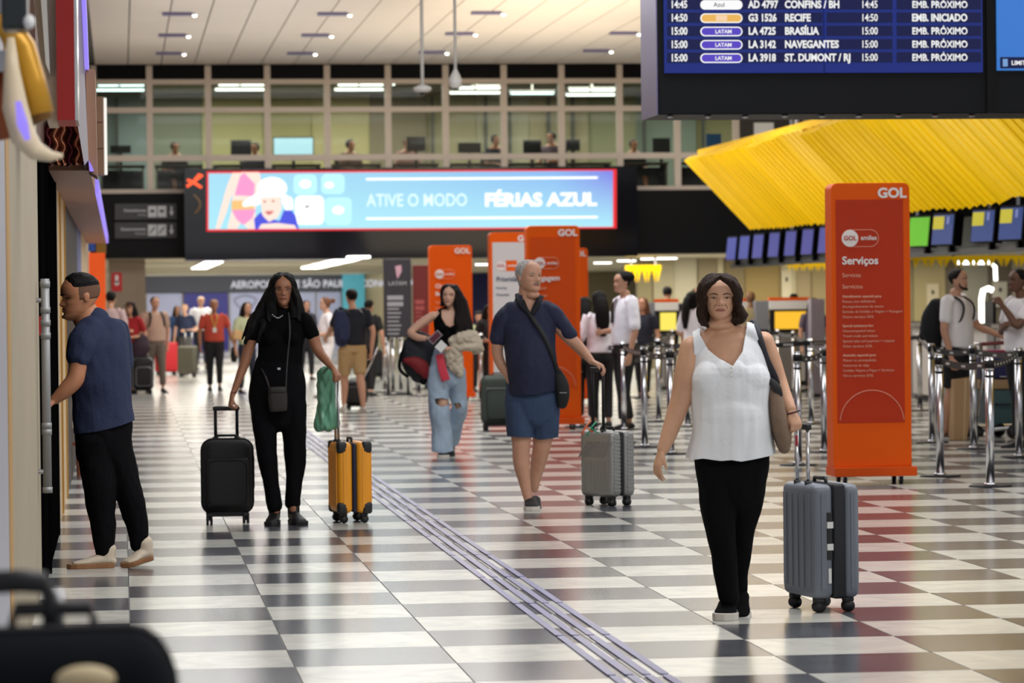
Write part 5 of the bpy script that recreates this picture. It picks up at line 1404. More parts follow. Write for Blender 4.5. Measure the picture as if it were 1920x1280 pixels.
bake(g, 'trousers', CPANT, F.root, .006, 3, folds=(.007, 14, 14, 5))
SOLW = mat('sole_white', hexc(205, 200, 192), .6)
shoe(F.root, (F.L(1365, 1158, 30).x, F.L(1365, 1158, 36).y, 0.0), (-.06, -1, 0), .25, CBLK, SOLW, h=.092, w=1.3, ankle=False, sole_h=.034)
hh = F.L(1390, 1142, 86)
shoe(F.root, (hh.x, hh.y+.02, .04), (-.05, -1, 0), .25, CBLK, SOLW, h=.09, pitch=-.3, w=1.2, ankle=False)
# bracelet
c = F.L(1487, 773, -30); Geo().tube([(c.x+.031*math.cos(a), c.y+.02*math.sin(a), c.z+.010*math.cos(a)) for a in [i*PI/8 for i in range(16)]], .0045, 8, closed=True).build('bracelet', mat('bead_dark', hexc(70, 30, 30), .4), F.root, True)
# shoulder bag (a thing of its own)
TOTE = mat('tote_brown', hexc(128, 104, 84), .6, var=.2, vscale=20, bump=.15, bscale=140); STR = mat('strap_navy', hexc(30, 28, 38), .6)
bag = thing('shoulder_bag', 'brown tote bag with dark strap hanging from the shoulder of the woman in white', 'bag', F.root.location, F.yaw)
g = Geo(); F.lo(g, [(1448, 716, 22, 12, 34), (1454, 745, 18, 18, 52), (1462, 790, 14, 21, 62), (1468, 822, 12, 17, 62), (1470, 838, 12, 12, 56)], 24, power=2.6)
bake(g, 'body', TOTE, bag, .006, 2)
g = Geo(); F.lo(g, [(1410, 604, 26, 5, 6), (1416, 606, 4, 6, 3), (1424, 632, -20, 6.5, 3), (1436, 672, -24, 7, 3), (1452, 708, -14, 7.5, 4), (1462, 738, 0, 6, 6)], 10)
g.build('strap', STR, bag, True)
g = Geo(); F.lo(g, [(1412, 604, 26, 5, 4), (1440, 660, 44, 6, 4), (1450, 715, 44, 6, 6)], 10); g.build('strap', STR, bag, True)
g = Geo(); F.lo(g, [(1444, 712, -28, 5, 2), (1456, 728, -30, 9, 3), (1464, 742, -30, 4, 2)], 10); g.build('strap_tab', mat('tab_black', (.01, .008, .009), .5), bag, True)
# red tag on the grey case rods
p = F.L(1494, 826, -20)
tag_o = Geo().box(p, (.012, .01, .05)).build('luggage_tag', mat('tag_red', hexc(170, 30, 50), .5)); tag_o.location = F.root.location; tag_o.rotation_euler = (0, 0, F.yaw)
tag(tag_o, 'small red luggage tag hanging on the grey suitcase rods', 'tag')
# ===== woman in black with two suitcases
B = Fig('long haired woman with glasses all in black pulling two suitcases', 535, 982)
k = B.k
g = Geo()
hb = Head(B.L(531, 574.5, 2), 63*k, yaw=.02, w=.92, jaw=.92); hb.geo(g)
B.lo(g, [(532, 568, 8, 11, 12), (532, 582, 8, 11.5, 12), (532, 590, 8, 20, 14)])
B.lo(g, [(530, 594, 6, 34, 15), (527, 620, 4, 36, 21), (524, 660, 2, 33, 20), (523, 700, 2, 40, 22)])
B.lo(g, [(484, 600, 6, 12, 13), (476, 622, 4, 12.5, 13), (466, 654, 4, 10.5, 11), (459, 680, 2, 9.5, 10), (447, 712, -4, 7.5, 8), (437, 738, -10, 5.2, 5.5)])
B.lo(g, [(570, 600, 6, 12, 13), (584, 622, 4, 12, 12), (592, 646, 4, 10.5, 11), (600, 662, 0, 9.5, 10), (612, 676, -14, 8, 8), (624, 690, -28, 5.2, 5.5)])
hand(g, B.L(436, 740, -11), (-.22, -.25, -1), (.85, .2, -.1), (.3, -.9, -.2), 42*k, curl=.9, thumb=.3, tcurl=.6)
hand(g, B.L(625, 691, -29), (.45, -.5, -.7), (-.3, .2, -.9), (-.8, -.3, .3), 38*k, curl=.8, thumb=.3, tcurl=.5)
B.lo(g, [(517, 925, -4, 9, 10), (516, 958, -4, 8, 9)]); B.lo(g, [(548, 925, 4, 9, 10), (550, 955, 4, 8, 9)])
bake(g, 'body', SK_B, B.root, .005, 2)
hb.face(B.root, mat('lips_rose', hexc(138, 72, 62), .4), mat('brow_black', (.015, .01, .008), .7), openness=.5)
fr = mat('glasses_frame', hexc(120, 100, 90), .3, .5)
g = Geo()
for q in (-1, 1):
    c = hb.P(q*.15, .475, .03)
    g.tube([(c.x+.118*hb.H*math.cos(a), c.y+.012*abs(math.cos(a))*(1), c.z+.09*hb.H*math.sin(a)) for a in [i*PI/10 for i in range(20)]], .0011, 6, closed=True)
    e_ = hb.T(Vector((q*.33, .0, .5))*hb.H); g.tube([(c.x+q*.118*hb.H, c.y, c.z), e_], .0011, 6)
c1 = hb.P(-.03, .48, .035); c2 = hb.P(.03, .48, .035); g.tube([c1, c2], .0011, 6)
g.build('glasses', fr, B.root)
def opB(z):
    a = np.interp(z, [-.2, .1, .3, .55, .7, .8, .88, .94], [.85, .88, .92, .95, .78, .5, .16, .0])
    return a, a
def thB(z, a):
    side = abs(math.sin(a)); back = max(0, -math.cos(a))
    return np.interp(z, [-.5, 0, .3, .6, .85, 1], [.3, .25, .16, .1, .07, .04])*(.5+.6*side+.3*back)
hg = hb.hair(B.root, HBK, opB, thB, z0=-.35, seed=5., noise_amp=.035)
locks = [[(506, 545, 4, 8, 12), (494, 575, 4, 12, 14), (480, 600, 0, 11, 12), (470, 622, -6, 7, 8), (460, 642, -6, 3, 4)],
         [(508, 560, 8, 8, 12), (500, 590, 6, 10, 14), (492, 618, -8, 9, 10), (484, 640, -12, 4, 6)],
         [(502, 560, 2, 5, 8), (478, 590, 6, 6, 8), (464, 612, 8, 4, 6), (454, 636, 6, 1.5, 3)],
         [(554, 545, 4, 7, 12), (562, 575, 6, 8, 13), (566, 598, 8, 8, 12), (570, 622, 12, 5, 8)],
         [(515, 540, -22, 3, 4), (506, 558, -14, 4, 6), (502, 584, -8, 5, 8), (505, 602, -14, 4, 5)], [(549, 540, -22, 3, 4), (555, 560, -14, 4, 6), (558, 584, -6, 5, 8), (560, 600, -10, 4, 5)]]
for l_ in locks: B.lo(hg, l_, 12)
bake(hg, 'hair', HBK, B.root, .0055, 1, folds=(.006, 45, 45, 7))
TEEB = mat('tee_black', (.0035, .0035, .004), .9, bump=.1, bscale=100, spec=.08)
g = Geo()
B.lo(g, [(531, 588, 8, 26, 16), (530, 598, 6, 42, 20), (528, 625, 4, 44, 26), (526, 655, 2, 42, 26), (523, 690, 2, 43, 25)], 30)
B.lo(g, [(500, 596, 6, 15, 16), (484, 602, 6, 16, 16), (473, 628, 4, 14.5, 16)]); B.lo(g, [(560, 596, 6, 15, 16), (572, 602, 6, 15, 16), (586, 626, 4, 13.5, 15)])
B.lo(g, [(532, 580, 8, 14, 15), (532, 590, 7, 17, 16)], cap='flat')
B.el(g, 508, 632, -16, 17, 15, 16); B.el(g, 546, 632, -16, 17, 15, 16)
bake(g, 'tee', TEEB, B.root, .006, 2, folds=(.006, 16, 16, 6))
g = Geo()
B.lo(g, [(523, 682, 2, 44, 26), (521, 710, 2, 51, 31), (520, 745, 3, 54, 33), (522, 780, 3, 50, 30)], 30)
B.lo(g, [(496, 760, 0, 28, 27), (497, 815, -3, 22, 24), (502, 865, -4, 18, 20), (508, 905, -2, 15, 18), (515, 948, 0, 14, 18)])
B.lo(g, [(549, 760, 4, 27, 27), (552, 815, 6, 22, 24), (553, 865, 8, 19, 20), (551, 905, 8, 16, 18), (549, 942, 10, 15, 18)])
bake(g, 'trousers', CPANT, B.root, .006, 3, folds=(.008, 14, 14, 6))
Geo().box(B.L(523, 691, -28), (.02, .008, .014)).build('buckle', CHROME, B.root)
Geo().tube([B.L(496, 690, -18), B.L(490, 702, -20), B.L(500, 706, -24), B.L(505, 716, -26)], .008, 8).build('waist_scarf', mat('scarf_maroon', hexc(60, 24, 22), .8), B.root, True)
g = Geo()
for i in range(7): g.ell(B.L(511+i*3.0, 590+5*math.sin(i*PI/6)+i*.3, -17-i*.3), (.0045, .003, .006), n=8, m=6)
g.build('necklace', CHROME, B.root)
c = B.L(438, 736, -10); Geo().tube([(c.x+.02*math.cos(a), c.y+.02*math.sin(a), c.z+.006*math.cos(a)) for a in [i*PI/8 for i in range(16)]], .004, 8, closed=True).build('bracelet', mat('bead_red', hexc(110, 30, 30), .5), B.root)
BLKS = mat('shoe_black', (.008, .008, .009), .5); BSOL = mat('sole_black', (.014, .014, .015), .6)
a_ = B.L(516, 982, 14); shoe(B.root, (a_.x, a_.y, 0), (-.1, -1, 0), .255, BLKS, BSOL, h=.085, w=1.15)
a_ = B.L(548, 982, 20); shoe(B.root, (a_.x, a_.y, 0), (.28, -1, 0), .255, BLKS, BSOL, h=.085, w=1.15)
cb = thing('shoulder_bag', 'small dark brown crossbody bag of the woman in black', 'bag', B.root.location, B.yaw)
g = Geo(); B.lo(g, [(520, 726, -40, 17, 8), (521, 750, -40, 18, 9), (522, 770, -40, 16, 8)], 24, power=4, cap='flat'); g.build('body', mat('bag_darkbrown', hexc(40, 34, 30), .6, var=.3, vscale=30), cb, True)
g = Geo(); B.lo(g, [(541, 586, -14, 1.6, 1), (543, 606, -26, 1.6, 1), (543, 630, -36, 1.6, 1), (540, 660, -36, 1.6, 1), (537, 700, -38, 1.6, 1), (536, 726, -38, 1.6, 1)], 8); g.build('strap', mat('strap_grey', hexc(44, 42, 44), .5), cb, True)
g = Geo(); B.lo(g, [(505, 726, -40, 1.4, 1), (498, 706, -36, 1.4, 1), (490, 690, -18, 1.4, 1)], 8); g.build('strap', mat('strap_grey', hexc(44, 42, 44), .5), cb, True)
Geo().box(B.L(521, 735, -49), (.10, .004, .004)).build('zipper', DARK, cb)
# green plastic bag
PGRN = mat('plastic_green', hexc(120, 184, 150), .3, var=.5, vscale=9, stretch=(1, 1, .3), bump=.6, bscale=14)
gb_ = thing('plastic_bag', 'crumpled green plastic bag beside the rod of the yellow suitcase', 'bag', B.root.location, B.yaw)
g = Geo(); B.lo(g, [(612, 692, 24, 12, 6), (611, 712, 32, 17, 8), (612, 745, 40, 20, 11), (613, 780, 40, 23, 13), (614, 797, 40, 24, 12)], 26)
bake(g, 'body', PGRN, gb_, .006, 1, folds=(.03, 18, 18, 6))
g = Geo(); B.lo(g, [(606, 700, 10, 3, 4), (618, 688, -10, 2, 3), (628, 700, 6, 2, 3)], 8); g.build('handle', PGRN, gb_, True)
# ===== old man in navy polo
O = Fig('older man with white hair in navy polo and denim shorts walking', 1003, 955)
k = O.k
g = Geo()
ho = Head(O.L(993, 550, 0), 63*k, yaw=.62, pitch=-.05, w=1.02, jaw=1.06, age=1.); ho.geo(g)
O.lo(g, [(990, 540, 8, 17, 17), (989, 560, 8, 18, 18), (990, 578, 8, 28, 20)])
O.el(g, 999, 553, -6, 13, 12, 8)
O.lo(g, [(990, 584, 6, 46, 20), (992, 630, 2, 42, 30), (997, 690, 0, 40, 36), (998, 740, 2, 42, 34)])
O.lo(g, [(946, 600, 4, 15, 16), (934, 638, 4, 12, 13), (933, 664, 6, 10.5, 11), (940, 684, 4, 9.5, 10), (952, 702, -6, 8, 8.5), (960, 716, -12, 8.5, 8)])
O.lo(g, [(1040, 595, 4, 16, 17), (1060, 625, 2, 13, 14), (1078, 643, 0, 11.5, 12), (1092, 658, -8, 10, 11), (1103, 670, -20, 8, 8), (1109, 677, -26, 6.5, 7)])
hand(g, O.L(1110, 678, -27), (.8, -.3, -.35), (-.1, -.2, -1), (.1, -1, .1), 44*k, curl=.55, thumb=.3)
O.lo(g, [(978, 800, 0, 23, 24), (977, 835, -2, 17, 18), (978, 870, 2, 15.5, 17), (984, 905, 2, 11, 12), (990, 934, 0, 8.5, 9.5)])
O.lo(g, [(1020, 800, 10, 23, 24), (1016, 835, 20, 17, 18), (1010, 865, 42, 15, 16), (1004, 895, 60, 11, 12), (1002, 915, 70, 8, 9)])
bake(g, 'body', SK_C, O.root, .005, 2)
ho.face(O.root, LIP2, mat('brow_grey', hexc(150, 140, 130), .7), openness=.22)
Geo().loft([(ho.P(x, .285+dz, .006), r_*ho.H, r_*ho.H) for x, dz, r_ in ((-.12, -.03, .008), (-.05, 0, .02), (.05, 0, .02), (.12, -.03, .008))], 10, 3).build('moustache', mat('moustache_grey', hexc(140, 130, 118), .8), O.root, True)
def opO(z):
    a = np.interp(z, [0, .35, .55, .7, .82, .9, .95], [2.0, 1.7, 1.35, 1.15, .95, .7, .3]); return a, a
hg = ho.hair(O.root, HWH, opO, lambda z, a: np.interp(z, [.1, .4, .7, 1], [.0, .03, .045, .03]), z0=.25, seed=8., noise_amp=.025)
bake(hg, 'hair', HWH, O.root, .005, 1, folds=(.004, 50, 50, 10))
NAVY = mat('polo_navy', hexc(28, 34, 62), .8, bump=.12, bscale=70); NAVD = mat('collar_navy', hexc(12, 13, 24), .8)
g = Geo()
O.lo(g, [(990, 566, 8, 26, 20), (990, 580, 6, 46, 24), (990, 605, 2, 52, 30), (993, 640, -4, 48, 38), (997, 680, -10, 47, 46), (999, 712, -6, 47, 46), (999, 745, 0, 48, 42)], 36)
O.el(g, 996, 684, -22, 38, 36, 38)
O.lo(g, [(958, 580, 6, 15, 18), (944, 600, 4, 18, 20), (934, 634, 4, 15.5, 17)]); O.lo(g, [(1024, 578, 6, 15, 18), (1042, 594, 4, 17, 20), (1067, 627, 2, 14, 16)])
bake(g, 'polo_shirt', NAVY, O.root, .006, 3, folds=(.008, 12, 12, 7), trim=[(O.poly([(979, 545), (980, 568), (1000, 592), (1012, 562), (1008, 545)]), (-9, .02))]+hem(O, [(930, 737), (960, 740), (1000, 738), (1052, 730)]))
g = Geo(); O.lo(g, [(1014, 556, -4, 6, 3), (1008, 568, -20, 6, 3), (1000, 584, -26, 5, 3), (997, 592, -27, 2, 2)], 10); O.lo(g, [(972, 552, 10, 7, 3), (976, 564, -10, 8, 3), (984, 578, -22, 6, 3), (994, 591, -26, 2, 2)], 10)
O.lo(g, [(974, 554, 8, 5, 4), (990, 552, 26, 5, 4), (1010, 556, 10, 5, 4)], 10)
g.build('collar', NAVD, O.root, True)
DEN = mat('denim_blue', hexc(54, 74, 106), .85, var=.35, vscale=5, bump=.2, bscale=160)
g = Geo()
O.lo(g, [(997, 720, 2, 48, 36), (997, 750, 2, 51, 38), (997, 772, 4, 50, 36)], 30)
O.lo(g, [(974, 760, -2, 27, 30), (974, 795, -4, 26, 28), (978, 830, -4, 22, 25)], cap='flat'); O.lo(g, [(1022, 760, 6, 27, 30), (1022, 795, 12, 26, 28), (1020, 832, 16, 25, 25)], cap='flat')
bake(g, 'shorts', DEN, O.root, .006, 2, folds=(.006, 16, 16, 8), trim=hem(O, [(935, 816), (997, 819), (1010, 824), (1060, 818)], 30))
SHG = mat('shoe_charcoal', hexc(44, 42, 44), .7)
a_ = O.L(993, 955, 26); shoe(O.root, (a_.x, a_.y, 0), (.08, -1, 0), .28, SHG, SOLW, h=.1, w=1.25, sole_h=.03, ankle=False)
a_ = O.L(1004, 940, 74); shoe(O.root, (a_.x, a_.y, .03), (.0, -1, 0), .27, SHG, mat('sole_tan', hexc(120, 104, 90), .6), h=.07, pitch=-.35, w=1.1, ankle=False)
ob = thing('shoulder_bag', 'black crossbody pouch at the hip of the old man in polo', 'bag', O.root.location, O.yaw)
g = Geo(); O.lo(g, [(1046, 700, -18, 9, 14), (1053, 720, -16, 13, 18), (1055, 742, -14, 13, 18), (1054, 756, -12, 10, 14)], 20, power=3); g.build('body', mat('pouch_black', (.007, .007, .008), .7, bump=.2, bscale=100), ob, True)
g = Geo(); O.lo(g, [(978, 566, -14, 3, 1.5), (998, 596, -34, 4, 1.5), (1020, 630, -46, 4, 1.5), (1036, 668, -44, 4, 1.5), (1048, 702, -30, 4, 1.5)], 8); g.build('strap', mat('strap_black', (.007, .007, .009), .6), ob, True)
Geo().box(O.L(1056, 736, -33), (.05, .006, .005)).build('zipper', STEEL, ob)
for (uu, vv, m_, lb) in ((1098, 800, ORT, 'orange ribbon tied on the silver suitcase'), (1108, 802, GRT, 'green ribbon tied on the silver suitcase')):
    tg = thing('ribbon', lb, 'ribbon', (0, 0, 0))
    p = ss.location
    q0 = PY(uu+10, vv-12, p.y-.17); q1 = PY(uu, vv, p.y-.19); q2 = PY(uu-8, vv+16, p.y-.2)
    Geo().tube([q0, q1, q2], .006, 6).build('loop', m_, tg, True); Geo().tube([q1, PY(uu+14, vv+10, p.y-.2)], .005, 6).build('tail', m_, tg, True)
# ===== woman with ripped jeans
P = Fig('dark haired woman in black tank top and ripped pale jeans walking', 836, 857)
k = P.k
g = Geo()
hq = Head(P.L(842, 575, 0), 42*k, yaw=-.12, roll=.06, w=.94, jaw=.9); hq.geo(g)
P.lo(g, [(845, 570, 6, 8, 8), (846, 582, 6, 8.5, 9), (843, 588, 6, 16, 10)])
P.lo(g, [(841, 590, 5, 27, 11), (840, 610, 3, 25, 15), (840, 640, 2, 22, 14), (840, 680, 2, 26, 16)])
P.lo(g, [(812, 592, 4, 8, 9), (796, 602, 2, 8.5, 9), (780, 614, 0, 8, 8), (770, 624, -4, 7, 7.5), (782, 632, -18, 6.5, 7), (796, 634, -26, 5, 5.5)])
P.lo(g, [(868, 592, 4, 8, 9), (878, 612, 4, 8.5, 9), (880, 636, 0, 7.5, 8), (866, 648, -20, 6.5, 7), (850, 652, -30, 5, 5)])
hand(g, P.L(797, 634, -27), (1, -.2, .05), (0, -.3, -1), (.1, .3, 1), 24*k, curl=.6, thumb=.4)
hand(g, P.L(848, 652, -31), (-1, -.2, .05), (0, .2, -1), (0, -.8, .4), 24*k, curl=.6, thumb=.4)
P.lo(g, [(828, 740, -6, 12, 12), (829, 760, -8, 11, 11), (829, 790, -4, 6, 7)]); P.lo(g, [(858, 745, 20, 10, 10), (861, 766, 22, 9, 9), (852, 800, 48, 6, 6)])
P.lo(g, [(831, 830, 0, 6, 6), (831, 846, 0, 6, 7)])
bake(g, 'body', SK_E, P.root, .0062, 2)
hq.face(P.root, mat('lips_pink', hexc(170, 92, 92), .4), mat('brow_black', (.015, .01, .008), .7), openness=.5)
def opP(z):
    a = np.interp(z, [-.2, .3, .6, .75, .86, .92], [1.15, 1.15, 1.05, .8, .35, 0]); return a, a*.8
hg = hq.hair(P.root, HDB, opP, lambda z, a: np.interp(z, [-.2, .3, .7, 1], [.1, .08, .07, .05])*(1.3 if math.sin(a) < 0 or a > PI else .9), z0=-.0, seed=3., noise_amp=.02)
for l_ in ([(852, 540, 6, 8, 12), (866, 566, 6, 10, 12), (872, 596, 0, 12, 12), (876, 622, -6, 12, 10), (882, 640, -8, 4, 5)], [(858, 550, 6, 7, 10), (862, 590, -4, 9, 10), (862, 622, -14, 10, 8), (858, 640, -16, 5, 5)], [(850, 545, 0, 5, 8), (858, 575, -6, 5, 8), (856, 605, -10, 6, 7)]):
    P.lo(hg, l_, 12)
bake(hg, 'hair', HDB, P.root, .0065, 1, folds=(.006, 35, 35, 6))
sgp = Geo()
for q in (-1, 1): sgp.ell(hq.P(q*.17, .9, .03), (.13*hq.H, .03*hq.H, .07*hq.H), n=14, m=8)
sgp.build('sunglasses', BLACKG, P.root, True)
g = Geo()
P.lo(g, [(840, 586, 6, 22, 12), (841, 600, 4, 28, 14), (840, 625, 2, 25, 18), (840, 650, 1, 23, 16), (840, 668, 1, 24, 17)], 24); P.el(g, 828, 615, -12, 10, 9, 9); P.el(g, 852, 615, -12, 10, 9, 9)
bake(g, 'tank_top', TEEB, P.root, .0062, 2, trim=[(P.poly([(827, 575), (828, 595), (836, 609), (844, 613), (852, 609), (858, 595), (860, 575)]), (-9, .03)), (P.poly([(790, 570), (811, 578), (810, 600), (806, 612), (790, 612)]), None), (P.poly([(876, 570), (872, 590), (874, 612), (890, 612), (890, 570)]), None)])
JEAN = mat('jeans_pale', hexc(172, 192, 212), .85, var=.25, vscale=6, bump=.2, bscale=120)
g = Geo()
P.lo(g, [(840, 656, 2, 25, 17), (838, 685, 3, 32, 20), (836, 708, 4, 36, 22)], 26)
P.lo(g, [(822, 700, 0, 21, 20), (822, 740, -5, 20, 19), (824, 770, -7, 19, 18), (828, 810, -2, 19, 18), (831, 846, 0, 20, 20)])
P.lo(g, [(854, 700, 6, 20, 19), (859, 740, 18, 16, 17), (861, 765, 24, 15, 16), (852, 800, 50, 15, 15), (846, 826, 70, 14, 14)])
bake(g, 'jeans', JEAN, P.root, .0066, 2, folds=(.012, 12, 12, 6), trim=[(P.poly([(815, 747), (830, 745), (843, 750), (842, 758), (828, 762), (818, 757)]), (-9, .02)), (P.poly([(850, 756), (862, 755), (866, 762), (856, 768)]), (-9, .1))]+hem(P, [(800, 845), (832, 849), (860, 842)], 30))
a_ = P.L(831, 857, 12); shoe(P.root, (a_.x, a_.y, 0), (0, -1, 0), .24, BLKS, SOLW, h=.07, w=1.3, ankle=False)
a_ = P.L(846, 834, 72); shoe(P.root, (a_.x, a_.y, .05), (0, -1, 0), .24, BLKS, SOLW, h=.07, pitch=-.5, ankle=False)
def held(nm, lb, cat, f): return thing(nm, lb, cat, f.root.location, f.yaw)
t = held('phone', 'dark phone in a pale case in the hand of the woman with ripped jeans', 'phone', P)
o = Geo().box((0, 0, 0), (.07, .01, .13), Matrix.Rotation(.8, 3, 'Y')).build('case', mat('phone_case', hexc(150, 140, 150), .4), t); o.location = P.L(816, 632, -44)
o = Geo().box((0, -.007, 0), (.055, .004, .11), Matrix.Rotation(.8, 3, 'Y')).build('screen', mat('phone_maroon', hexc(90, 34, 50), .3), t); o.location = P.L(816, 632, -44)
t = held('ticket', 'white paper ticket in the fingers of the woman with ripped jeans', 'paper', P)
o = Geo().box((0, 0, 0), (.08, .004, .09), Matrix.Rotation(.75, 3, 'Y')).build('sheet', WHITE, t); o.location = P.L(827, 649, -50)
BLA = mat('blanket_cream', hexc(205, 192, 170), .9, var=.12, vscale=10, bump=.5, bscale=30)
t = held('jacket', 'bundled cream jacket over the arm of the woman with ripped jeans', 'jacket', P)
g = Geo(); P.lo(g, [(850, 640, -30, 9, 10), (866, 634, -30, 14, 14), (884, 638, -22, 17, 16), (896, 652, -12, 13, 14)], 18); P.el(g, 872, 648, -26, 24, 14, 12)
P.lo(g, [(852, 655, -26, 17, 8), (852, 675, -24, 17, 8), (858, 692, -22, 12, 7), (862, 700, -22, 7, 5)], 18)
bake(g, 'cloth', BLA, t, .007, 1, folds=(.03, 12, 12, 12))
t = held('folder', 'coral red folder hanging in front of the pale jeans', 'folder', P)
g = Geo(); P.lo(g, [(824, 664, -34, 7, 1.5), (829, 690, -34, 8, 1.5), (836, 713, -33, 8, 1.5)], 12, power=4, cap='flat'); g.build('sheet', mat('coral_red', hexc(205, 52, 72), .6), t, True)
t = held('backpack', 'black and dark red backpack hanging from the elbow of the woman with jeans', 'backpack', P)
g = Geo(); P.lo(g, [(792, 636, 6, 26, 14), (786, 655, 8, 33, 20), (784, 680, 10, 31, 22), (790, 700, 10, 22, 18)], 22); bake(g, 'body', mat('pack_black', (.01, .012, .018), .75, bump=.2, bscale=80), t, .007, 2, folds=(.008, 12, 12, 12))
g = Geo(); P.lo(g, [(762, 676, -10, 6, 6), (778, 680, -12, 12, 8), (792, 690, -10, 14, 9), (798, 703, -6, 8, 7)], 18); g.build('pocket', mat('pack_red', hexc(120, 14, 22), .7), t, True)
g = Geo(); P.lo(g, [(766, 640, 0, 3, 2), (754, 660, -4, 3, 2), (749, 690, -2, 3, 2), (764, 706, 0, 3, 2)], 8); P.lo(g, [(806, 690, 0, 3, 2), (800, 712, -4, 3, 2), (792, 718, -4, 3, 2), (786, 704, 0, 3, 2)], 8); g.build('strap', CBLK, t, True)
# ===== man in navy tee at the left wall
M = Fig('man with fade haircut in navy tee reaching towards the shop front', 195, 1064)
k = M.k
g = Geo()
hm = Head(M.L(150, 600, 2), 88*k, yaw=-1.28, pitch=.1, w=1.0, jaw=1.05); hm.geo(g)
M.lo(g, [(157, 585, 8, 26, 24), (168, 604, 8, 28, 24), (176, 622, 8, 32, 26)])
M.lo(g, [(184, 650, 8, 40, 30), (184, 690, 6, 46, 38), (188, 760, 6, 48, 40), (190, 810, 4, 48, 40)])
M.lo(g, [(162, 644, -18, 20, 20), (152, 664, -28, 21, 21), (147, 690, -34, 18.5, 19), (140, 712, -40, 17, 17), (122, 732, -44, 14.5, 14), (104, 748, -46, 10, 9.5)])
hand(g, M.L(102, 750, -46), (-1, -.2, -.45), (0, .4, -1), (-.1, -1, 0), 58*k, curl=.4, thumb=.4)
M.lo(g, [(218, 650, 36, 17, 17), (226, 680, 50, 19, 19), (220, 730, 46, 15, 15), (200, 760, 30, 11, 11)])
hand(g, M.L(198, 764, 28), (-.6, .2, -.8), (-.3, .9, 0), (-.6, -.3, 0), 56*k, curl=.4)
M.lo(g, [(196, 1010, 0, 12, 14), (197, 1046, 0, 12, 13)]); M.lo(g, [(262, 1000, 20, 12, 13), (264, 1030, 22, 12, 13)])
bake(g, 'body', SK_D, M.root, .005, 2)
hm.face(M.root, LIP, mat('brow_black', (.015, .01, .008), .7), openness=.35)
gbd = Geo(); gbd.ell(hm.P(0, .11, -.018), (.05*hm.H, .05*hm.H, .045*hm.H))
gbd.loft([(hm.P(x, .285+dz, .0), .012*hm.H, .01*hm.H) for x, dz in ((-.11, -.03), (-.04, 0), (.04, 0), (.11, -.03))], 8, 2)
gbd.build('beard', mat('stubble', hexc(70, 40, 28), .8), M.root, True)
def opM(z):
    a = np.interp(z, [.6, .7, .8, .86, .92], [1.2, 1.05, .9, .6, .0]); return a, a
hg = hm.hair(M.root, HBK, opM, lambda z, a: np.interp(z, [.62, .74, .85, 1], [.0, .02, .04, .04]), z0=.72, seed=4., noise_amp=.008)
hg.build('hair', HBK, M.root, True)
FADE = mat('hair_fade', hexc(112, 78, 58), .8, var=.2, vscale=60)
hm.hair(M.root, FADE, lambda z: (1.25, 1.25), lambda z, a: .008, z0=.44, mm=12, noise_amp=.0, inner=.97).build('hair_fade', FADE, M.root, True).scale = (1, 1, 1)
NAVT = mat('tee_navy', hexc(34, 44, 74), .85, bump=.15, bscale=60)
g = Geo()
M.lo(g, [(180, 600, 8, 26, 24), (184, 618, 8, 50, 34), (186, 650, 6, 56, 46), (188, 700, 4, 57, 48), (190, 750, 4, 55, 46), (194, 790, 4, 57, 46), (196, 808, 4, 58, 46)], 36)
M.lo(g, [(172, 618, -10, 28, 26), (158, 640, -22, 30, 28), (150, 668, -28, 27, 27)]); M.lo(g, [(214, 622, 30, 26, 26), (224, 650, 44, 24, 26), (227, 680, 50, 23, 24)])
bake(g, 'tee', NAVT, M.root, .006, 3, folds=(.010, 10, 10, 5), trim=hem(M, [(110, 812), (150, 812), (190, 806), (225, 797), (270, 782)], 80))
g = Geo()
M.lo(g, [(194, 776, 4, 51, 42), (194, 812, 4, 54, 44), (192, 850, 4, 50, 40)], 30)
M.lo(g, [(180, 830, -6, 38, 38), (184, 890, -10, 33, 33), (190, 950, -6, 27, 28), (194, 1000, -2, 22, 24), (197, 1034, 0, 18, 20)])
M.lo(g, [(212, 830, 12, 36, 36), (226, 880, 16, 32, 32), (240, 920, 16, 27, 27), (254, 970, 18, 22, 22), (261, 1018, 20, 17, 18)])
bake(g, 'trousers', CPANT, M.root, .006, 3, folds=(.008, 13, 13, 7))
CRM = mat('sneaker_cream', hexc(205, 190, 168), .7); GUM = mat('sole_gum', hexc(140, 96, 60), .6)
a_ = M.L(215, 1066, 0); shoe(M.root, (a_.x, a_.y, 0), (-1, -.12, 0), .27, CRM, GUM, h=.085, w=1.1)
a_ = M.L(284, 1052, 30); shoe(M.root, (a_.x-.0, a_.y, .035), (-.8, -.55, 0), .2, CRM, GUM, h=.085, pitch=-.18, w=1.2)
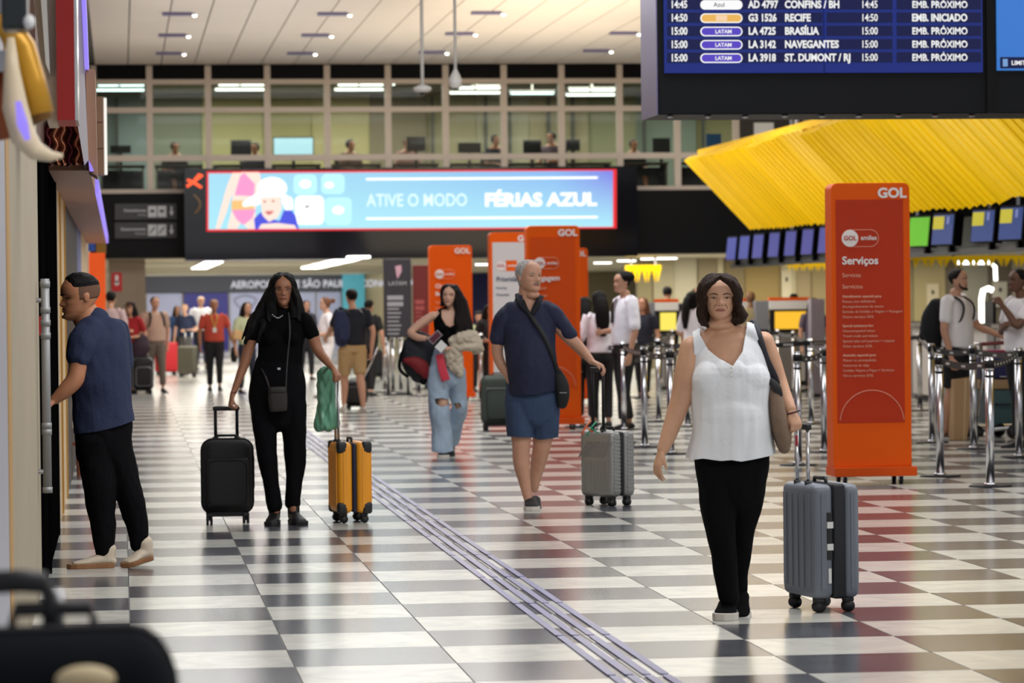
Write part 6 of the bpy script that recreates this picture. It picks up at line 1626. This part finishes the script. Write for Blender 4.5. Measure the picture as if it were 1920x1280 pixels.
# ------------------------------------------------------------------ people further back
ARM = {'down': ((.15, .01, .64), (.155, -.03, .48)), 'bent': ((.155, .04, .635), (.06, -.13, .62)), 'akimbo': ((.245, .03, .665), (.11, .0, .555)),
       'reach': ((.155, -.06, .66), (.15, -.22, .60)), 'fold': ((.15, -.02, .65), (-.04, -.12, .69)), 'out': ((.16, .0, .65), (.21, -.06, .5)), 'swing': ((.15, .05, .65), (.15, .04, .49)),
       'face': ((.13, -.1, .68), (.02, -.13, .8))}
def cloth(n, c): return mat(n, hexc(*c), .85, bump=.1, bscale=60)
def bg(label, u, vt, vf, turn, shirt, pants, sk, hair, style='short', arms=('down', 'down'), stride=.05, sleeve=.6, width=1., shorts=False, group=None, face=False, shoes=None, smat=None, sweep=1., clothname='shirt'):
    f = Fig(label, u, vf, group=group)
    z_top = f.L(u, vt).z
    h = z_top/1.005; r = f.root; r.rotation_euler = (0, 0, f.yaw+turn)
    V = lambda x, y, z: Vector((x*h, y*h, z*h))
    vox = max(.009, 1.35*f.k)
    W = width
    g = Geo()
    hd = Head(V(0, -.01, .868), .132*h, w=1., age=.3); hd.geo(g, 40, 36)
    g.loft([(V(0, .01, .86), .03*h, .034*h), (V(0, .012, .84), .033*h, .034*h), (V(0, .012, .825), .06*h, .04*h)], 14)
    g.loft([(V(0, .01, .785), .07*W*h, .035*h), (V(0, .008, .72), .08*W*h, .05*h), (V(0, .0, .6), .07*W*h, .045*h), (V(0, 0, .52), .075*W*h, .05*h)], 20)
    sl = Geo()
    for s_, am in zip((-1, 1), arms):
        e_, w_ = ARM[am]; E = V(e_[0]*s_*(.5+.5*W), e_[1], e_[2]); Wp = V(w_[0]*s_, w_[1], w_[2]); S = V(.105*s_*W, .01, .805)
        g.loft([(S, .022*h, .024*h), (S.lerp(E, .5), .027*h, .028*h), (E, .023*h, .023*h), (E.lerp(Wp, .5), .020*h, .020*h), (Wp, .013*h, .014*h)], 12)
        d = (Wp-E).normalized()
        hand(g, Wp, d, Vector((-s_, 0, 0)) if abs(d.x) < .7 else Vector((0, 0, -1)), Vector((0, -1, 0)), .1*h, curl=.5)
        sl.loft([(V(.085*s_*W, .01, .812), .04*h, .042*h), (S, .037*h, .04*h), (S.lerp(E, sleeve), .034*h, .036*h)] if sleeve <= 1 else [(S, .037*h, .04*h), (E, .031*h, .032*h), (E.lerp(Wp, sleeve-1), .024*h, .024*h)], 12)
    lp = Geo()
    for s_ in (-1, 1):
        st = stride*s_
        lift = .0 if s_ < 0 else .015*(abs(stride) > .06)
        hp = V(.048*s_*W, 0, .5); kn = V(.05*s_, -st*.55-.01, .285); an = V(.048*s_, -st+(.02 if st < 0 else 0), .05+lift)
        q_ = 1. if shorts else .62
        g.loft([(hp, .045*h, .048*h), (kn, .034*h*q_, .036*h*q_), (kn.lerp(an, .4)+V(0, .01, 0), .031*h*q_, .034*h*q_), (an, .019*h, .022*h)], 12)
        if shorts: lp.loft([(hp, .06*W*h, .065*h), (kn.lerp(hp, .12), .052*h, .055*h)], 14, cap='flat')
        else: lp.loft([(hp, .058*W*h, .064*h), (kn, .042*h, .045*h), (an.lerp(kn, .1), .032*h, .036*h)], 14, cap='flat')
        a_ = V(.048*s_, -st+.035+(.02 if st < 0 else 0), 0)
        shoe(r, (a_.x, a_.y, lift*h*.6), (0.05*s_, -1, 0), .15*h, shoes or BLKS, BSOL if shoes is None else SOLW, h=.075, ankle=False, pitch=-.15 if lift else 0.)
    bake(g, 'body', sk, r, vox, 1)
    lp.loft([(V(0, 0, .6), .085*W*h, .06*h), (V(0, .005, .53), .1*W*h, .07*h), (V(0, .005, .49), .098*W*h, .068*h)], 18, cap='flat')
    bake(lp, 'shorts' if shorts else 'trousers', pants, r, vox, 2, folds=(.005, 12, 12, 6))
    sl.loft([(V(0, .01, .828), .07*h, .046*h), (V(0, .01, .80), .108*W*h, .06*h), (V(0, .004, .73), .105*W*h, .078*h), (V(0, -.004, .64), .1*W*h, .074*h*W), (V(0, 0, .55), .104*W*h, .076*h*W)], 24, cap='flat')
    bake(sl, clothname, shirt, r, vox, 2, folds=(.008, 9, 9, 6))
    if style != 'bald':
        if style == 'short': op = lambda z: (np.interp(z, [.3, .6, .8, .9, .95], [1.9, 1.3, .95, .5, 0]),)*2; hg = hd.hair(r, hair, op, lambda z, a: np.interp(z, [.2, .5, 1], [.0, .035, .04]), z0=.3, mm=20, seed=u)
        elif style == 'bun': op = lambda z: (np.interp(z, [.3, .6, .8, .9, .95], [1.7, 1.2, .9, .5, 0]),)*2; hg = hd.hair(r, hair, op, lambda z, a: .05, z0=.2, mm=20, seed=u); hg.ell(V(0, .075, .965), (.025*h,)*3)
        else:
            op = lambda z: (np.interp(z, [0, .6, .8, .9, .95], [1.2, 1.1, .8, .4, 0]),)*2; hg = hd.hair(r, hair, op, lambda z, a: np.interp(z, [-.5, .5, 1], [.14, .1, .07]), z0=-.2, mm=24, seed=u)
            z_ = {'long': .68, 'mid': .78}[style]
            hg.loft([(V(0, .05, .93), .05*h, .03*h), (V(0, .07, .86), .055*h, .03*h), (V(0, .08, (.86+z_)/2), .055*h, .022*h), (V(0, .08, z_), .03*h, .014*h)], 14)
        bake(hg, 'hair', hair, r, vox*.9, 1)
    if face or abs(math.atan2(math.sin(turn), math.cos(turn))) < 1.3: hd.face(r, LIP, mat('brow_black', (.015, .01, .008), .7), openness=.5)
    f.h = h; f.V = V; f.hd = hd
    return f
def pack(f, label, m, side_strap=True, cat='backpack', y=.12, sc=1., xo=0.):
    t = thing('backpack', label, cat, f.root.location, f.root.rotation_euler.z); V = f.V
    g = Geo(); g.loft([(V(xo, y, .80), .06*f.h*sc, .03*f.h), (V(xo, y+.02, .72), .085*f.h*sc, .05*f.h*sc), (V(xo, y+.02, .63), .085*f.h*sc, .055*f.h*sc), (V(xo, y+.005, .57), .065*f.h*sc, .04*f.h)], 20, power=2.6)
    bake(g, 'body', m, t, .012, 1)
    g = Geo(); g.loft([(V(xo, y+.07, .66), .06*f.h*sc, .02*f.h), (V(xo, y+.075, .6), .055*f.h*sc, .02*f.h)], 14, power=3); g.build('pocket', m, t, True)
    for s_ in (-1, 1):
        Geo().loft([(V(.055*s_, .08, .80), .012*f.h, .005*f.h), (V(.062*s_, .0, .838), .012*f.h, .005*f.h), (V(.07*s_, -.07, .79), .012*f.h, .005*f.h), (V(.085*s_, -.06, .7), .010*f.h, .005*f.h), (V(.1*s_, .03, .62), .008*f.h, .005*f.h)], 8, 4).build('strap', DARK, t, True)
    return t
WSH = cloth('shirt_white', (246, 244, 252)); WTE = cloth('tee_white', (244, 240, 242)); BKC = mat('cloth_black2', (.008, .008, .01), .85); JND = cloth('jeans_dark', (30, 34, 52)); KHA = cloth('khaki', (182, 150, 104)); RDC = cloth('red_cloth', (160, 26, 34))
bg('person with dark hair and pale top, mostly hidden behind the man in navy tee', 210, 545, 748, PI-.3, cloth('pale_pink', (190, 165, 165)), JND, SK_C, HBK)
f = bg('woman in red top and dark cap with folded arms by the beige pillar', 247, 566, 738, -.5, RDC, JND, SK_C, HBK, arms=('fold', 'bent'), style='mid')
g = Geo(); g.ell(f.V(0, .0, .985), (.052*f.h, .06*f.h, .028*f.h)); g.box(f.V(0, -.075, .965), (.08*f.h, .06*f.h, .008*f.h)); g.build('cap', mat('cap_maroon', hexc(52, 26, 24), .8), f.root, True)
f = bg('man in beige tee and grey trousers with black backpack straps at left', 292, 555, 736, .35, cloth('tee_beige', (190, 158, 140)), cloth('trouser_taupe', (108, 96, 84)), SK_C, HDB, width=1.12, stride=.09, arms=('down', 'swing'))
pack(f, 'black backpack worn by the man in beige tee', BKC)
bg('person in blue top with dark hair behind the grey green suitcase', 333, 573, 695, .3, cloth('blue_top', (60, 90, 140)), JND, SK_C, HDB, style='mid')
bg('fair haired man in navy polo holding the grey green suitcase', 348, 569, 702, -.4, cloth('navy_polo2', (30, 40, 70)), cloth('grey_short', (70, 70, 72)), SK_E, HBL, arms=('down', 'bent'))
bg('balding man in white shirt and dark trousers in front of the blue wall', 378, 555, 692, .2, WSH, JND, SK_C, HWH, width=1.1, arms=('down', 'bent'), stride=.08)
f = bg('woman in orange top and black trousers with yellow lanyard walking', 403, 560, 732, .05, cloth('orange_top', (186, 70, 52)), BKC, SK_B, mat('hair_greyish', hexc(150, 130, 112), .6), style='short', width=1.1, stride=.07, arms=('down', 'out'), face=True)
g = Geo(); g.tube([f.V(-.035, -.02, .84), f.V(-.03, -.075, .79), f.V(-.0, -.085, .69)], .006*f.h, 6); g.tube([f.V(.035, -.02, .84), f.V(.03, -.075, .79), f.V(.0, -.085, .69)], .006*f.h, 6); g.build('lanyard', mat('lanyard_yellow', hexc(200, 160, 60), .6), f.root)
Geo().box(f.V(0, -.09, .665), (.04*f.h, .006, .05*f.h)).build('badge', WHITE, f.root)
t = thing('handbag', 'dark handbag in the hand of the woman in orange top', 'bag', f.root.location, f.root.rotation_euler.z); g = Geo(); g.loft([(f.V(.2, -.06, .46), .02*f.h, .02*f.h), (f.V(.21, -.06, .40), .04*f.h, .03*f.h), (f.V(.21, -.06, .33), .035*f.h, .025*f.h)], 12); g.build('body', BKC, t, True)
f = bg('woman in pale green top with tan bag half hidden by long black hair', 464, 566, 738, .5, cloth('pale_green', (190, 198, 160)), JND, SK_C, HDB, style='mid')
t = thing('handbag', 'tan shoulder bag of the woman in pale green top', 'bag', f.root.location, f.root.rotation_euler.z); g = Geo(); g.loft([(f.V(-.14, -.05, .69), .05*f.h, .03*f.h), (f.V(-.15, -.05, .60), .06*f.h, .035*f.h)], 14, power=3, cap='flat'); g.build('body', mat('bag_tan', hexc(200, 160, 110), .6), t, True)
bg('woman in dark grey top just right of the woman in black', 575, 563, 712, .4, cloth('charcoal_top', (60, 58, 66)), BKC, SK_C, HDB, style='long', arms=('down', 'bent'))
bg('woman in white dress with hair up beside the navy backpack', 613, 556, 745, -1.4, WTE, WTE, SK_E, mat('hair_auburn', hexc(110, 70, 44), .6), style='bun', arms=('down', 'bent'), stride=.03)
f = bg('man seen from behind in black tee and khaki shorts', 662, 540, 772, PI+.35, mat('tee_black3', (.007, .009, .016), .85), KHA, SK_C, HBK, width=1.15, shorts=True, stride=.09, arms=('swing', 'reach'), shoes=mat('shoe_pale', hexc(200, 195, 190), .7))
t = pack(f, 'navy backpack slung on the left shoulder of the man in khaki shorts', cloth('pack_navy', (34, 44, 76)), y=.05, sc=.8, xo=.115)
bkk = suitcase('black rounded suitcase trailing behind the man in khaki shorts', 667, 768, .3, .24, .34, .1, mat('case_charcoal', hexc(26, 28, 32), .6), DARK, style='soft', rod=0)
Geo().tube([(.1, .1, .38), (.22, .05, .62), (.32, .0, .85)], .012, 8).build('rod', CHROME, bkk, True)
bg('man in black tee facing away beside the man in khaki shorts', 693, 561, 742, PI-.4, BKC, BKC, SK_C, HBK, arms=('down', 'bent'))
f = bg('child with dark cap and pale green top between two orange totems', 899, 584, 735, .2, cloth('pale_green', (190, 198, 160)), BKC, SK_C, HBK, style='short')
Geo().ell(f.V(0, 0, .985), (.055*f.h, .065*f.h, .03*f.h)).build('cap', mat('cap_dark', hexc(30, 28, 30), .8), f.root, True)
bg('dark haired woman in black top left of the Prioridade totem', 919, 570, 750, .6, BKC, BKC, SK_C, HBK, style='mid', arms=('bent', 'fold'))
bg('person with black hair hidden behind the right edge of the Bagagem totem', 1099, 556, 795, PI, BKC, BKC, SK_C, HBK, style='long')
f = bg('attendant woman with long black hair in white shirt, hand on hip', 1127, 545, 800, PI+.25, WSH, BKC, SK_C, HBK, style='long', arms=('akimbo', 'down'), sleeve=.85, width=1.0, stride=.02)
Geo().loft([(f.V(-.1, 0, .555), .01*f.h, .01*f.h), (f.V(0, -.07, .55), .012*f.h, .012*f.h), (f.V(.1, 0, .555), .01*f.h, .01*f.h)], 8).build('belt', mat('belt_red', hexc(120, 26, 30), .6), f.root, True)
f = bg('attendant man with black hair and tie in white shirt looking left', 1172, 508, 805, -1.15, WSH, BKC, SK_C, HBK, arms=('bent', 'down'), sleeve=.9, stride=.03, face=True)
Geo().loft([(f.V(0, -.05, .83), .012*f.h, .004*f.h), (f.V(0, -.078, .78), .014*f.h, .005*f.h), (f.V(0, -.085, .68), .018*f.h, .005*f.h)], 8).build('tie', DARK, f.root, True)
g = Geo(); g.ell(f.V(0, .012, .965), (.052*f.h, .064*f.h, .042*f.h)); g.build('hair_top', HBK, f.root, True)
bg('woman with brown hair and dark top behind the attendant man', 1207, 557, 748, -.3, JND, BKC, SK_C, mat('hair_auburn', hexc(110, 70, 44), .6), style='mid')
bg('man in dark shirt seen from behind at the left kiosk', 1253, 536, 722, PI, cloth('dark_violet', (40, 34, 48)), BKC, SK_C, HBK, width=1.1)
bg('woman with dark ponytail in white shirt at the left kiosk', 1300, 545, 758, PI*.7, WSH, BKC, SK_C, HBK, style='long', arms=('reach', 'bent'), sleeve=.8)
bg('man with short dark hair far behind the woman with ponytail', 1306, 540, 728, .3, cloth('taupe_top', (110, 96, 92)), BKC, SK_C, HBK)
bg('bald man in olive beige shirt seen from behind right of the brown haired woman', 1409, 545, 735, PI, cloth('olive_beige', (140, 126, 92)), BKC, mat('skin_back', hexc(120, 84, 54), .6), HDB, style='bald', width=1.1)
bg('dark haired person standing just behind the right kiosk', 1490, 549, 722, PI, BKC, BKC, SK_C, HBK)
bg('person in violet grey top right of the right kiosk', 1527, 558, 735, .4, cloth('violet_grey', (90, 80, 100)), BKC, SK_C, HBK, style='mid')
f = bg('bearded man in white tee and black shorts pushing the luggage cart', 1797, 502, 824, 1.15, WTE, BKC, SK_C, HDB, width=1.15, shorts=True, arms=('down', 'reach'), face=True, stride=.05, shoes=mat('shoe_brown', hexc(80, 44, 34), .6))
gbd = Geo(); gbd.loft([(f.hd.P(x, z, .0), r_*f.hd.H, r_*f.hd.H*.8) for x, z, r_ in ((-.27, .33, .03), (-.2, .17, .05), (0, .09, .07), (.2, .17, .05), (.27, .33, .03))], 12, 3); gbd.build('beard', HDB, f.root, True)
pack(f, 'large black backpack of the man in white tee', BKC, sc=1.15, y=.13)
f = bg('person with folded arms in white polo at the right picture edge', 1914, 502, 838, -1.0, WTE, BKC, SK_F, HBK, arms=('fold', 'face'), sleeve=.6, width=1.05, face=True)
# ------------------------------------------------------------------ office staff behind the mezzanine glass
OFC = cloth('office_chair_black', (20, 20, 24)); DSK = mat('office_desk', hexc(70, 66, 60), .6)
def seated(u, v, label, shirt, hair, sk, turn=0., y=1.5):
    p = PY(u, v, YS+y); h = 1.68; zt_ = p.z
    seat = zt_-.86
    t = thing('person', label, 'person', (p.x, p.y, seat), turn)
    g = Geo()
    Head(Vector((0, -.02, .86-.215)), .215).geo(g, 32, 30)
    g.loft([(Vector((0, .01, .66)), .05, .05), (Vector((0, .02, .6)), .1, .06)], 12)
    g.loft([(Vector((0, .02, .56)), .16, .09), (Vector((0, .02, .3)), .14, .1), (Vector((0, .02, .08)), .16, .11)], 16)
    for s_ in (-1, 1):
        g.loft([(Vector((.18*s_, .02, .55)), .045, .05), (Vector((.24*s_, -.05, .3)), .04, .04), (Vector((.14*s_, -.28, .28)), .03, .03)], 10)
        hand(g, (.14*s_, -.29, .28), (-.2*s_, -1, 0), (0, 0, -1), (-s_, 0, 0), .17)
        g.loft([(Vector((.1*s_, 0, .07)), .085, .08), (Vector((.12*s_, -.42, .07)), .06, .06), (Vector((.12*s_, -.45, -.3)), .045, .05)], 10)
    bake(g, 'body', SK_B, t, .02, 1)
    g = Geo(); g.loft([(Vector((0, .02, .6)), .11, .07), (Vector((0, .02, .54)), .19, .1), (Vector((0, .02, .3)), .165, .12), (Vector((0, .02, .08)), .18, .13)], 16, cap='flat')
    for s_ in (-1, 1): g.loft([(Vector((.17*s_, .02, .55)), .06, .06), (Vector((.23*s_, -.04, .34)), .055, .055)], 10)
    bake(g, 'shirt', shirt, t, .02, 1)
    g = Geo(); g.ell((0, .015, .78), (.09, .11, .1)); g.build('hair', hair, t, True)
    c = thing('office_chair', 'black office chair of the '+label, 'chair', (p.x, p.y+.05, seat), turn, 'office chairs in the mezzanine')
    Geo().box((0, 0, -.06), (.48, .48, .07)).build('seat', OFC, c, bevel=.02); Geo().box((0, .25, .28), (.44, .07, .5)).build('backrest', OFC, c, bevel=.03)
    Geo().cyl((0, 0, ZF-seat+.05), (0, 0, -.08), .03).build('post', DARK, c)
    for a in range(5): Geo().tube([(0, 0, ZF-seat+.06), (.26*math.cos(a*1.257), .26*math.sin(a*1.257), ZF-seat+.03)], .02, 6).build('leg', DARK, c)
    return t
for (u, v, lb, sc2, hr, tn) in ((328, 266, 'dark haired office worker in the second window bay', BKC, HBK, .2), (478, 268, 'dark haired office worker in the third window bay', JND, HBK, -.3), (657, 262, 'office worker in brown top in the fifth window bay', cloth('brown_top', (90, 60, 50)), HDB, .5),
        (764, 259, 'fair faced office worker left of the hanging dome camera', cloth('pinkish', (160, 120, 110)), HDB, 0.), (929, 253, 'tall office worker in dark top in the ninth bay', JND, HDB, .3), (1034, 248, 'balding office worker at the right end of the tenth bay', cloth('mauve', (92, 78, 90)), HDB, -.6),
        (1188, 262, 'dark haired office worker right of the tenth bay', BKC, HBK, .1)):
    seated(u, v, lb, sc2, hr, SK_C, tn)
SCR2 = glow('office_screen', hexc(190, 235, 245), 1.1)
for (u, v, w_, h_, m, lb) in ((550, 274, .8, .36, SCR2, 'large glowing office monitor in the fourth window bay'), (452, 277, .4, .3, DARK, 'dark office monitor left of the worker in the third bay'), (780, 270, .01+.36, .28, DARK, 'dark office monitor in the bay of the dome camera'),
        (880, 277, .45, .2, DARK, 'dark low office monitor in the ninth bay'), (998, 275, .36, .26, OFC, 'rounded black office monitor back in the tenth bay'), (1074, 272, .28, .22, DARK, 'small dark office monitor right of the tenth bay'), (226, 280, .4, .15, DARK, 'flat dark office monitor in the first bay'), (1338, 265, .3, .3, cloth('blue_box', (40, 80, 130)), 'blue box standing on the sill beside the brown wall'), (1240, 273, .35, .3, DARK, 'dark office monitor near the right end of the windows')):
    p = PY(u, v, YS+.75)
    t = thing('office_monitor', lb, 'monitor', (p.x, p.y, p.z), 0, 'office monitors in the mezzanine')
    Geo().box((0, 0, 0), (w_, .04, h_)).build('housing', DARK if m is SCR2 else m, t)
    if m is SCR2: Geo().box((0, -.024, 0), (w_-.04, .006, h_-.04)).build('screen', m, t)
    else: Geo().box((0, .024, 0), (w_-.03, .006, h_-.03)).build('screen', SCRB, t)
    dz_ = (ZW+.3)-(p.z-h_/2)
    Geo().bb((-.03, .0, min(-h_/2, dz_-h_/2)), (.03, .04, -h_/2+.02)).build('stand', DARK, t)
for i in range(11):
    a, b = posts[i]+.1, posts[i+1]-.1
    t = thing('office_desk', 'dark office desk behind the lower panes of window bay %s' % ['one', 'two', 'three', 'four', 'five', 'six', 'seven', 'eight', 'nine', 'ten', 'eleven'][i], 'desk', ((a+b)/2, YS+.8, ZF), 0, 'office desks in the mezzanine')
    zt_ = zz[300]-.05-ZF-.02
    Geo().box((0, 0, zt_), (b-a, .7, .04)).build('desk_top', DSK, t)
    for sx in (-1, 1): Geo().box((sx*((b-a)/2-.04), 0, zt_/2), (.04, .6, zt_-.02)).build('leg', DSK, t)
    Geo().box((0, .3, zt_/2+.1), (b-a-.1, .02, zt_*.6)).build('front_panel', mat('desk_panel', hexc(34, 34, 36), .6), t)
